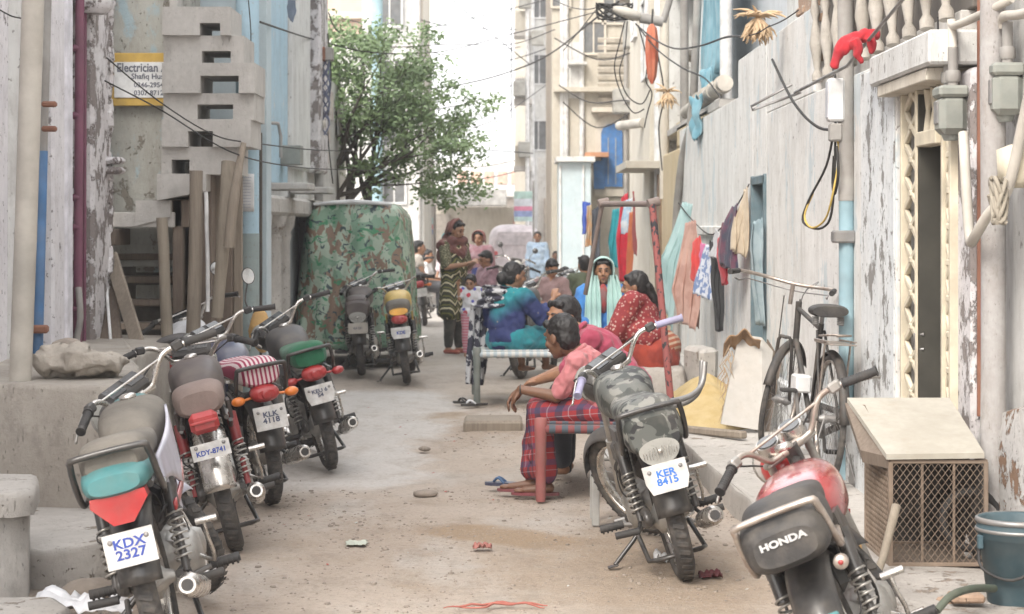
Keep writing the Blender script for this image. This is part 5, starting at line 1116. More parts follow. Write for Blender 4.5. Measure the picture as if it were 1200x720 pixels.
# ---------------------------------------------------------------- bicycle
def bicycle(label,X,Y,hd,lean,z):
    r=thing('bicycle',label,'bicycle',(X,Y,z)); r.rotation_euler=(0,R(lean),R(hd)); WR=.355
    m_b=paint('worn_black_enamel',(.03,.03,.03),.5,dust=.5,dcol=(.25,.2,.16)); S=Matrix.Translation((0,1.1,.72))@Matrix.Rotation(R(-30),4,V((0,-.3,.95)))@Matrix.Translation((0,-1.1,-.72))
    def wh(cy,S):
        c=(0,cy,WR); b=MB().at(S); b.lathe([(WR-.017+.017*cos(2*pi*k/10),.017*sin(2*pi*k/10)) for k in range(10)],c,'X',44,True); t=b.build('wheel',m_tyre,r)
        b=MB().at(S); b.lathe([(WR-.034,-.014),(WR-.034,.014),(WR-.046,.01),(WR-.046,-.01)],c,'X',44,True); b.build('rim',m_chrr,t)
        b=MB().at(S); b.lathe([(.012,-.06),(.03,-.03),(.02,0),(.03,.03),(.012,.06)],c,'X',12)
        for k in range(32): a=2*pi*k/32; s_=1 if k%2 else -1; b.tube([(s_*.03,cy+.025*cos(a+.6*s_),WR+.025*sin(a+.6*s_)),(0,cy+(WR-.045)*cos(a),WR+(WR-.045)*sin(a))],.0014,3,cap=False)
        b.build('hub',m_steel,t)
        def fn(u,v): a=R(20+150*u) if cy==0 else R(35+130*u); a=a if cy else R(10+170*u); return V(((v-.5)*.055,cy+(WR+.02-.02*(2*v-1)**2)*cos(a),WR+(WR+.02-.02*(2*v-1)**2)*sin(a)))
        MB().at(S).sheet(fn,26,5).build('mudguard',m_b,r,thick=.003)
    wh(0,Matrix()); wh(1.16,S)
    b=MB(); bb=(0,.46,.30); st=(0,.30,.86); hh=(0,.93,.92); hl=(0,.96,.74)
    b.cyl(bb,st,.015); b.cyl((0,.32,.83),hh,.014); b.cyl(bb,hl,.016); b.cyl((0,.925,.96),(0,.965,.70),.019)
    for s_ in(-1,1): b.tube([(s_*.05,0,WR),(s_*.03,.42,.30)],.009,6); b.tube([(s_*.055,0,WR),(s_*.02,.31,.82)],.008,6)
    b.build('frame',m_b,r)
    b=MB().at(S)
    for s_ in(-1,1): b.tube([(s_*.05,1.16,WR),(s_*.05,1.08,.5),(s_*.04,.98,.72),(0,.965,.74)],.011,8,sub=3); b.tube([(s_*.06,1.14,WR+.02),(s_*.05,.94,.98)],.004,5)
    b.build('fork',m_b,r)
    b=MB().at(S); b.cyl((0,.925,.94),(0,.905,1.06),.013); b.tube([(-.31,.66,1.06),(-.29,.78,1.075),(-.18,.93,1.07),(0,.95,1.06),(.18,.93,1.07),(.29,.78,1.075),(.31,.66,1.06)],.011,8,sub=4); h_=b.build('handlebar',m_chrr,r)
    for s_ in(-1,1):
        MB().at(S).cyl((s_*.295,.75,1.073),(s_*.312,.645,1.058),.016).build('grip',m_rub,h_); MB().at(S).tube([(s_*.25,.80,1.04),(s_*.27,.72,1.02),(s_*.28,.66,1.03)],.005,6).build('brake_lever',m_steel,h_)
    b=MB().at(S); b.tube([(-.25,.8,1.04),(0,.93,1.02),(.25,.8,1.04)],.004,5,sub=3); b.tube([(.1,.96,1.05),(.12,1.0,1.1),(.05,.98,1.0),(.02,1.1,.72)],.004,5,sub=4); b.build('brake_rods',m_steel,h_)
    b=MB(); b.cyl(st,(0,.27,.95),.012); b.build('seat_post',m_steel,r)
    b=MB(); b.loft([(.47,0,.925,.02,.012),(.42,0,.93,.025,.02),(.32,0,.93,.045,.03),(.22,0,.935,.10,.038),(.14,0,.94,.12,.04),(.09,0,.935,.10,.03)],20,2.3); s0=b.build('saddle',m_blkseat,r,sub=1)
    b=MB()
    for s_ in(-1,1):
        pts=[V((s_*.07+.018*cos(2*pi*k/10),.14+.018*sin(2*pi*k/10),.86+.0009*k)) for k in range(50)]; b.tube(pts,.0035,5)
    b.tube([(-.07,.14,.9),(0,.27,.93),(.07,.14,.9)],.006,5); b.build('saddle_springs',m_steel,s0)
    b=MB(); b.box((0,-.05,.77),(.15,.38,.008),.002)
    for s_ in(-1,1): b.tube([(s_*.07,.14,.78),(s_*.075,-.22,.785)],.006,6); b.tube([(s_*.07,-.12,.78),(s_*.07,0,WR)],.006,6)
    b.tube([(-.05,.12,.80),(-.05,-.2,.82),(.05,-.2,.82),(.05,.12,.80)],.006,6); b.build('rear_carrier',m_chrr,r)
    b=MB(); b.lathe([(.085,.045),(.092,.05),(.085,.055)],(0,.46,.30),'X',24); b.cyl((-.08,.46,.30),(.09,.46,.30),.012); b.bar((.07,.46,.30),(.09,.46,.13),.012,.02); b.bar((-.07,.46,.30),(-.09,.46,.47),.012,.02); b.build('crank',m_steel,r)
    for s_,z_ in((1,.13),(-1,.47)): MB().box((s_*.135,.46,z_),(.09,.07,.022),.006).build('pedal',m_rub,r)
    MB().tube([(.05,.02,WR+.04),(.05,.46,.39),(.05,.52,.30),(.05,.46,.22),(.05,.0,WR-.04),(.05,-.04,WR)],.02,6,closed=True).build('chain_case',m_b,r)
    b=MB(); b.tube([(-.04,-.05,WR),(-.14,-.10,.02),(.14,-.10,.02),(.04,-.05,WR)],.006,6); b.build('stand',m_steel,r)
    MB().box((-.03,.62,.50),(.09,.16,.10),.01).build('tied_box',m_wht,r)
    return r
bicycle('old black roadster bicycle leaning by the white wall behind the red motorcycle',1.71,11.15,4.0,2.8,.155)

# ---------------------------------------------------------------- cage, bucket, board, sand
CG=thing('wire_cage','rusty wire mesh cage with a board lid on the right pavement','cage',(1.68,8.3,.2))
m_rmesh=paint('rusty_wire',(.22,.17,.13),.8,dust=.5,dcol=(.13,.08,.055)); X0,X1,Y0,Y1,Z1=-.17,.21,-.13,.42,.42
b=MB()
for x in(X0,X1):
    for y in(Y0,Y1): b.box((x,y,Z1/2),(.018,.018,Z1),.002)
for z in(.01,Z1):
    for y in(Y0,Y1): b.box(((X0+X1)/2,y,z),(X1-X0,.016,.016),.002)
    for x in(X0,X1): b.box((x,(Y0+Y1)/2,z),(.016,Y1-Y0,.016),.002)
for k in (1,2): b.box((X0+(X1-X0)*k/3,Y0+.003,Z1/2),(.010,.010,Z1),.001)
b.build('cage_frame',m_rmesh,CG)
def mesh_panel(o,ux,uz,w_,h_,st,r_):
    b=MB(); o=V(o);ux=V(ux);uz=V(uz); k=-h_*.75
    while k<w_:
        for sg in(0,1):
            # lines x = k + z*.75
            a0,a1=k,k+h_*.75; z0,z1=0,h_
            if a0<0: z0=-a0/.75; a0=0
            if a1>w_: z1=(w_-k)/.75; a1=w_
            if z1>z0:
                if sg: p,q=o+ux*a0+uz*z0,o+ux*a1+uz*z1
                else: p,q=o+ux*(w_-a0)+uz*z0,o+ux*(w_-a1)+uz*z1
                b.tube([p,q],r_,3,cap=False)
        k+=st
    return b
mesh_panel((X0,Y0-.004,.01),(1,0,0),(0,0,1),X1-X0,Z1-.01,.028,.0019).build('front_mesh',m_rmesh,CG)
mesh_panel((X0-.004,Y0,.01),(0,1,0),(0,0,1),Y1-Y0,Z1-.01,.034,.0026).build('side_mesh',m_rmesh,CG)
MB().box((X0+(X1-X0)/2,Y1+.02,.2),(X1-X0,.01,.4)).build('back_gloom_sheet',m_drk,CG); MB().box(((X0+X1)/2,(Y0+Y1)/2,.004),(X1-X0,Y1-Y0,.008)).build('floor_gloom',m_dkwood,CG); MB().box((X1-.01,(Y0+Y1)/2,.2),(.01,Y1-Y0,.4)).build('side_board',m_drk,CG)  # dark back, side and floor colour in the shade inside the cage
b=MB(); b.poly([(-.19,-.15,.43),(.20,-.15,.435),(.20,.50,.60),(-.24,.50,.60)],(0,0,.022)); b.build('lid_board',plaster('pale_board',(.36,.335,.285),(.43,.405,.355),None,streak=0,stain=.35,sc=3,bump=.2,dirt=(.3,.24,.18)),CG,fix=True)
b=MB(); b.poly([(-.25,.1,.44),(-.18,-.13,.44),(-.18,.4,.6),(-.25,.5,.6)],(.008,0,-.05)); b.build('side_flap',m_dkwood,CG,fix=True)
tag(MB().lathe([(.115+.018*cos(2*pi*k/10),.018*sin(2*pi*k/10)) for k in range(10)],(1.86,8.29,.37),'Y',28,True).build('hose_coil',m_rub),'black hose coil inside the wire cage','hose')
tag(MB().tube([P(1050,592,8.05),P(1036,650,7.95),P(1022,690,7.8)],[.019,.016,.015],10).wob(.004,8).build('stick',m_bamboo),'grey stick leaning against the cage mesh','stick')
t=thing('bucket','dented dark teal plastic bucket with a wire handle at the right edge','bucket',(1.84,7.42,.17))
mb_=paint('dark_teal_plastic',(.04,.08,.10),.55,dust=.5,dcol=(.2,.22,.22),sc=5)
b=MB().lathe([(.0,.006),(.105,.0),(.112,.01),(.145,.26),(.150,.262),(.150,.28),(.156,.284),(.156,.30),(.152,.31),(.156,.325),(.150,.335),(.142,.33),(.136,.26),(.104,.02),(.0,.02)],(0,0,0),'Z',36); b.build('bucket_body',mb_,t,fix=True)
b=MB().lathe([(.151,.284),(.159,.288),(.159,.298),(.151,.302)],(0,0,0),'Z',36,True); b.lathe([(.151,.316),(.159,.32),(.159,.333),(.15,.338)],(0,0,0),'Z',36,True); b.build('rim_band',m_steel,t)
MB().tube([(-.15,-.02,.25),(-.15,-.05,.16),(-.06,-.145,.13),(.05,-.16,.20),(.13,-.10,.27)],.006,6,sub=4).build('handle',m_rub,t)
b=MB(); b.box((-.15,-.03,.25),(.02,.03,.05),.004); b.build('handle_lug',mb_,t)
pipe('hose','dark green hose lying on the pavement in front of the bucket',[P(1098,716,7.0),P(1115,698,7.05),P(1140,690,7.15),P(1165,690,7.3)],.014,paint('green_hose',(.05,.07,.05),.6,dust=.4),'hose',sub=4)
for i,(px,py,w_,h_,lab) in enumerate(((1132,700,.12,.03,'upper loose brick lying left of the bucket'),(1125,706,.15,.03,'lower loose brick lying left of the bucket'))):
    tag(MB().box(P(px,py,7.35+.1*i),(w_,.1,.03),.008,rz=.2*i).build('brick',m_brick),lab,'brick','loose bricks by the bucket')
# fallen lime board slab standing against the wall behind the bucket (peeling panel)
b=MB(); q=[P(1150,490,8.6),P(1200,478,8.0),P(1205,600,8.0),P(1190,640,8.1),P(1128,668,8.35),P(1138,560,8.6)]
b.poly(q,(.03,.08,0)); tag(b.build('peeling_panel',plaster('peeling_bark_panel',(.50,.49,.48),(.56,.54,.52),(.24,.15,.10),peel=.53,streak=.4,sc=3,stain=.4,bump=1),fix=True),'peeling white and brown panel leaning behind the bucket','panel')
t=thing('oil_can','yellow amber plastic jerrycan standing behind the red motorcycle','can',P(991,640,7.75)); t.location.z=.2
m_amb=paint('amber_plastic',(.55,.33,.12),.35,dust=.3)
MB().loft([(0,0,0,.05,.07),(.02,0,0,.06,.08),(.16,0,0,.06,.08),(.22,0,0,.03,.05),(.24,0,0,.015,.015),(.27,0,0,.015,.015)],18,3,axis='Z').build('can_body',m_amb,t); MB().cyl((0,0,.27),(0,0,.29),.018).build('cap',m_red,t)
# board leaning and second board
Yb=13.9
for i,(pts,mt,lab,dy) in enumerate(((([P(845,497,Yb),P(893,505,Yb),P(906,412,Yb+.4),P(893,396,Yb+.4),P(866,392,Yb+.4)]),plaster('off_white_board',(.42,.40,.37),(.48,.46,.43),None,streak=.2,stain=.3,sc=2,bump=.2,dirt=(.35,.28,.22)),'off white broken board leaning on the white wall beside the sand',.0),
   (([P(885,507,Yb+.15),P(902,505,Yb+.15),P(916,425,Yb+.5),P(900,398,Yb+.5)]),m_dkwood,'dark rotten board standing behind the off white board',.12))):
    b=MB().poly(pts,(.0,.05,0)); tag(b.build('leaning_board',mt,fix=True),lab,'board','boards leaning on the white wall')
def ragfn(u,v): p=V(P(848+42*u,402-14*sin(pi*u)-3*sin(u*14),Yb+.35)); return p+V((0,.12*v-.08,-.05*v*v*2-.02*sin(u*20)*v))
tag(MB().sheet(ragfn,24,8).build('sacking_rag',paint('brown_sacking',(.30,.19,.11),.95,dust=.3,bump=.5),thick=.01),'torn brown sacking draped over the top of the off white board','rag')
b=MB()
for k in range(26):
    p=V(P(853+rnd.uniform(-6,6),405+k*3.2,Yb+.2)); b.tube([p,p+V((rnd.uniform(-.05,.02),0,-.05)),p+V((rnd.uniform(-.06,.03),0,-.12))],[.004,.005,.001],4)
tag(b.build('board_fringe',paint('frayed_fibre',(.38,.27,.17),.95)),'frayed brown fibres along the left edge of the off white board','fibres',kind='stuff')
def sand(u,v):
    a=2*pi*u; r_=v; x=1.42+.42*r_*cos(a); y=15.0+.95*r_*sin(a); z=.15+.34*max(0,(1-r_))**.8*(1+.0*r_)
    return V((x+.03*mnoise.noise(V((x*6,y*6,1))),y,max(.13,z+.035*mnoise.noise(V((x*5,y*5,0)))*(1-r_*.6)+.012*mnoise.noise(V((x*19,y*19,0))))))
nsd=NT('yellow_sand'); cc=nsd.mix(nsd.rng(nsd.noise(7,6),.35,.65),(.52,.38,.17),(.60,.47,.25)); cc=nsd.mix(nsd.rng(nsd.vor(26),.06,.12,.6,0),cc,(.42,.32,.18)); nsd.bump(nsd.noise(40,6,rough=.8),.9,.02)
tag(MB().sheet(sand,72,26).build('sand_pile',nsd.fin(cc,.95),fix=True),'heap of yellow building sand against the wall','sand pile')
tag(MB().bar(P(800,503,14.0),P(872,510,13.4),.06,.05,.01).build('timber_strip',m_wood),'weathered timber strip along the front of the sand heap','timber')
# stone block seat and slab
b=MB().box((1.16,16.6,.30),(.50,.7,.34),.05); b.wob(.03,4); tag(b.build('stone_block',plaster('rough_block',(.40,.37,.34),(.47,.44,.41),None,streak=.2,stain=.7,sc=4,bump=1),sub=2),'rough grey stone block the woman in red print sits on','block')
b=MB().box((1.50,16.3,.35),(.16,.5,.50),.03,rz=.2); b.wob(.02,5); tag(b.build('stone_slab',mp_ledge),'pale stone slab standing against the wall right of the block','slab')
b=MB().box((WX(578,15.8),15.8,.03),(.45,.5,.10),.02); tag(b.build('wooden_sill',m_wood),'low worn wooden threshold lying under the far rope bed','plank')

# ---------------------------------------------------------------- rope beds
def webmat(name,c1,c2,c3,k):
    n=NT(name); s=n.sep(); f=n.math('FRACT',n.math('MULTIPLY',s[0],k)); g=n.math('FRACT',n.math('MULTIPLY',s[1],k))
    x=n.mix(n.math('GREATER_THAN',f,.5),c1,c2); x=n.mix(n.math('GREATER_THAN',g,.72),x,c3); n.bump(n.math('ADD',n.math('PINGPONG',f,.5),n.math('PINGPONG',g,.5)),.6,.01); return n.fin(x,.85)
def charpoy(label,loc_,rz,L,W_,H_,legm,webm,railm,group='rope beds',lx=0):
    r=thing('rope_bed',label,'bed',loc_,rz,group)
    for sx in(-1,1):
        for sy in(-1,1):
            b=MB().lathe([(.026,0),(.03,.03),(.028,H_*.45),(.034,H_*.55),(.03,H_*.65),(.036,H_-.03),(.036,H_+.03),(.02,H_+.035)],(sx*W_/2,sy*L/2,0),'Z',12); b.build('leg',legm,r)
    b=MB()
    for sx in(-1,1): b.cyl((sx*W_/2,-L/2,H_-.03),(sx*W_/2,L/2,H_-.03),.026,n=10)
    for sy in(-1,1): b.cyl((-W_/2,sy*L/2,H_-.03),(W_/2,sy*L/2,H_-.03),.026,n=10)
    b.build('rails',railm,r)
    def fn(u,v): return V(((u-.5)*(W_+.06),(v-.5)*(L-.1),H_+.0-.06*sin(pi*u)*sin(pi*v)-(.05*(abs(2*u-1)**14))))
    b=MB().sheet(fn,24,24); b.build('webbing',webm,r,thick=.02)
    return r
m_pinkleg=paint('pink_red_painted_leg',(.29,.085,.08),.6,dust=.5,dcol=(.3,.2,.17),sc=5)
web1=webmat('striped_tape_webbing',(.20,.06,.06),(.07,.09,.11),(.17,.17,.17),14)
charpoy('rope bed with pink legs and striped tape webbing under the two men',(.57,12.3,.0),R(-3),1.45,.74,.44,m_pinkleg,web1,web1)
web2=webmat('white_blue_rope_webbing',(.52,.52,.50),(.36,.42,.46),(.5,.5,.42),16)
charpoy('rope bed with grey steel legs under the woman in teal',(.10,18.4,.0),R(2),1.15,.85,.47,paint('grey_green_steel_leg',(.13,.15,.14),.5,dust=.4),web2,web2)
# bed standing on end
UB=thing('rope_bed','rope bed standing on end with red and black wrapped poles before the hanging clothes','bed',(0,0,0),0,'rope beds')
def wrap():
    n=NT('red_black_wrapped_pole'); s=n.sep(); f=n.math('FRACT',n.math('ADD',n.math('MULTIPLY',s[2],13),n.math('MULTIPLY',s[0],9))); x=n.mix(n.rng(n.noise(16,3,vs=(1.6,1.6,1)),.53,.56),(.25,.075,.07),(.03,.03,.035)); n.bump(n.noise(60,2),.4,.005); return n.fin(x,.8)
MW=wrap(); m_brn=paint('brown_grey_pole',(.17,.13,.12),.6,dust=.5)
a_=V((1.15,14.6,.12)); b__=V((1.02,14.9,1.72)); c_=V((.72,16.1,.12)); d_=V((.70,15.9,1.73))
UB.location=(.9,15.3,.0); lo=lambda p:tuple(V(p)-UB.location)
b=MB().tube([lo(a_),lo(b__)],.026,12); b.build('side_pole',MW,UB); 
MB().tube([lo(P(686,345,16.2)),lo(d_)],.018,12).build('side_pole',m_brn,UB); MB().cyl(lo(b__+V((.0,0,.0))),lo(d_),.022,n=10).build('end_rail',m_brn,UB)
for p in(b__,d_): MB().tube([lo(p+V((-.03,-.0,0))),lo(p+V((.05,.02,.02)))],.034,10).build('leg',m_brn,UB)
# grey stool and old tyre under the bed
t=thing('stool','low grey wooden stool beside the camouflage motorcycle','stool',(.52,10.75,0)); m_gst=paint('grey_stool_paint',(.34,.34,.33),.6,dust=.5)
for x_ in(-.085,.115):
    for y_ in(-.1,.16): MB().bar((x_,y_,0),(x_,y_,.34),.04,.03,.005).build('leg',m_gst,t)
MB().box((.015,.03,.355),(.30,.34,.03),.01).build('seat',m_gst,t)
tag(MB().lathe([(.17+.014*cos(2*pi*k/10),.014*sin(2*pi*k/10)) for k in range(10)],(.36,12.9,.19),'X',26,True).build('old_tyre',m_tyre),'thin old tyre leaning under the near rope bed','tyre')
tag(MB().box((.31,13.0,.2),(.05,.05,.4),.008).build('wooden_post',m_wood),'pale wooden post under the near rope bed','post')

# ---------------------------------------------------------------- hanging clothes
def garment(label,poly_px,Y,mat,name='hanging_cloth',cat='clothes',group='clothes hung by the white wall',folds=5,amp=.025,dY=.25,seed=0,th=.004,ns=36):
    """poly_px: left edge and right edge as pairs of points from top to bottom"""
    Lp,Rp=poly_px; px0=(Lp[0][0]*1.37)%17
    def at_(pts,v):
        k=v*(len(pts)-1); i=min(int(k),len(pts)-2); t=k-i; return (pts[i][0]*(1-t)+pts[i+1][0]*t, pts[i][1]*(1-t)+pts[i+1][1]*t)
    def fn(u,v):
        l=at_(Lp,v); r_=at_(Rp,v); px=l[0]*(1-u)+r_[0]*u; py=l[1]*(1-u)+r_[1]*u
        y=Y-dY*u; p=W(px,py,y); sd=px0; f=amp*(.25+v)*(.6*sin(u*folds*4.1+sd+1.5*v)+1.6*mnoise.noise(V((u*folds*1.1+sd,v*1.3,sd))))+.03*mnoise.noise(V((u*3+sd,v*4,sd)))
        return p+V((f*.4,-f,.006*sin(u*23+seed)))
    amp=amp*1.5
    return tag(MB().sheet(fn,ns,26).build(name,mat,thick=th),label,cat,group)
F=fabric
m_aq=F('pale_aqua_cloth',(.24,.36,.36),(.30,.42,.42),sc=5)
garment('big pale aqua shirt hung leftmost on the white wall line',([(800,236),(782,285),(774,300),(776,345)],[(812,240),(810,270),(798,320),(786,392)]),19.6,m_aq)
garment('dusty pink brown dress hung beside the aqua shirt',([(803,262),(795,300),(786,340),(792,372)],[(816,258),(818,300),(820,345),(812,388)]),18.9,F('dusty_rose_cloth',(.36,.20,.16),(.44,.27,.22),sc=8))
garment('rust brown shirt hung low behind the dusty pink dress',([(803,300),(801,340),(806,375)],[(815,296),(819,340),(816,385)]),19.3,F('rust_brown_cloth',(.20,.085,.05),(.28,.14,.09)))
garment('dark maroon cloth bunched between the black trousers and crimson cloth',([(846,262),(843,290),(846,312)],[(856,256),(854,290),(852,315)]),16.75,F('maroon_cloth',(.10,.015,.03)))
garment('bright red child dress on the wall line',([(812,285),(808,310),(812,325)],[(820,276),(824,310),(820,348)]),18.4,F('bright_red_cloth',(.62,.02,.015),(.5,.015,.012)))
garment('pink scrap of clothing right of the red dress',([(819,284),(820,300),(821,310)],[(829,288),(828,300),(825,308)]),18.2,F('pink_cloth',(.60,.14,.32)))
garment('white and blue patterned dress on the wall line',([(826,288),(820,315),(814,345)],[(836,285),(834,320),(832,352)]),17.9,F('blue_white_print',(.50,.52,.58),(.12,.18,.34),sc=16,lo=.48,hi=.52))
garment('long plain black trousers hung on the wall line',([(832,282),(833,320),(836,388)],[(845,286),(847,330),(848,388)]),17.4,F('black_cloth',(.02,.02,.022)),dY=.1)
garment('small white and grey cloth above the black trousers',([(838,268),(835,302)],[(846,276),(842,302)]),17.2,F('grey_white_cloth',(.45,.45,.47)))
garment('crimson twisted cloth right of the black trousers',([(841,280),(838,300),(846,335)],[(852,270),(850,300),(853,332)]),16.9,F('crimson_cloth',(.45,.012,.03)),folds=2)
garment('navy and black bundle of clothes near the right end of the line',([(856,245),(847,270),(846,310)],[(864,238),(864,280),(861,318)]),16.6,F('navy_cloth',(.02,.022,.05),(.10,.02,.05),sc=7))
garment('beige shirt hung at the right end of the wall line',([(872,224),(860,255),(853,293)],[(876,219),(875,270),(873,302)]),16.4,F('beige_cloth',(.40,.32,.23),(.46,.38,.28)),dY=.15)
garment('blue grey scarf hung in the narrow blue doorway',([(882,262),(878,290),(884,330),(888,380)],[(893,255),(893,300),(894,340),(894,382)]),15.3,F('blue_grey_cloth',(.20,.27,.30),(.28,.35,.38)),dY=.05,folds=2)
GF='clothes hung by the far doorway'
for lab,Lp,Rp,Y_,mt in (('royal blue jacket hung farthest along the right side',[(683,236),(681,275)],[(692,238),(687,274)],33,F('royal_blue_cloth',(.02,.06,.32))),
 ('tan and orange cloth beside the royal blue jacket',[(687,242),(686,290)],[(694,240),(693,288)],32,F('tan_orange_cloth',(.5,.25,.10),(.4,.3,.2))),
 ('long charcoal cloth beside the leaning brown pole',[(693,247),(692,310)],[(704,240),(702,312)],31,F('charcoal_cloth',(.06,.065,.08))),
 ('teal dupatta hung between the upended bed rails',[(718,246),(712,285),(716,312)],[(726,244),(724,290),(725,314)],28,F('teal_cloth',(.02,.32,.38))),
 ('scarlet dress hung between the upended bed rails',[(728,232),(722,280),(724,330)],[(736,225),(736,290),(735,330)],26,F('scarlet_cloth',(.55,.015,.04))),
 ('white and pale blue shirt over the scarlet dress',[(731,236),(727,262),(729,275)],[(741,232),(737,262),(737,272)],25.4,F('white_blue_cloth',(.60,.63,.68),(.3,.45,.6),sc=8)),
 ('burnt orange cloth right of the scarlet dress',[(737,250),(735,300),(735,336)],[(742,248),(741,300),(740,335)],25.2,F('burnt_orange_cloth',(.50,.12,.03))),
 ('dark red narrow cloth by the far doorway',[(741,225),(741,290)],[(744,225),(745,300)],25.0,F('dark_red_cloth',(.3,.03,.03)))):
    garment(lab,(Lp,Rp),Y_,mt,group=GF,dY=.1,folds=3)
b=MB(); PP=lambda L,Y:[P(x,y,Y) for x,y in L]
b.tube(PP([(977,80),(981,66),(987,54),(1000,46),(1016,42),(1031,41)],10.45),[.022,.03,.034,.036,.036,.02],10,sub=3); b.tube(PP([(1000,46),(1006,58),(1004,64),(1010,74)],10.4),[.03,.026,.02,.012],8,sub=3); b.tube(PP([(1018,44),(1022,54),(1021,64)],10.42),[.026,.024,.01],8,sub=3); b.ell(P(990,55,10.43),(.035,.026,.045))
tag(b.build('red_cloth',F('hanging_red_cloth',(.42,.02,.03),(.32,.02,.03)),remesh=.008,smooth=2,noise=(.009,30,.5)),'crumpled bright red cloth draped over the rusty iron rod above the white wall','clothes')
pipe('clothes_line','thin line carrying the clothes along the white wall',[P(795,238,19.7),P(815,262,18.9),P(835,275,17.8),P(858,250,16.6),P(878,216,16.3)],.006,m_wire,'line',5,sub=4)
garment('pale patched rag hung from the upper storey',([(493,5),(496,22)],[(500,6),(502,25)]) if False else ([(337,0),(336,10),(338,20)],[(346,0),(347,12),(343,26)]),19,F('grey_blue_rag',(.25,.28,.36)),group=None,name='rag',cat='rag')
t=tag(MB().ell(P(305,388,15.2),(.085,.08,.16)).wob(.03,6).build('sack',paint('ochre_sack',(.52,.32,.12),.8,dust=.4,bump=.4)),'ochre sack standing behind the green seated motorcycle','sack')
# sandals under the far bed
def sandal(label,X_,Y_,rz,mat,strap):
    t=thing('sandal',label,'sandal',(X_,Y_,.0),rz,'sandals on the ground')
    b=MB(); b.poly([(.045*sin(a)*(1.0 if cos(a)>0 else .8),.125*cos(a),.008) for a in [2*pi*k/20 for k in range(20)]],(0,0,.02)); b.build('sole',mat,t,fix=True)
    MB().tube([(-.038,.0,.025),(-.02,.04,.055),(.0,.07,.03),(.02,.04,.055),(.038,0,.025)],.008,6,sub=3).build('strap',strap,t)
sandal('black sandal under the rope bed with the steel legs',WX(546,17.9),17.9,1.2,m_blk,m_blk); sandal('black and white sandal under the rope bed with the steel legs',WX(556,17.7),17.7,1.9,m_blk,m_white)
sandal('navy blue sandal beside the seated man left foot',WX(592,12.25),12.25,1.4,m_navy,paint('blue_strap',(.05,.12,.25),.6))
# ---------------------------------------------------------------- people
def nrm(v): return V(v).normalized()
m_skin=lambda nm,c: skinmat(nm,c)
def skinmat(name,c):
    n=NT(name); x=n.mix(n.rng(n.noise(12,4),.35,.65),sc3(c,.88),sc3(c,1.08)); n.bump(n.noise(90,3),.12,.003)
    return n.fin(x,.5,0,**{'Subsurface Weight':.06,'Subsurface Radius':(.02,.008,.004)})
SK1=skinmat('brown_skin',(.30,.155,.09)); SK2=skinmat('dark_brown_skin',(.17,.085,.05)); SK3=skinmat('light_brown_skin',(.36,.20,.13))
m_hair=paint('black_hair',(.012,.010,.010),.5,dust=0,bump=.5); m_eye=paint('eye_white',(.12,.10,.085),.3,dust=0); m_iris=paint('dark_iris',(.015,.01,.008),.15,dust=0); m_lip=skinmat('lip',(.20,.07,.055)); m_brow=m_hair
def basis(yaw,pitch,roll=0): return (Matrix.Rotation(R(yaw),3,'Z')@Matrix.Rotation(R(pitch),3,'X')@Matrix.Rotation(R(roll),3,'Y'))
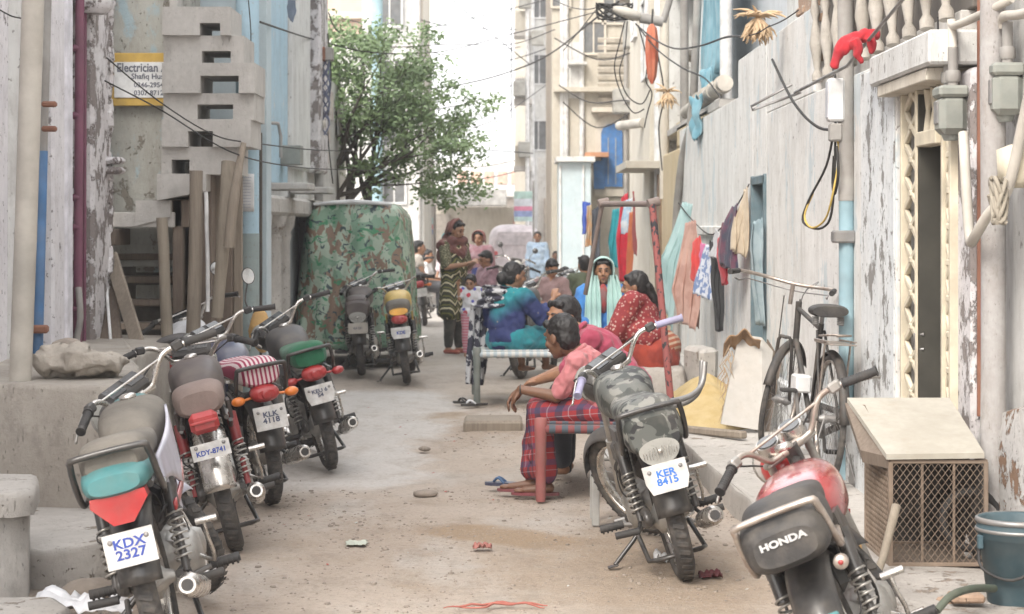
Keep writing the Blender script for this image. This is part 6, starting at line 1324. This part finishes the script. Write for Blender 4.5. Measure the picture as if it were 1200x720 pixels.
def person(label,loc_,rz,J,skin,vox=.010,head=(0,0,0),hs=1.0,face=True,hand_pose=None,group=None,kid=1.0,fing=True):
    """J: joints in local metres facing +Y. returns root and the head frame"""
    r=thing('person',label,'person',loc_,rz,group); b=MB(); k=kid
    H=V(J['head']); Rh=basis(*head); hp=lambda x,y,z: H+Rh@(V((x,y,z))*hs)
    # head: skull, jaw, nose, ears, brow, lips, neck
    b.ell(hp(0,-.01,.02),(.074*hs,.095*hs,.10*hs),Rh,18,14); b.ell(hp(0,.025,-.045),(.057*hs,.062*hs,.068*hs),Rh,16,12); b.ell(hp(0,.055,-.092),(.024*hs,.022*hs,.022*hs),Rh)
    b.cap(hp(0,.088,.02),hp(0,.108,-.022),.009*hs,.014*hs,8); b.ell(hp(0,.094,-.03),(.019*hs,.012*hs,.010*hs),Rh)
    b.cap(hp(-.035,.078,.033),hp(.035,.078,.033),.012*hs,.012*hs,8)
    for s_ in(-1,1): b.ell(hp(s_*.078,-.01,-.01),(.009*hs,.02*hs,.032*hs),Rh); b.ell(hp(s_*.038,.062,-.028),(.022*hs,.02*hs,.022*hs),Rh)
    b.ell(hp(0,.083,-.062),(.024*hs,.010*hs,.010*hs),Rh)
    N=V(J['neck']); b.cap(hp(0,-.02,-.05),N,.05*hs,.056*hs); 
    PV=V(J['pelvis']); CH=V(J['chest']); up=(CH-PV).normalized(); sh=(V(J['shR'])-V(J['shL'])); x_=(sh-up*sh.dot(up)).normalized(); y_=up.cross(x_); Rt=Matrix((x_,y_,up)).transposed(); sw=sh.length/2
    b.ell(PV,(.15*k,.11*k,.12*k),Rt); b.ell((PV+CH)/2,(.125*k,.09*k,.17*k),Rt); b.ell(CH,(sw*.95,.10*k,.15*k),Rt); b.cap(J['shL'],J['shR'],.05*k); b.cap(N,CH,.055*k,.09*k)
    for s_ in 'LR':
        S0,E0,W0=V(J['sh'+s_]),V(J['el'+s_]),V(J['wr'+s_])
        b.cap(S0,E0,.048*k,.038*k); b.cap(E0,W0,.037*k,.025*k)
        # hand
        hd=V(J.get('hd'+s_,W0+(W0-E0).normalized()*.08*k)); d=(hd-W0).normalized(); pn=V(J.get('pn'+s_,(0,0,-1))); sd_=d.cross(pn).normalized(); pn=sd_.cross(d).normalized()
        Rm=Matrix((sd_,d,pn)).transposed(); palm=W0+d*.05*k; b.ell(palm,(.036*k,.05*k,.018*k),Rm); b.cap(W0-d*.01,palm,.022*k,.024*k)
        if fing:
            for q,L in enumerate((.062,.07,.066,.052)):
                o=palm+d*.035*k+sd_*(q-1.5)*.018*k; m1=o+(d*.9+pn*.45)*L*.55*k; m2=m1+(d*.45+pn*.9)*L*.5*k; b.cap(o,m1,.0088*k,.008*k,8); b.cap(m1,m2,.008*k,.0065*k,8)
            sg=1 if s_=='L' else -1; o=W0+d*.025*k+sd_*sg*.026*k; m1=o+(d*.6+sd_*sg*.8)*.035*k; b.cap(o,m1,.011*k,.009*k,8); b.cap(m1,m1+(d*.9+pn*.3)*.028*k,.009*k,.007*k,8)
        HP,KN,AN=V(J['hip'+s_]),V(J['kn'+s_]),V(J['an'+s_]); b.cap(HP,KN,.078*k,.052*k); b.cap(KN,AN,.050*k,.033*k); b.ell(KN+(AN-KN)*.3+V((0,-.012,0)),(.045*k,.045*k,.09*k))
        fd=V(J.get('ft'+s_,(0,1,0))).normalized(); b.cap(AN-V((0,0,.035*k))-fd*.02*k,AN-V((0,0,.05*k))+fd*.12*k,.032*k,.022*k); b.ell(AN-V((0,0,.052*k))+fd*.15*k,(.036*k,.036*k,.016*k))
    body=b.build('body',skin,r,remesh=vox,smooth=2 if vox<.009 else 3)
    if face:
        for s_ in(-1,1):
            e=MB(); e.ell(hp(s_*.031,.076,.008),(.013*hs,.009*hs,.006*hs),Rh); eo=e.build('eye',m_eye,r); e=MB(); e.ell(hp(s_*.031,.083,.008),(.007*hs,.005*hs,.0075*hs),Rh); e.build('iris',m_iris,eo)
            e=MB(); e.tube([hp(s_*.012,.088,.032),hp(s_*.03,.091,.038),hp(s_*.05,.076,.032)],[.004*hs,.005*hs,.002*hs],6,sub=3); e.build('eyebrow',m_brow,r)
        e=MB(); e.tube([hp(-.022,.085,-.063),hp(0,.094,-.061),hp(.022,.085,-.063)],[.003*hs,.007*hs,.003*hs],8,sub=3); e.build('mouth',m_lip,r)
    return r,hp,Rh,Rt
def blob(root,name,mat,fn,vox=.012,sm=4,noise=(.008,9,.6)):
    b=MB(); fn(b); return b.build(name,mat,root,remesh=vox,smooth=sm,noise=noise)
def hairshell(root,hp,Rh,hs,mat=None,extra=None,vox=.008,back=.0,top=0,name='hair'):
    def f(b):
        b.ell(hp(0,-.028-back,.035+top),(.083*hs,.098*hs,.098*hs),Rh,18,14); b.ell(hp(0,-.055,-.01),(.076*hs,.062*hs,.08*hs),Rh)
        b.cap(hp(-.045,.045,.085),hp(.045,.045,.085),.025*hs)
        if extra: extra(b)
    return blob(root,name,mat or m_hair,f,vox,1,(.0055,55,.6))
def mirrorJ(d): return d
def standJ(k=1.0,**o):
    J=dict(head=(0,.02,1.50),neck=(0,0,1.37),chest=(0,0,1.20),pelvis=(0,0,.90),shL=(-.16,0,1.31),shR=(.16,0,1.31),elL=(-.21,-.03,1.05),elR=(.21,-.03,1.05),wrL=(-.22,.06,.84),wrR=(.22,.06,.84),
      hipL=(-.08,0,.86),hipR=(.08,0,.86),knL=(-.09,.02,.47),knR=(.09,.02,.47),anL=(-.09,-.01,.085),anR=(.09,-.01,.085))
    J={a:tuple(x*k for x in v) for a,v in J.items()}; J.update(o); return J
def sitJ(h=.46,k=1.0,lean=0.0,**o):
    l=lean; J=dict(pelvis=(0,0,h+.10),chest=(0,.02+.3*l,h+.38),neck=(0,.03+.5*l,h+.56),head=(0,.06+.62*l,h+.68),shL=(-.17,.02+.42*l,h+.50),shR=(.17,.02+.42*l,h+.50),
      elL=(-.22,.10+.4*l,h+.25),elR=(.22,.10+.4*l,h+.25),wrL=(-.12,.32,h+.20),wrR=(.12,.32,h+.20),hipL=(-.09,.02,h+.08),hipR=(.09,.02,h+.08),knL=(-.11,.42,h+.06),knR=(.11,.42,h+.06),anL=(-.11,.42,.085),anR=(.11,.42,.085))
    J={a:tuple(x*k for x in v) for a,v in J.items()}; J.update(o); return J
def clothes_top(root,J,Rt,mat,grow=.022,sleeve=.55,k=1.0,vox=.012,name='shirt',hem=0,noise=(.014,12,.7),belly=0,collar=True,wid=1.0):
    PV,CH,N=V(J['pelvis']),V(J['chest']),V(J['neck']); g=grow; sw=(V(J['shR'])-V(J['shL'])).length/2
    def f(b):
        b.ell(PV,(.155*k*wid+g,.115*k+g,.13*k),Rt,18,12); b.ell((PV+CH)/2,(.135*k*wid+g+belly,.10*k+g+belly,.19*k),Rt,18,12); b.ell(CH,(sw*.95+g*.8,.105*k+g,.155*k+g*.5),Rt,18,12)
        b.cap(J['shL'],J['shR'],.055*k+g*.8); b.cap(N-V((0,0,.03)),CH,.055*k+g*.5,.09*k+g)
        for s_ in 'LR':
            S0,E0,W0=V(J['sh'+s_]),V(J['el'+s_]),V(J['wr'+s_])
            if sleeve<=1: b.cap(S0,S0+(E0-S0)*sleeve,.050*k+g*.8,.043*k+g*.75)
            else: b.cap(S0,E0,.052*k+g*1.1,.045*k+g); b.cap(E0,E0+(W0-E0)*(sleeve-1),.044*k+g,.034*k+g)
    return blob(root,name,mat,f,vox,4,noise)
def legs_cloth(root,J,mat,g=.02,k=1.0,to=1.0,name='trousers',vox=.012,flare=1.0,noise=(.008,10,.6),joined=False):
    def f(b):
        b.ell(V(J['pelvis'])-V((0,0,.01)),(.155*k+g,.115*k+g,.12*k))
        for s_ in 'LR':
            HP,KN,AN=V(J['hip'+s_]),V(J['kn'+s_]),V(J['an'+s_]); b.cap(HP,KN,.085*k+g,.062*k+g); b.cap(KN,KN+(AN-KN)*to,.058*k+g,(.04*k+g)*flare)
        if joined:
            b.cap(V(J['knL']),V(J['knR']),.06*k+g); q=lambda s_:V(J['kn'+s_])+(V(J['an'+s_])-V(J['kn'+s_]))*to
            for t in(.25,.5,.75,1): b.cap(V(J['knL'])*(1-t)+q('L')*t,V(J['knR'])*(1-t)+q('R')*t,.05*k+g)
            for t in(.3,.6): b.cap(V(J['hipL'])*(1-t)+V(J['knL'])*t,V(J['hipR'])*(1-t)+V(J['knR'])*t,.08*k)
    return blob(root,name,mat,f,vox,4,noise)
def ribbon(root,name,mat,path,w,folds=3,amp=.012,thick=.008,wdir=None):
    """soft cloth strip along a path; w widths; wdir list of sideways vectors"""
    pts=[V(p) for p in path]; n=len(pts)-1
    def cr(v,A):
        k=v*n; i=min(int(k),n-1); t=k-i; g=lambda j:V(A[max(0,min(n,j))]); p0,p1,p2,p3=g(i-1),g(i),g(i+1),g(i+2)
        return .5*((2*p1)+(p2-p0)*t+(2*p0-5*p1+4*p2-p3)*t*t+(3*p1-p0-3*p2+p3)*t**3)
    def fn(u,v):
        c=cr(v,pts); d=(cr(min(1,v+.02),pts)-cr(max(0,v-.02),pts)).normalized(); k=v*n; i=min(int(k),n-1); t=k-i; ww=w[i]*(1-t)+w[i+1]*t
        s_=cr(v,wdir) if wdir else V((1,0,0)); s_=(s_-d*s_.dot(d)).normalized(); nn=s_.cross(d)
        return c+s_*(u-.5)*ww+nn*(amp*sin(u*folds*2*pi+v*2)+.01*mnoise.noise(V((u*4,v*6,0))))
    return MB().sheet(fn,20,8*n).build(name,mat,root,thick=thick)
def hood(root,hp,Rh,hs,mat,name='headscarf',front=.065,grow=.012,drop=.12,flat=0):
    """cloth over the head open at the face, running down to the neck"""
    def fn(u,v):
        # u around the opening-to-back, v from one side over the top to the other
        a=pi*(v)       # 0..pi : left cheek over the top to right cheek
        x=-cos(a); z=sin(a); 
        rad=.098*hs+grow; zz=z*(rad*1.12)+.015*hs
        yb=front*hs-(.125+front)*hs*u; sq=1-.55*max(0,u-.45)/.55
        if z<.25: zz-= (drop*(1-z/.25))*(.4+.6*u)
        wob_=.006*sin(u*14+v*9)
        return hp(0,0,0)+Rh@V((x*(rad*.92*sq+.01*u+wob_),yb,zz*(sq if z>.25 else 1)+wob_))
    b=MB().sheet(fn,16,34)
    def back(u,v):
        a=pi*v; x=-cos(a); z=sin(a); rad=.098*hs+grow; sq=.45
        return hp(0,0,0)+Rh@V((x*rad*.92*sq*(1-u),-.125*hs-.03*hs*sin(pi*u/2),(z*rad*1.12*sq+.015)*(1-u)-.02*u))
    b.sheet(back,5,34)
    return b.build(name,mat,root,thick=.006)
def plaidmat():
    n=NT('red_blue_plaid_cotton'); s=n.sep(); 
    def band(ax,k,w_,o=0): return n.math('LESS_THAN',n.math('FRACT',n.math('ADD',n.math('MULTIPLY',ax,k),o)),w_)
    h=n.math('ADD',s[0],n.math('MULTIPLY',s[1],.75)); zz=n.math('ADD',s[2],n.math('MULTIPLY',h,.12))
    x=n.mix(n.math('MULTIPLY',band(h,10,.34),.75),(.30,.03,.035),(.03,.035,.06)); x=n.mix(n.math('MULTIPLY',band(zz,10,.34),.6),x,(.03,.05,.12))
    x=n.mix(n.math('MULTIPLY',band(h,10,.04,.3),.45),x,(.4,.42,.45)); x=n.mix(n.math('MULTIPLY',band(zz,10,.04,.3),.45),x,(.4,.42,.45)); n.bump(n.noise(200,1),.2,.003); return n.fin(x,.85)
def printmat(name,base,spot,scale=26,thr=.32,spot2=None):
    n=NT(name); d=n.vor(scale); c=n.vor(scale,out='Color'); x=n.mix(n.rng(d,thr,thr-.06),base,spot)
    if spot2: x=n.mix(n.rng(n.vor(scale*.6),.22,.18),x,spot2)
    n.bump(n.noise(12,4,vs=(1,1,.6)),.5,.012); return n.fin(x,.85)
def zigmat():
    n=NT('black_olive_zigzag_print'); s=n.sep(); h=n.math('PINGPONG',n.math('ADD',s[0],n.math('MULTIPLY',s[1],.4)),.06)
    t=n.math('FRACT',n.math('MULTIPLY',n.math('ADD',s[2],n.math('MULTIPLY',h,1.3)),9)); x=n.mix(n.math('LESS_THAN',t,.22),(.045,.045,.03),(.55,.50,.34)); x=n.mix(n.math('LESS_THAN',n.math('FRACT',n.math('ADD',t,.55)),.16),x,(.16,.16,.05)); return n.fin(x,.85)
def leafprint():
    n=NT('olive_speckle_sleeve'); x=n.mix(n.rng(n.vor(60),.3,.36),(.42,.38,.27),(.10,.10,.06)); return n.fin(x,.85)
# 1. man in pink shirt, seen from the back left, forearms on his knees. faces -X
J=dict(pelvis=(0,0,.53),chest=(0,.10,.71),neck=(.0,.17,.83),head=(.0,.26,.915),shL=(-.18,.15,.775),shR=(.18,.13,.775),elL=(-.17,.27,.585),elR=(.19,.30,.56),wrL=(-.13,.48,.62),wrR=(.10,.50,.60),
  hdL=(-.10,.54,.53),hdR=(.08,.57,.54),pnL=(0,-1,-.2),pnR=(0,-1,-.2),hipL=(-.09,.02,.50),hipR=(.09,.02,.50),knL=(-.10,.37,.49),knR=(.10,.39,.49),anL=(-.08,.34,.085),anR=(.08,.44,.085))
r,hp,Rh,Rt=person('man in pink shirt and red plaid wrap seated on the near bed, back turned',(.54,11.85,0),R(84),J,SK2,.0055,head=(-36,-14,0),hs=1.03)
hairshell(r,hp,Rh,1.03,vox=.006)
m_pinksh=F('pink_cotton',(.40,.12,.13),(.48,.18,.19),sc=6)
clothes_top(r,J,Rt,m_pinksh,.018,.8,vox=.006,noise=(.015,13,.8),wid=1.12,belly=.025)
def colf(b):
    N0=V(J['neck']); ax_=(V(J['head'])-V(J['chest'])).normalized(); u_=ax_.orthogonal().normalized(); w_=ax_.cross(u_); b.tube([N0+ax_*.0+(u_*cos(2*pi*q/12)+w_*sin(2*pi*q/12))*.064 for q in range(12)],.016,8,closed=True)
blob(r,'collar',m_pinksh,colf,.006,2,None)
legs_cloth(r,J,plaidmat(),.014,to=.86,name='plaid_wrap',vox=.008,flare=1.35,noise=(.012,10,.5),joined=True)
for s_ in 'LR':
    A=V(J['an'+s_]); MB().poly([(A.x+.05*sin(a),A.y+.06+.14*cos(a),.008) for a in [2*pi*k/18 for k in range(18)]],(0,0,.016)).build('sandal',paint('maroon_sandal',(.18,.04,.05),.6),r,fix=True)
MB().tube([V(J['wrL'])+V((.028*cos(a),.0,.028*sin(a))) for a in [2*pi*k/12 for k in range(12)]],.004,5,closed=True).build('wrist_band',m_blk,r)
# 2. man in crimson shirt behind, leaning to the left and looking at the camera side
J=sitJ(.46,1.0,chest=(0,.18,.78),neck=(0,.33,.90),head=(.03,.43,.985),shL=(-.17,.24,.86),shR=(.17,.28,.86),elL=(-.24,.38,.66),elR=(.22,.42,.66),wrL=(-.12,.56,.60),wrR=(.10,.58,.60))
r,hp,Rh,Rt=person('man in a crimson shirt leaning behind the man in pink',(.74,12.75,0),R(82),J,SK1,.006,head=(42,-6,0),hs=1.05)
hairshell(r,hp,Rh,1.06,vox=.006); cr_=F('crimson_shirt',(.30,.04,.075),(.36,.055,.10),sc=6); clothes_top(r,J,Rt,cr_,.024,.9,vox=.008,noise=(.013,10,.8)); 
def colf(b):
    N0=V(J['neck']); ax_=(V(J['head'])-V(J['chest'])).normalized(); u_=ax_.orthogonal().normalized(); w_=ax_.cross(u_); b.tube([N0+(u_*cos(2*pi*q/12)+w_*sin(2*pi*q/12))*.068 for q in range(12)],.017,8,closed=True)
blob(r,'collar',cr_,colf,.007,2,None); legs_cloth(r,J,F('dark_trousers',(.05,.05,.06)),.02,to=.95)
# 3. woman in teal and purple on the far bed, seen from behind
J=sitJ(.47,1.0,chest=(.0,.02,.86),neck=(0,.05,1.02),head=(.04,.09,1.11),shL=(-.17,.03,.93),shR=(.17,.03,.93),elL=(-.24,.10,.70),elR=(.25,.20,.75),wrL=(-.15,.3,.62),wrR=(.24,.40,.90),hdR=(.22,.45,.98),knL=(-.14,.36,.55),knR=(.16,.36,.55),anL=(-.12,.40,.30),anR=(.14,.42,.32))
r,hp,Rh,Rt=person('woman in a teal and purple embroidered dress sitting on the far rope bed facing away',(-.06,18.35,0),R(-38),J,SK1,.009,head=(-25,-5,0),hs=1.0)
hairshell(r,hp,Rh,1.0,extra=lambda b:b.ell(hp(0,-.13,-.03),(.05,.05,.06)))
def tealmat():
    n=NT('teal_to_purple_dress'); s=n.sep(); f=n.rng(n.math('ADD',s[2],n.math('MULTIPLY',n.math('ABSOLUTE',s[0]),-.8)),.66,.84); x=n.mix(f,(.025,.035,.12),(.02,.21,.24)); x=n.mix(n.rng(n.vor(14),.10,.07),x,(.28,.24,.16)); n.bump(n.noise(9,4),.5,.015); return n.fin(x,.85)
clothes_top(r,J,Rt,tealmat(),.03,1.35,vox=.011,name='dress',belly=.02,wid=1.05,noise=(.02,10,.8))
def sk(b):
    b.ell((0,.10,.52),(.25,.24,.07)); b.cap(J['hipL'],J['knL'],.13,.11); b.cap(J['hipR'],J['knR'],.13,.11)
blob(r,'skirt',F('teal_satin',(.015,.22,.25),(.02,.17,.21)),sk,.012,4,(.014,9,.9))
wbs=F('black_white_scarf',(.48,.48,.50),(.03,.03,.05),sc=13,lo=.49,hi=.52)
ribbon(r,'scarf',wbs,[(.16,.10,.93),(.0,-.12,.93),(-.15,-.12,.92),(-.28,-.02,.82),(-.33,.02,.6),(-.34,.02,.35),(-.35,0,.12)],[.12,.2,.2,.16,.17,.2,.16],wdir=[(0,.3,1),(0,0,1),(.2,0,1),(.6,.8,0),(.6,.8,0),(.6,.8,0),(.6,.8,0)],amp=.02)
# 4. standing woman in zigzag print
J=standJ(1.0,head=(.015,.06,1.51),elR=(.20,.06,1.06),wrR=(.08,.30,1.10),hdR=(.05,.37,1.13),elL=(-.22,.03,1.05),wrL=(-.06,.29,1.12),hdL=(0,.35,1.15),pnR=(0,0,-1),pnL=(0,0,-1))
r,hp,Rh,Rt=person('standing woman in a black and cream zigzag dress and brown shawl',(WX(532,25),25,0),R(-132),J,SK3,.009,head=(8,-20,0),hs=1.0)
hairshell(r,hp,Rh,1.0); zg_=zigmat()
clothes_top(r,J,Rt,zg_,.028,.0,vox=.012,name='dress',noise=(.01,8,.6),belly=.03)
blob(r,'sleeves',leafprint(),lambda b:[b.cap(J['sh'+s_],V(J['sh'+s_])*.15+V(J['el'+s_])*.85,.075,.068) for s_ in 'LR'],.012,3,(.006,9,1))
blob(r,'skirt',zg_,lambda b:[b.cap((x,0,.95),(x*1.5,.02,.52),.12,.13) for x in(-.07,0,.07)],.013,4,(.02,7,.35))
legs_cloth(r,J,F('dark_grey_trousers',(.07,.065,.055),(.04,.04,.035)),.03,to=.92,flare=.8)
shw=F('brown_shawl',(.20,.085,.07),(.14,.055,.05),sc=7)
hood(r,hp,Rh,1.0,shw,drop=.10,front=.0)
blob(r,'shawl',shw,lambda b:[b.cap((-.17,.0,1.32),(0,.11,1.22),.06,.07),b.cap((.17,0,1.32),(0,.11,1.22),.06,.07),b.cap((-.18,-.04,1.33),(.18,-.04,1.33),.065),b.cap((-.1,.06,1.38),(.1,.06,1.38),.06),b.cap((-.20,-.08,1.3),(-.26,-.16,.85),.08,.09),b.cap((-.05,-.10,1.3),(-.16,-.18,.95),.07,.09),b.cap((0,-.08,1.42),(0,-.12,1.2),.09,.12)],.013,4,(.02,10,.6))
for s_ in 'LR':
    A=V(J['an'+s_]); MB().box((A.x,A.y+.06,.03),(.09,.24,.05),.02).build('shoe',paint('red_brown_shoe',(.30,.06,.04),.6),r)
# woman behind her in pink, half hidden
J=standJ(.97,elL=(-.2,.05,1.0),wrL=(-.1,.25,1.1),elR=(.2,.05,1.0),wrR=(.1,.25,1.1))
r,hp,Rh,Rt=person('woman in a pink headscarf standing behind the zigzag dress',(WX(562,33),33,-.1),R(160),J,SK1,.013,head=(0,-5,0)); pk=F('dusty_pink_dress',(.24,.12,.14),(.30,.2,.22)); hood(r,hp,Rh,1.0,F('dull_rose_scarf',(.22,.09,.08)),drop=.12)
clothes_top(r,J,Rt,pk,.04,1.4,vox=.015,name='dress'); blob(r,'skirt',F('navy_skirt',(.03,.04,.16)),lambda b:b.cap((0,0,.9),(0,0,.25),.17,.2),.016,4,(.02,6,.4)); hairshell(r,hp,Rh,.96,vox=.012)
# child
J=standJ(.615,elL=(-.13,.04,.62),wrL=(-.10,.12,.56),elR=(.14,.03,.70),wrR=(.16,.06,.86),hdR=(.16,.08,.92),head=(0,.02,.885))
r,hp,Rh,Rt=person('small girl in a white printed shirt and pink striped leggings',(WX(551,24.2),24.2,0),R(195),J,SK3,.008,head=(-30,-14,0),hs=.80,kid=.62)
hairshell(r,hp,Rh,.84,vox=.008); clothes_top(r,J,Rt,printmat('white_blue_red_print',(.62,.62,.66),(.08,.09,.4),11,.30,(.5,.05,.08)),.016,.7,k=.62,vox=.009,name='tee_shirt')
n_=NT('pink_striped_leggings'); s_=n_.sep(); lg=n_.fin(n_.mix(n_.math('GREATER_THAN',n_.math('FRACT',n_.math('MULTIPLY',s_[2],30)),.5),(.45,.14,.20),(.5,.3,.34)),.85)
legs_cloth(r,J,lg,.012,k=.62,to=.85,name='leggings',vox=.009)
# woman in aqua scarf facing the camera
J=sitJ(.50,1.0,head=(0,.06,1.17),neck=(0,.02,1.03),chest=(0,0,.86),shL=(-.16,.0,.97),shR=(.16,0,.97),wrL=(-.1,.26,.62),wrR=(.1,.26,.62),anL=(-.1,.40,.12),anR=(.1,.40,.12))
r,hp,Rh,Rt=person('woman in a long pale aqua scarf facing the camera beside the upended bed',(WX(708,18.3),18.6,-.02),R(180),J,SK1,.008,head=(0,-4,0),hs=.92)
hairshell(r,hp,Rh,.90,vox=.009); clothes_top(r,J,Rt,F('bright_blue_dress',(.04,.16,.42),(.05,.20,.5)),.03,1.3,vox=.011,name='dress')
legs_cloth(r,J,F('blue_trousers',(.03,.12,.32)),.03,joined=True,to=.9)
aqs=F('aqua_scarf',(.30,.46,.43),(.36,.52,.49),sc=4); hood(r,hp,Rh,.95,aqs,drop=.16)
MB().ell(V(J['chest'])+V((0,.10,.06)),(.05,.05,.14)).build('dress_front',F('red_print_front',(.30,.05,.05),(.2,.1,.1)),r)
for s_,x in((-1,-.09),(1,.08)): ribbon(r,'scarf',aqs,[hp(x*1.05,.02,-.04),(x*1.1,.10,1.02),(x*1.15,.155,.88),(x*1.2,.17,.72),(x*1.25,.24,.60),(x*1.25,.30,.42)],[.07,.12,.14,.15,.16,.17],amp=.014)
# woman in red floral shawl
J=sitJ(.45,1.0,lean=.15,head=(0,.12,1.07),neck=(0,.06,.95),elR=(.2,.2,.72),wrR=(.1,.40,.62),elL=(-.2,.2,.72),wrL=(-.1,.40,.62),knL=(-.12,.42,.52),knR=(.12,.42,.52),anL=(-.1,.35,.15),anR=(.1,.36,.15))
r,hp,Rh,Rt=person('woman in a red and white floral shawl sitting on the stone block in profile',(1.10,16.5,.0),R(68),J,SK1,.008,head=(12,-8,0),hs=.98)
hairshell(r,hp,Rh,1.0,extra=lambda b:[b.cap(hp(0,-.11,-.02),hp(.03,-.15,-.16),.045,.04),b.cap(hp(.03,-.15,-.16),hp(.06,-.19,-.32),.04,.02)],vox=.009)
flo=printmat('red_white_floral',(.24,.03,.035),(.48,.34,.30),34,.34,(.36,.08,.06)); clothes_top(r,J,Rt,flo,.04,1.3,vox=.011,name='shawl',belly=.04,wid=1.1,noise=(.016,8,.7))
blob(r,'skirt',F('brick_red_skirt',(.32,.045,.025),(.22,.03,.02)),lambda b:[b.cap(J['hipL'],J['knL'],.13,.10),b.cap(J['hipR'],J['knR'],.13,.10),b.cap((0,0,.5),(0,-.05,.5),.2),b.cap((-.1,.4,.5),(-.08,.34,.2),.09,.08),b.cap((.1,.4,.5),(.1,.34,.2),.09,.08)],.013,4,(.018,8,.5))
nb=NT('brown_striped_shawl_end'); sb=nb.sep(); bs=nb.fin(nb.mix(nb.math('GREATER_THAN',nb.math('FRACT',nb.math('MULTIPLY',nb.math('ADD',sb[2],nb.math('MULTIPLY',sb[1],.4)),22)),.55),(.30,.09,.05),(.42,.30,.22)),.85)
blob(r,'shawl_end',bs,lambda b:[b.ell((.05,-.10,.58),(.20,.15,.15))],.012,3,(.014,9,.8))
# boys and others among the far motorcycles
def small(label,px,Y,headpy,rz,skin,top,sit=True,hs=1.0,scarf=None,bottom=None,head=(0,0,0),k=1.0,sleeve=.6,group=None,arms=None):
    J=sitJ(.46,k) if sit else standJ(k); hz=J['head'][2]; z=WZ(headpy,Y)-hz
    if arms: J.update(arms)
    r,hp,Rh,Rt=person(label,(WX(px,Y),Y,z if abs(z)>.06 else 0),R(rz),J,skin,.012,head=head,hs=hs,kid=k,fing=False,group=group)
    if scarf: hood(r,hp,Rh,hs,scarf)
    hairshell(r,hp,Rh,hs,vox=.011); clothes_top(r,J,Rt,top,.028,sleeve,k=k,vox=.014)
    legs_cloth(r,J,bottom or F('grey_cloth',(.15,.15,.16)),.025,k=k,vox=.014,joined=False); return r,J,hp,Rh
small('boy with bowed head sitting among the far motorcycles',645,24.5,320,200,SK1,F('grey_pink_shirt',(.30,.20,.20)),hs=.92,head=(0,-30,0),k=.92)
small('boy in a dark green shirt with his back turned among the far motorcycles',686,25.2,310,20,SK1,F('dark_olive_shirt',(.09,.11,.07)),hs=.92,k=.95)
small('man in a long pale blue tunic standing far down the alley',630,45,278,175,SK1,F('pale_blue_tunic',(.34,.46,.62),(.42,.53,.66)),sit=False,k=.97,sleeve=1.8,bottom=F('pale_blue_trousers',(.36,.47,.6)),scarf=None)
small('small child in white sitting beside the pale blue booth',651,44,302,180,SK2,F('white_shirt',(.6,.6,.62)),k=.8,hs=.85)
small('bare armed person sitting behind the rickshaw at the far left',487,33,291,-80,SK3,F('cream_vest',(.5,.45,.4)),sleeve=.3)
small('boy in a white shirt sitting behind the far left motorcycle',498,36,298,-100,SK1,F('white_vest',(.58,.58,.6)),k=.9)
small('woman in a turquoise headscarf far behind the standing woman',526,38,281,150,SK1,F('pale_pink_dress',(.5,.42,.45)),sit=False,k=.98,scarf=F('turquoise_scarf',(.04,.38,.45)),sleeve=1.5)
small('person in a rose top bending behind the far rope bed',573,29,308,120,SK1,F('rose_top',(.45,.28,.33)),sit=True,k=.95,head=(0,-20,0))
small('person in a dark top crouching among the far motorcycles',663,29,322,160,SK2,F('charcoal_top',(.06,.06,.07)),k=.9,hs=.9)
# haze of dust in the air
hz=NT('haze'); hz.t.nodes.remove(hz.b); pv=hz.t.nodes.new('ShaderNodeVolumePrincipled'); pv.inputs['Color'].default_value=(.95,.96,1,1); pv.inputs['Density'].default_value=HAZE; pv.inputs['Anisotropy'].default_value=.2
hz.t.links.new(pv.outputs[0],[n for n in hz.t.nodes if n.type=='OUTPUT_MATERIAL'][0].inputs['Volume'])
tag(MB().box((0,300,7),(90,640,18)).build('haze',hz.m),'pale dusty air filling the alley','haze',kind='stuff')
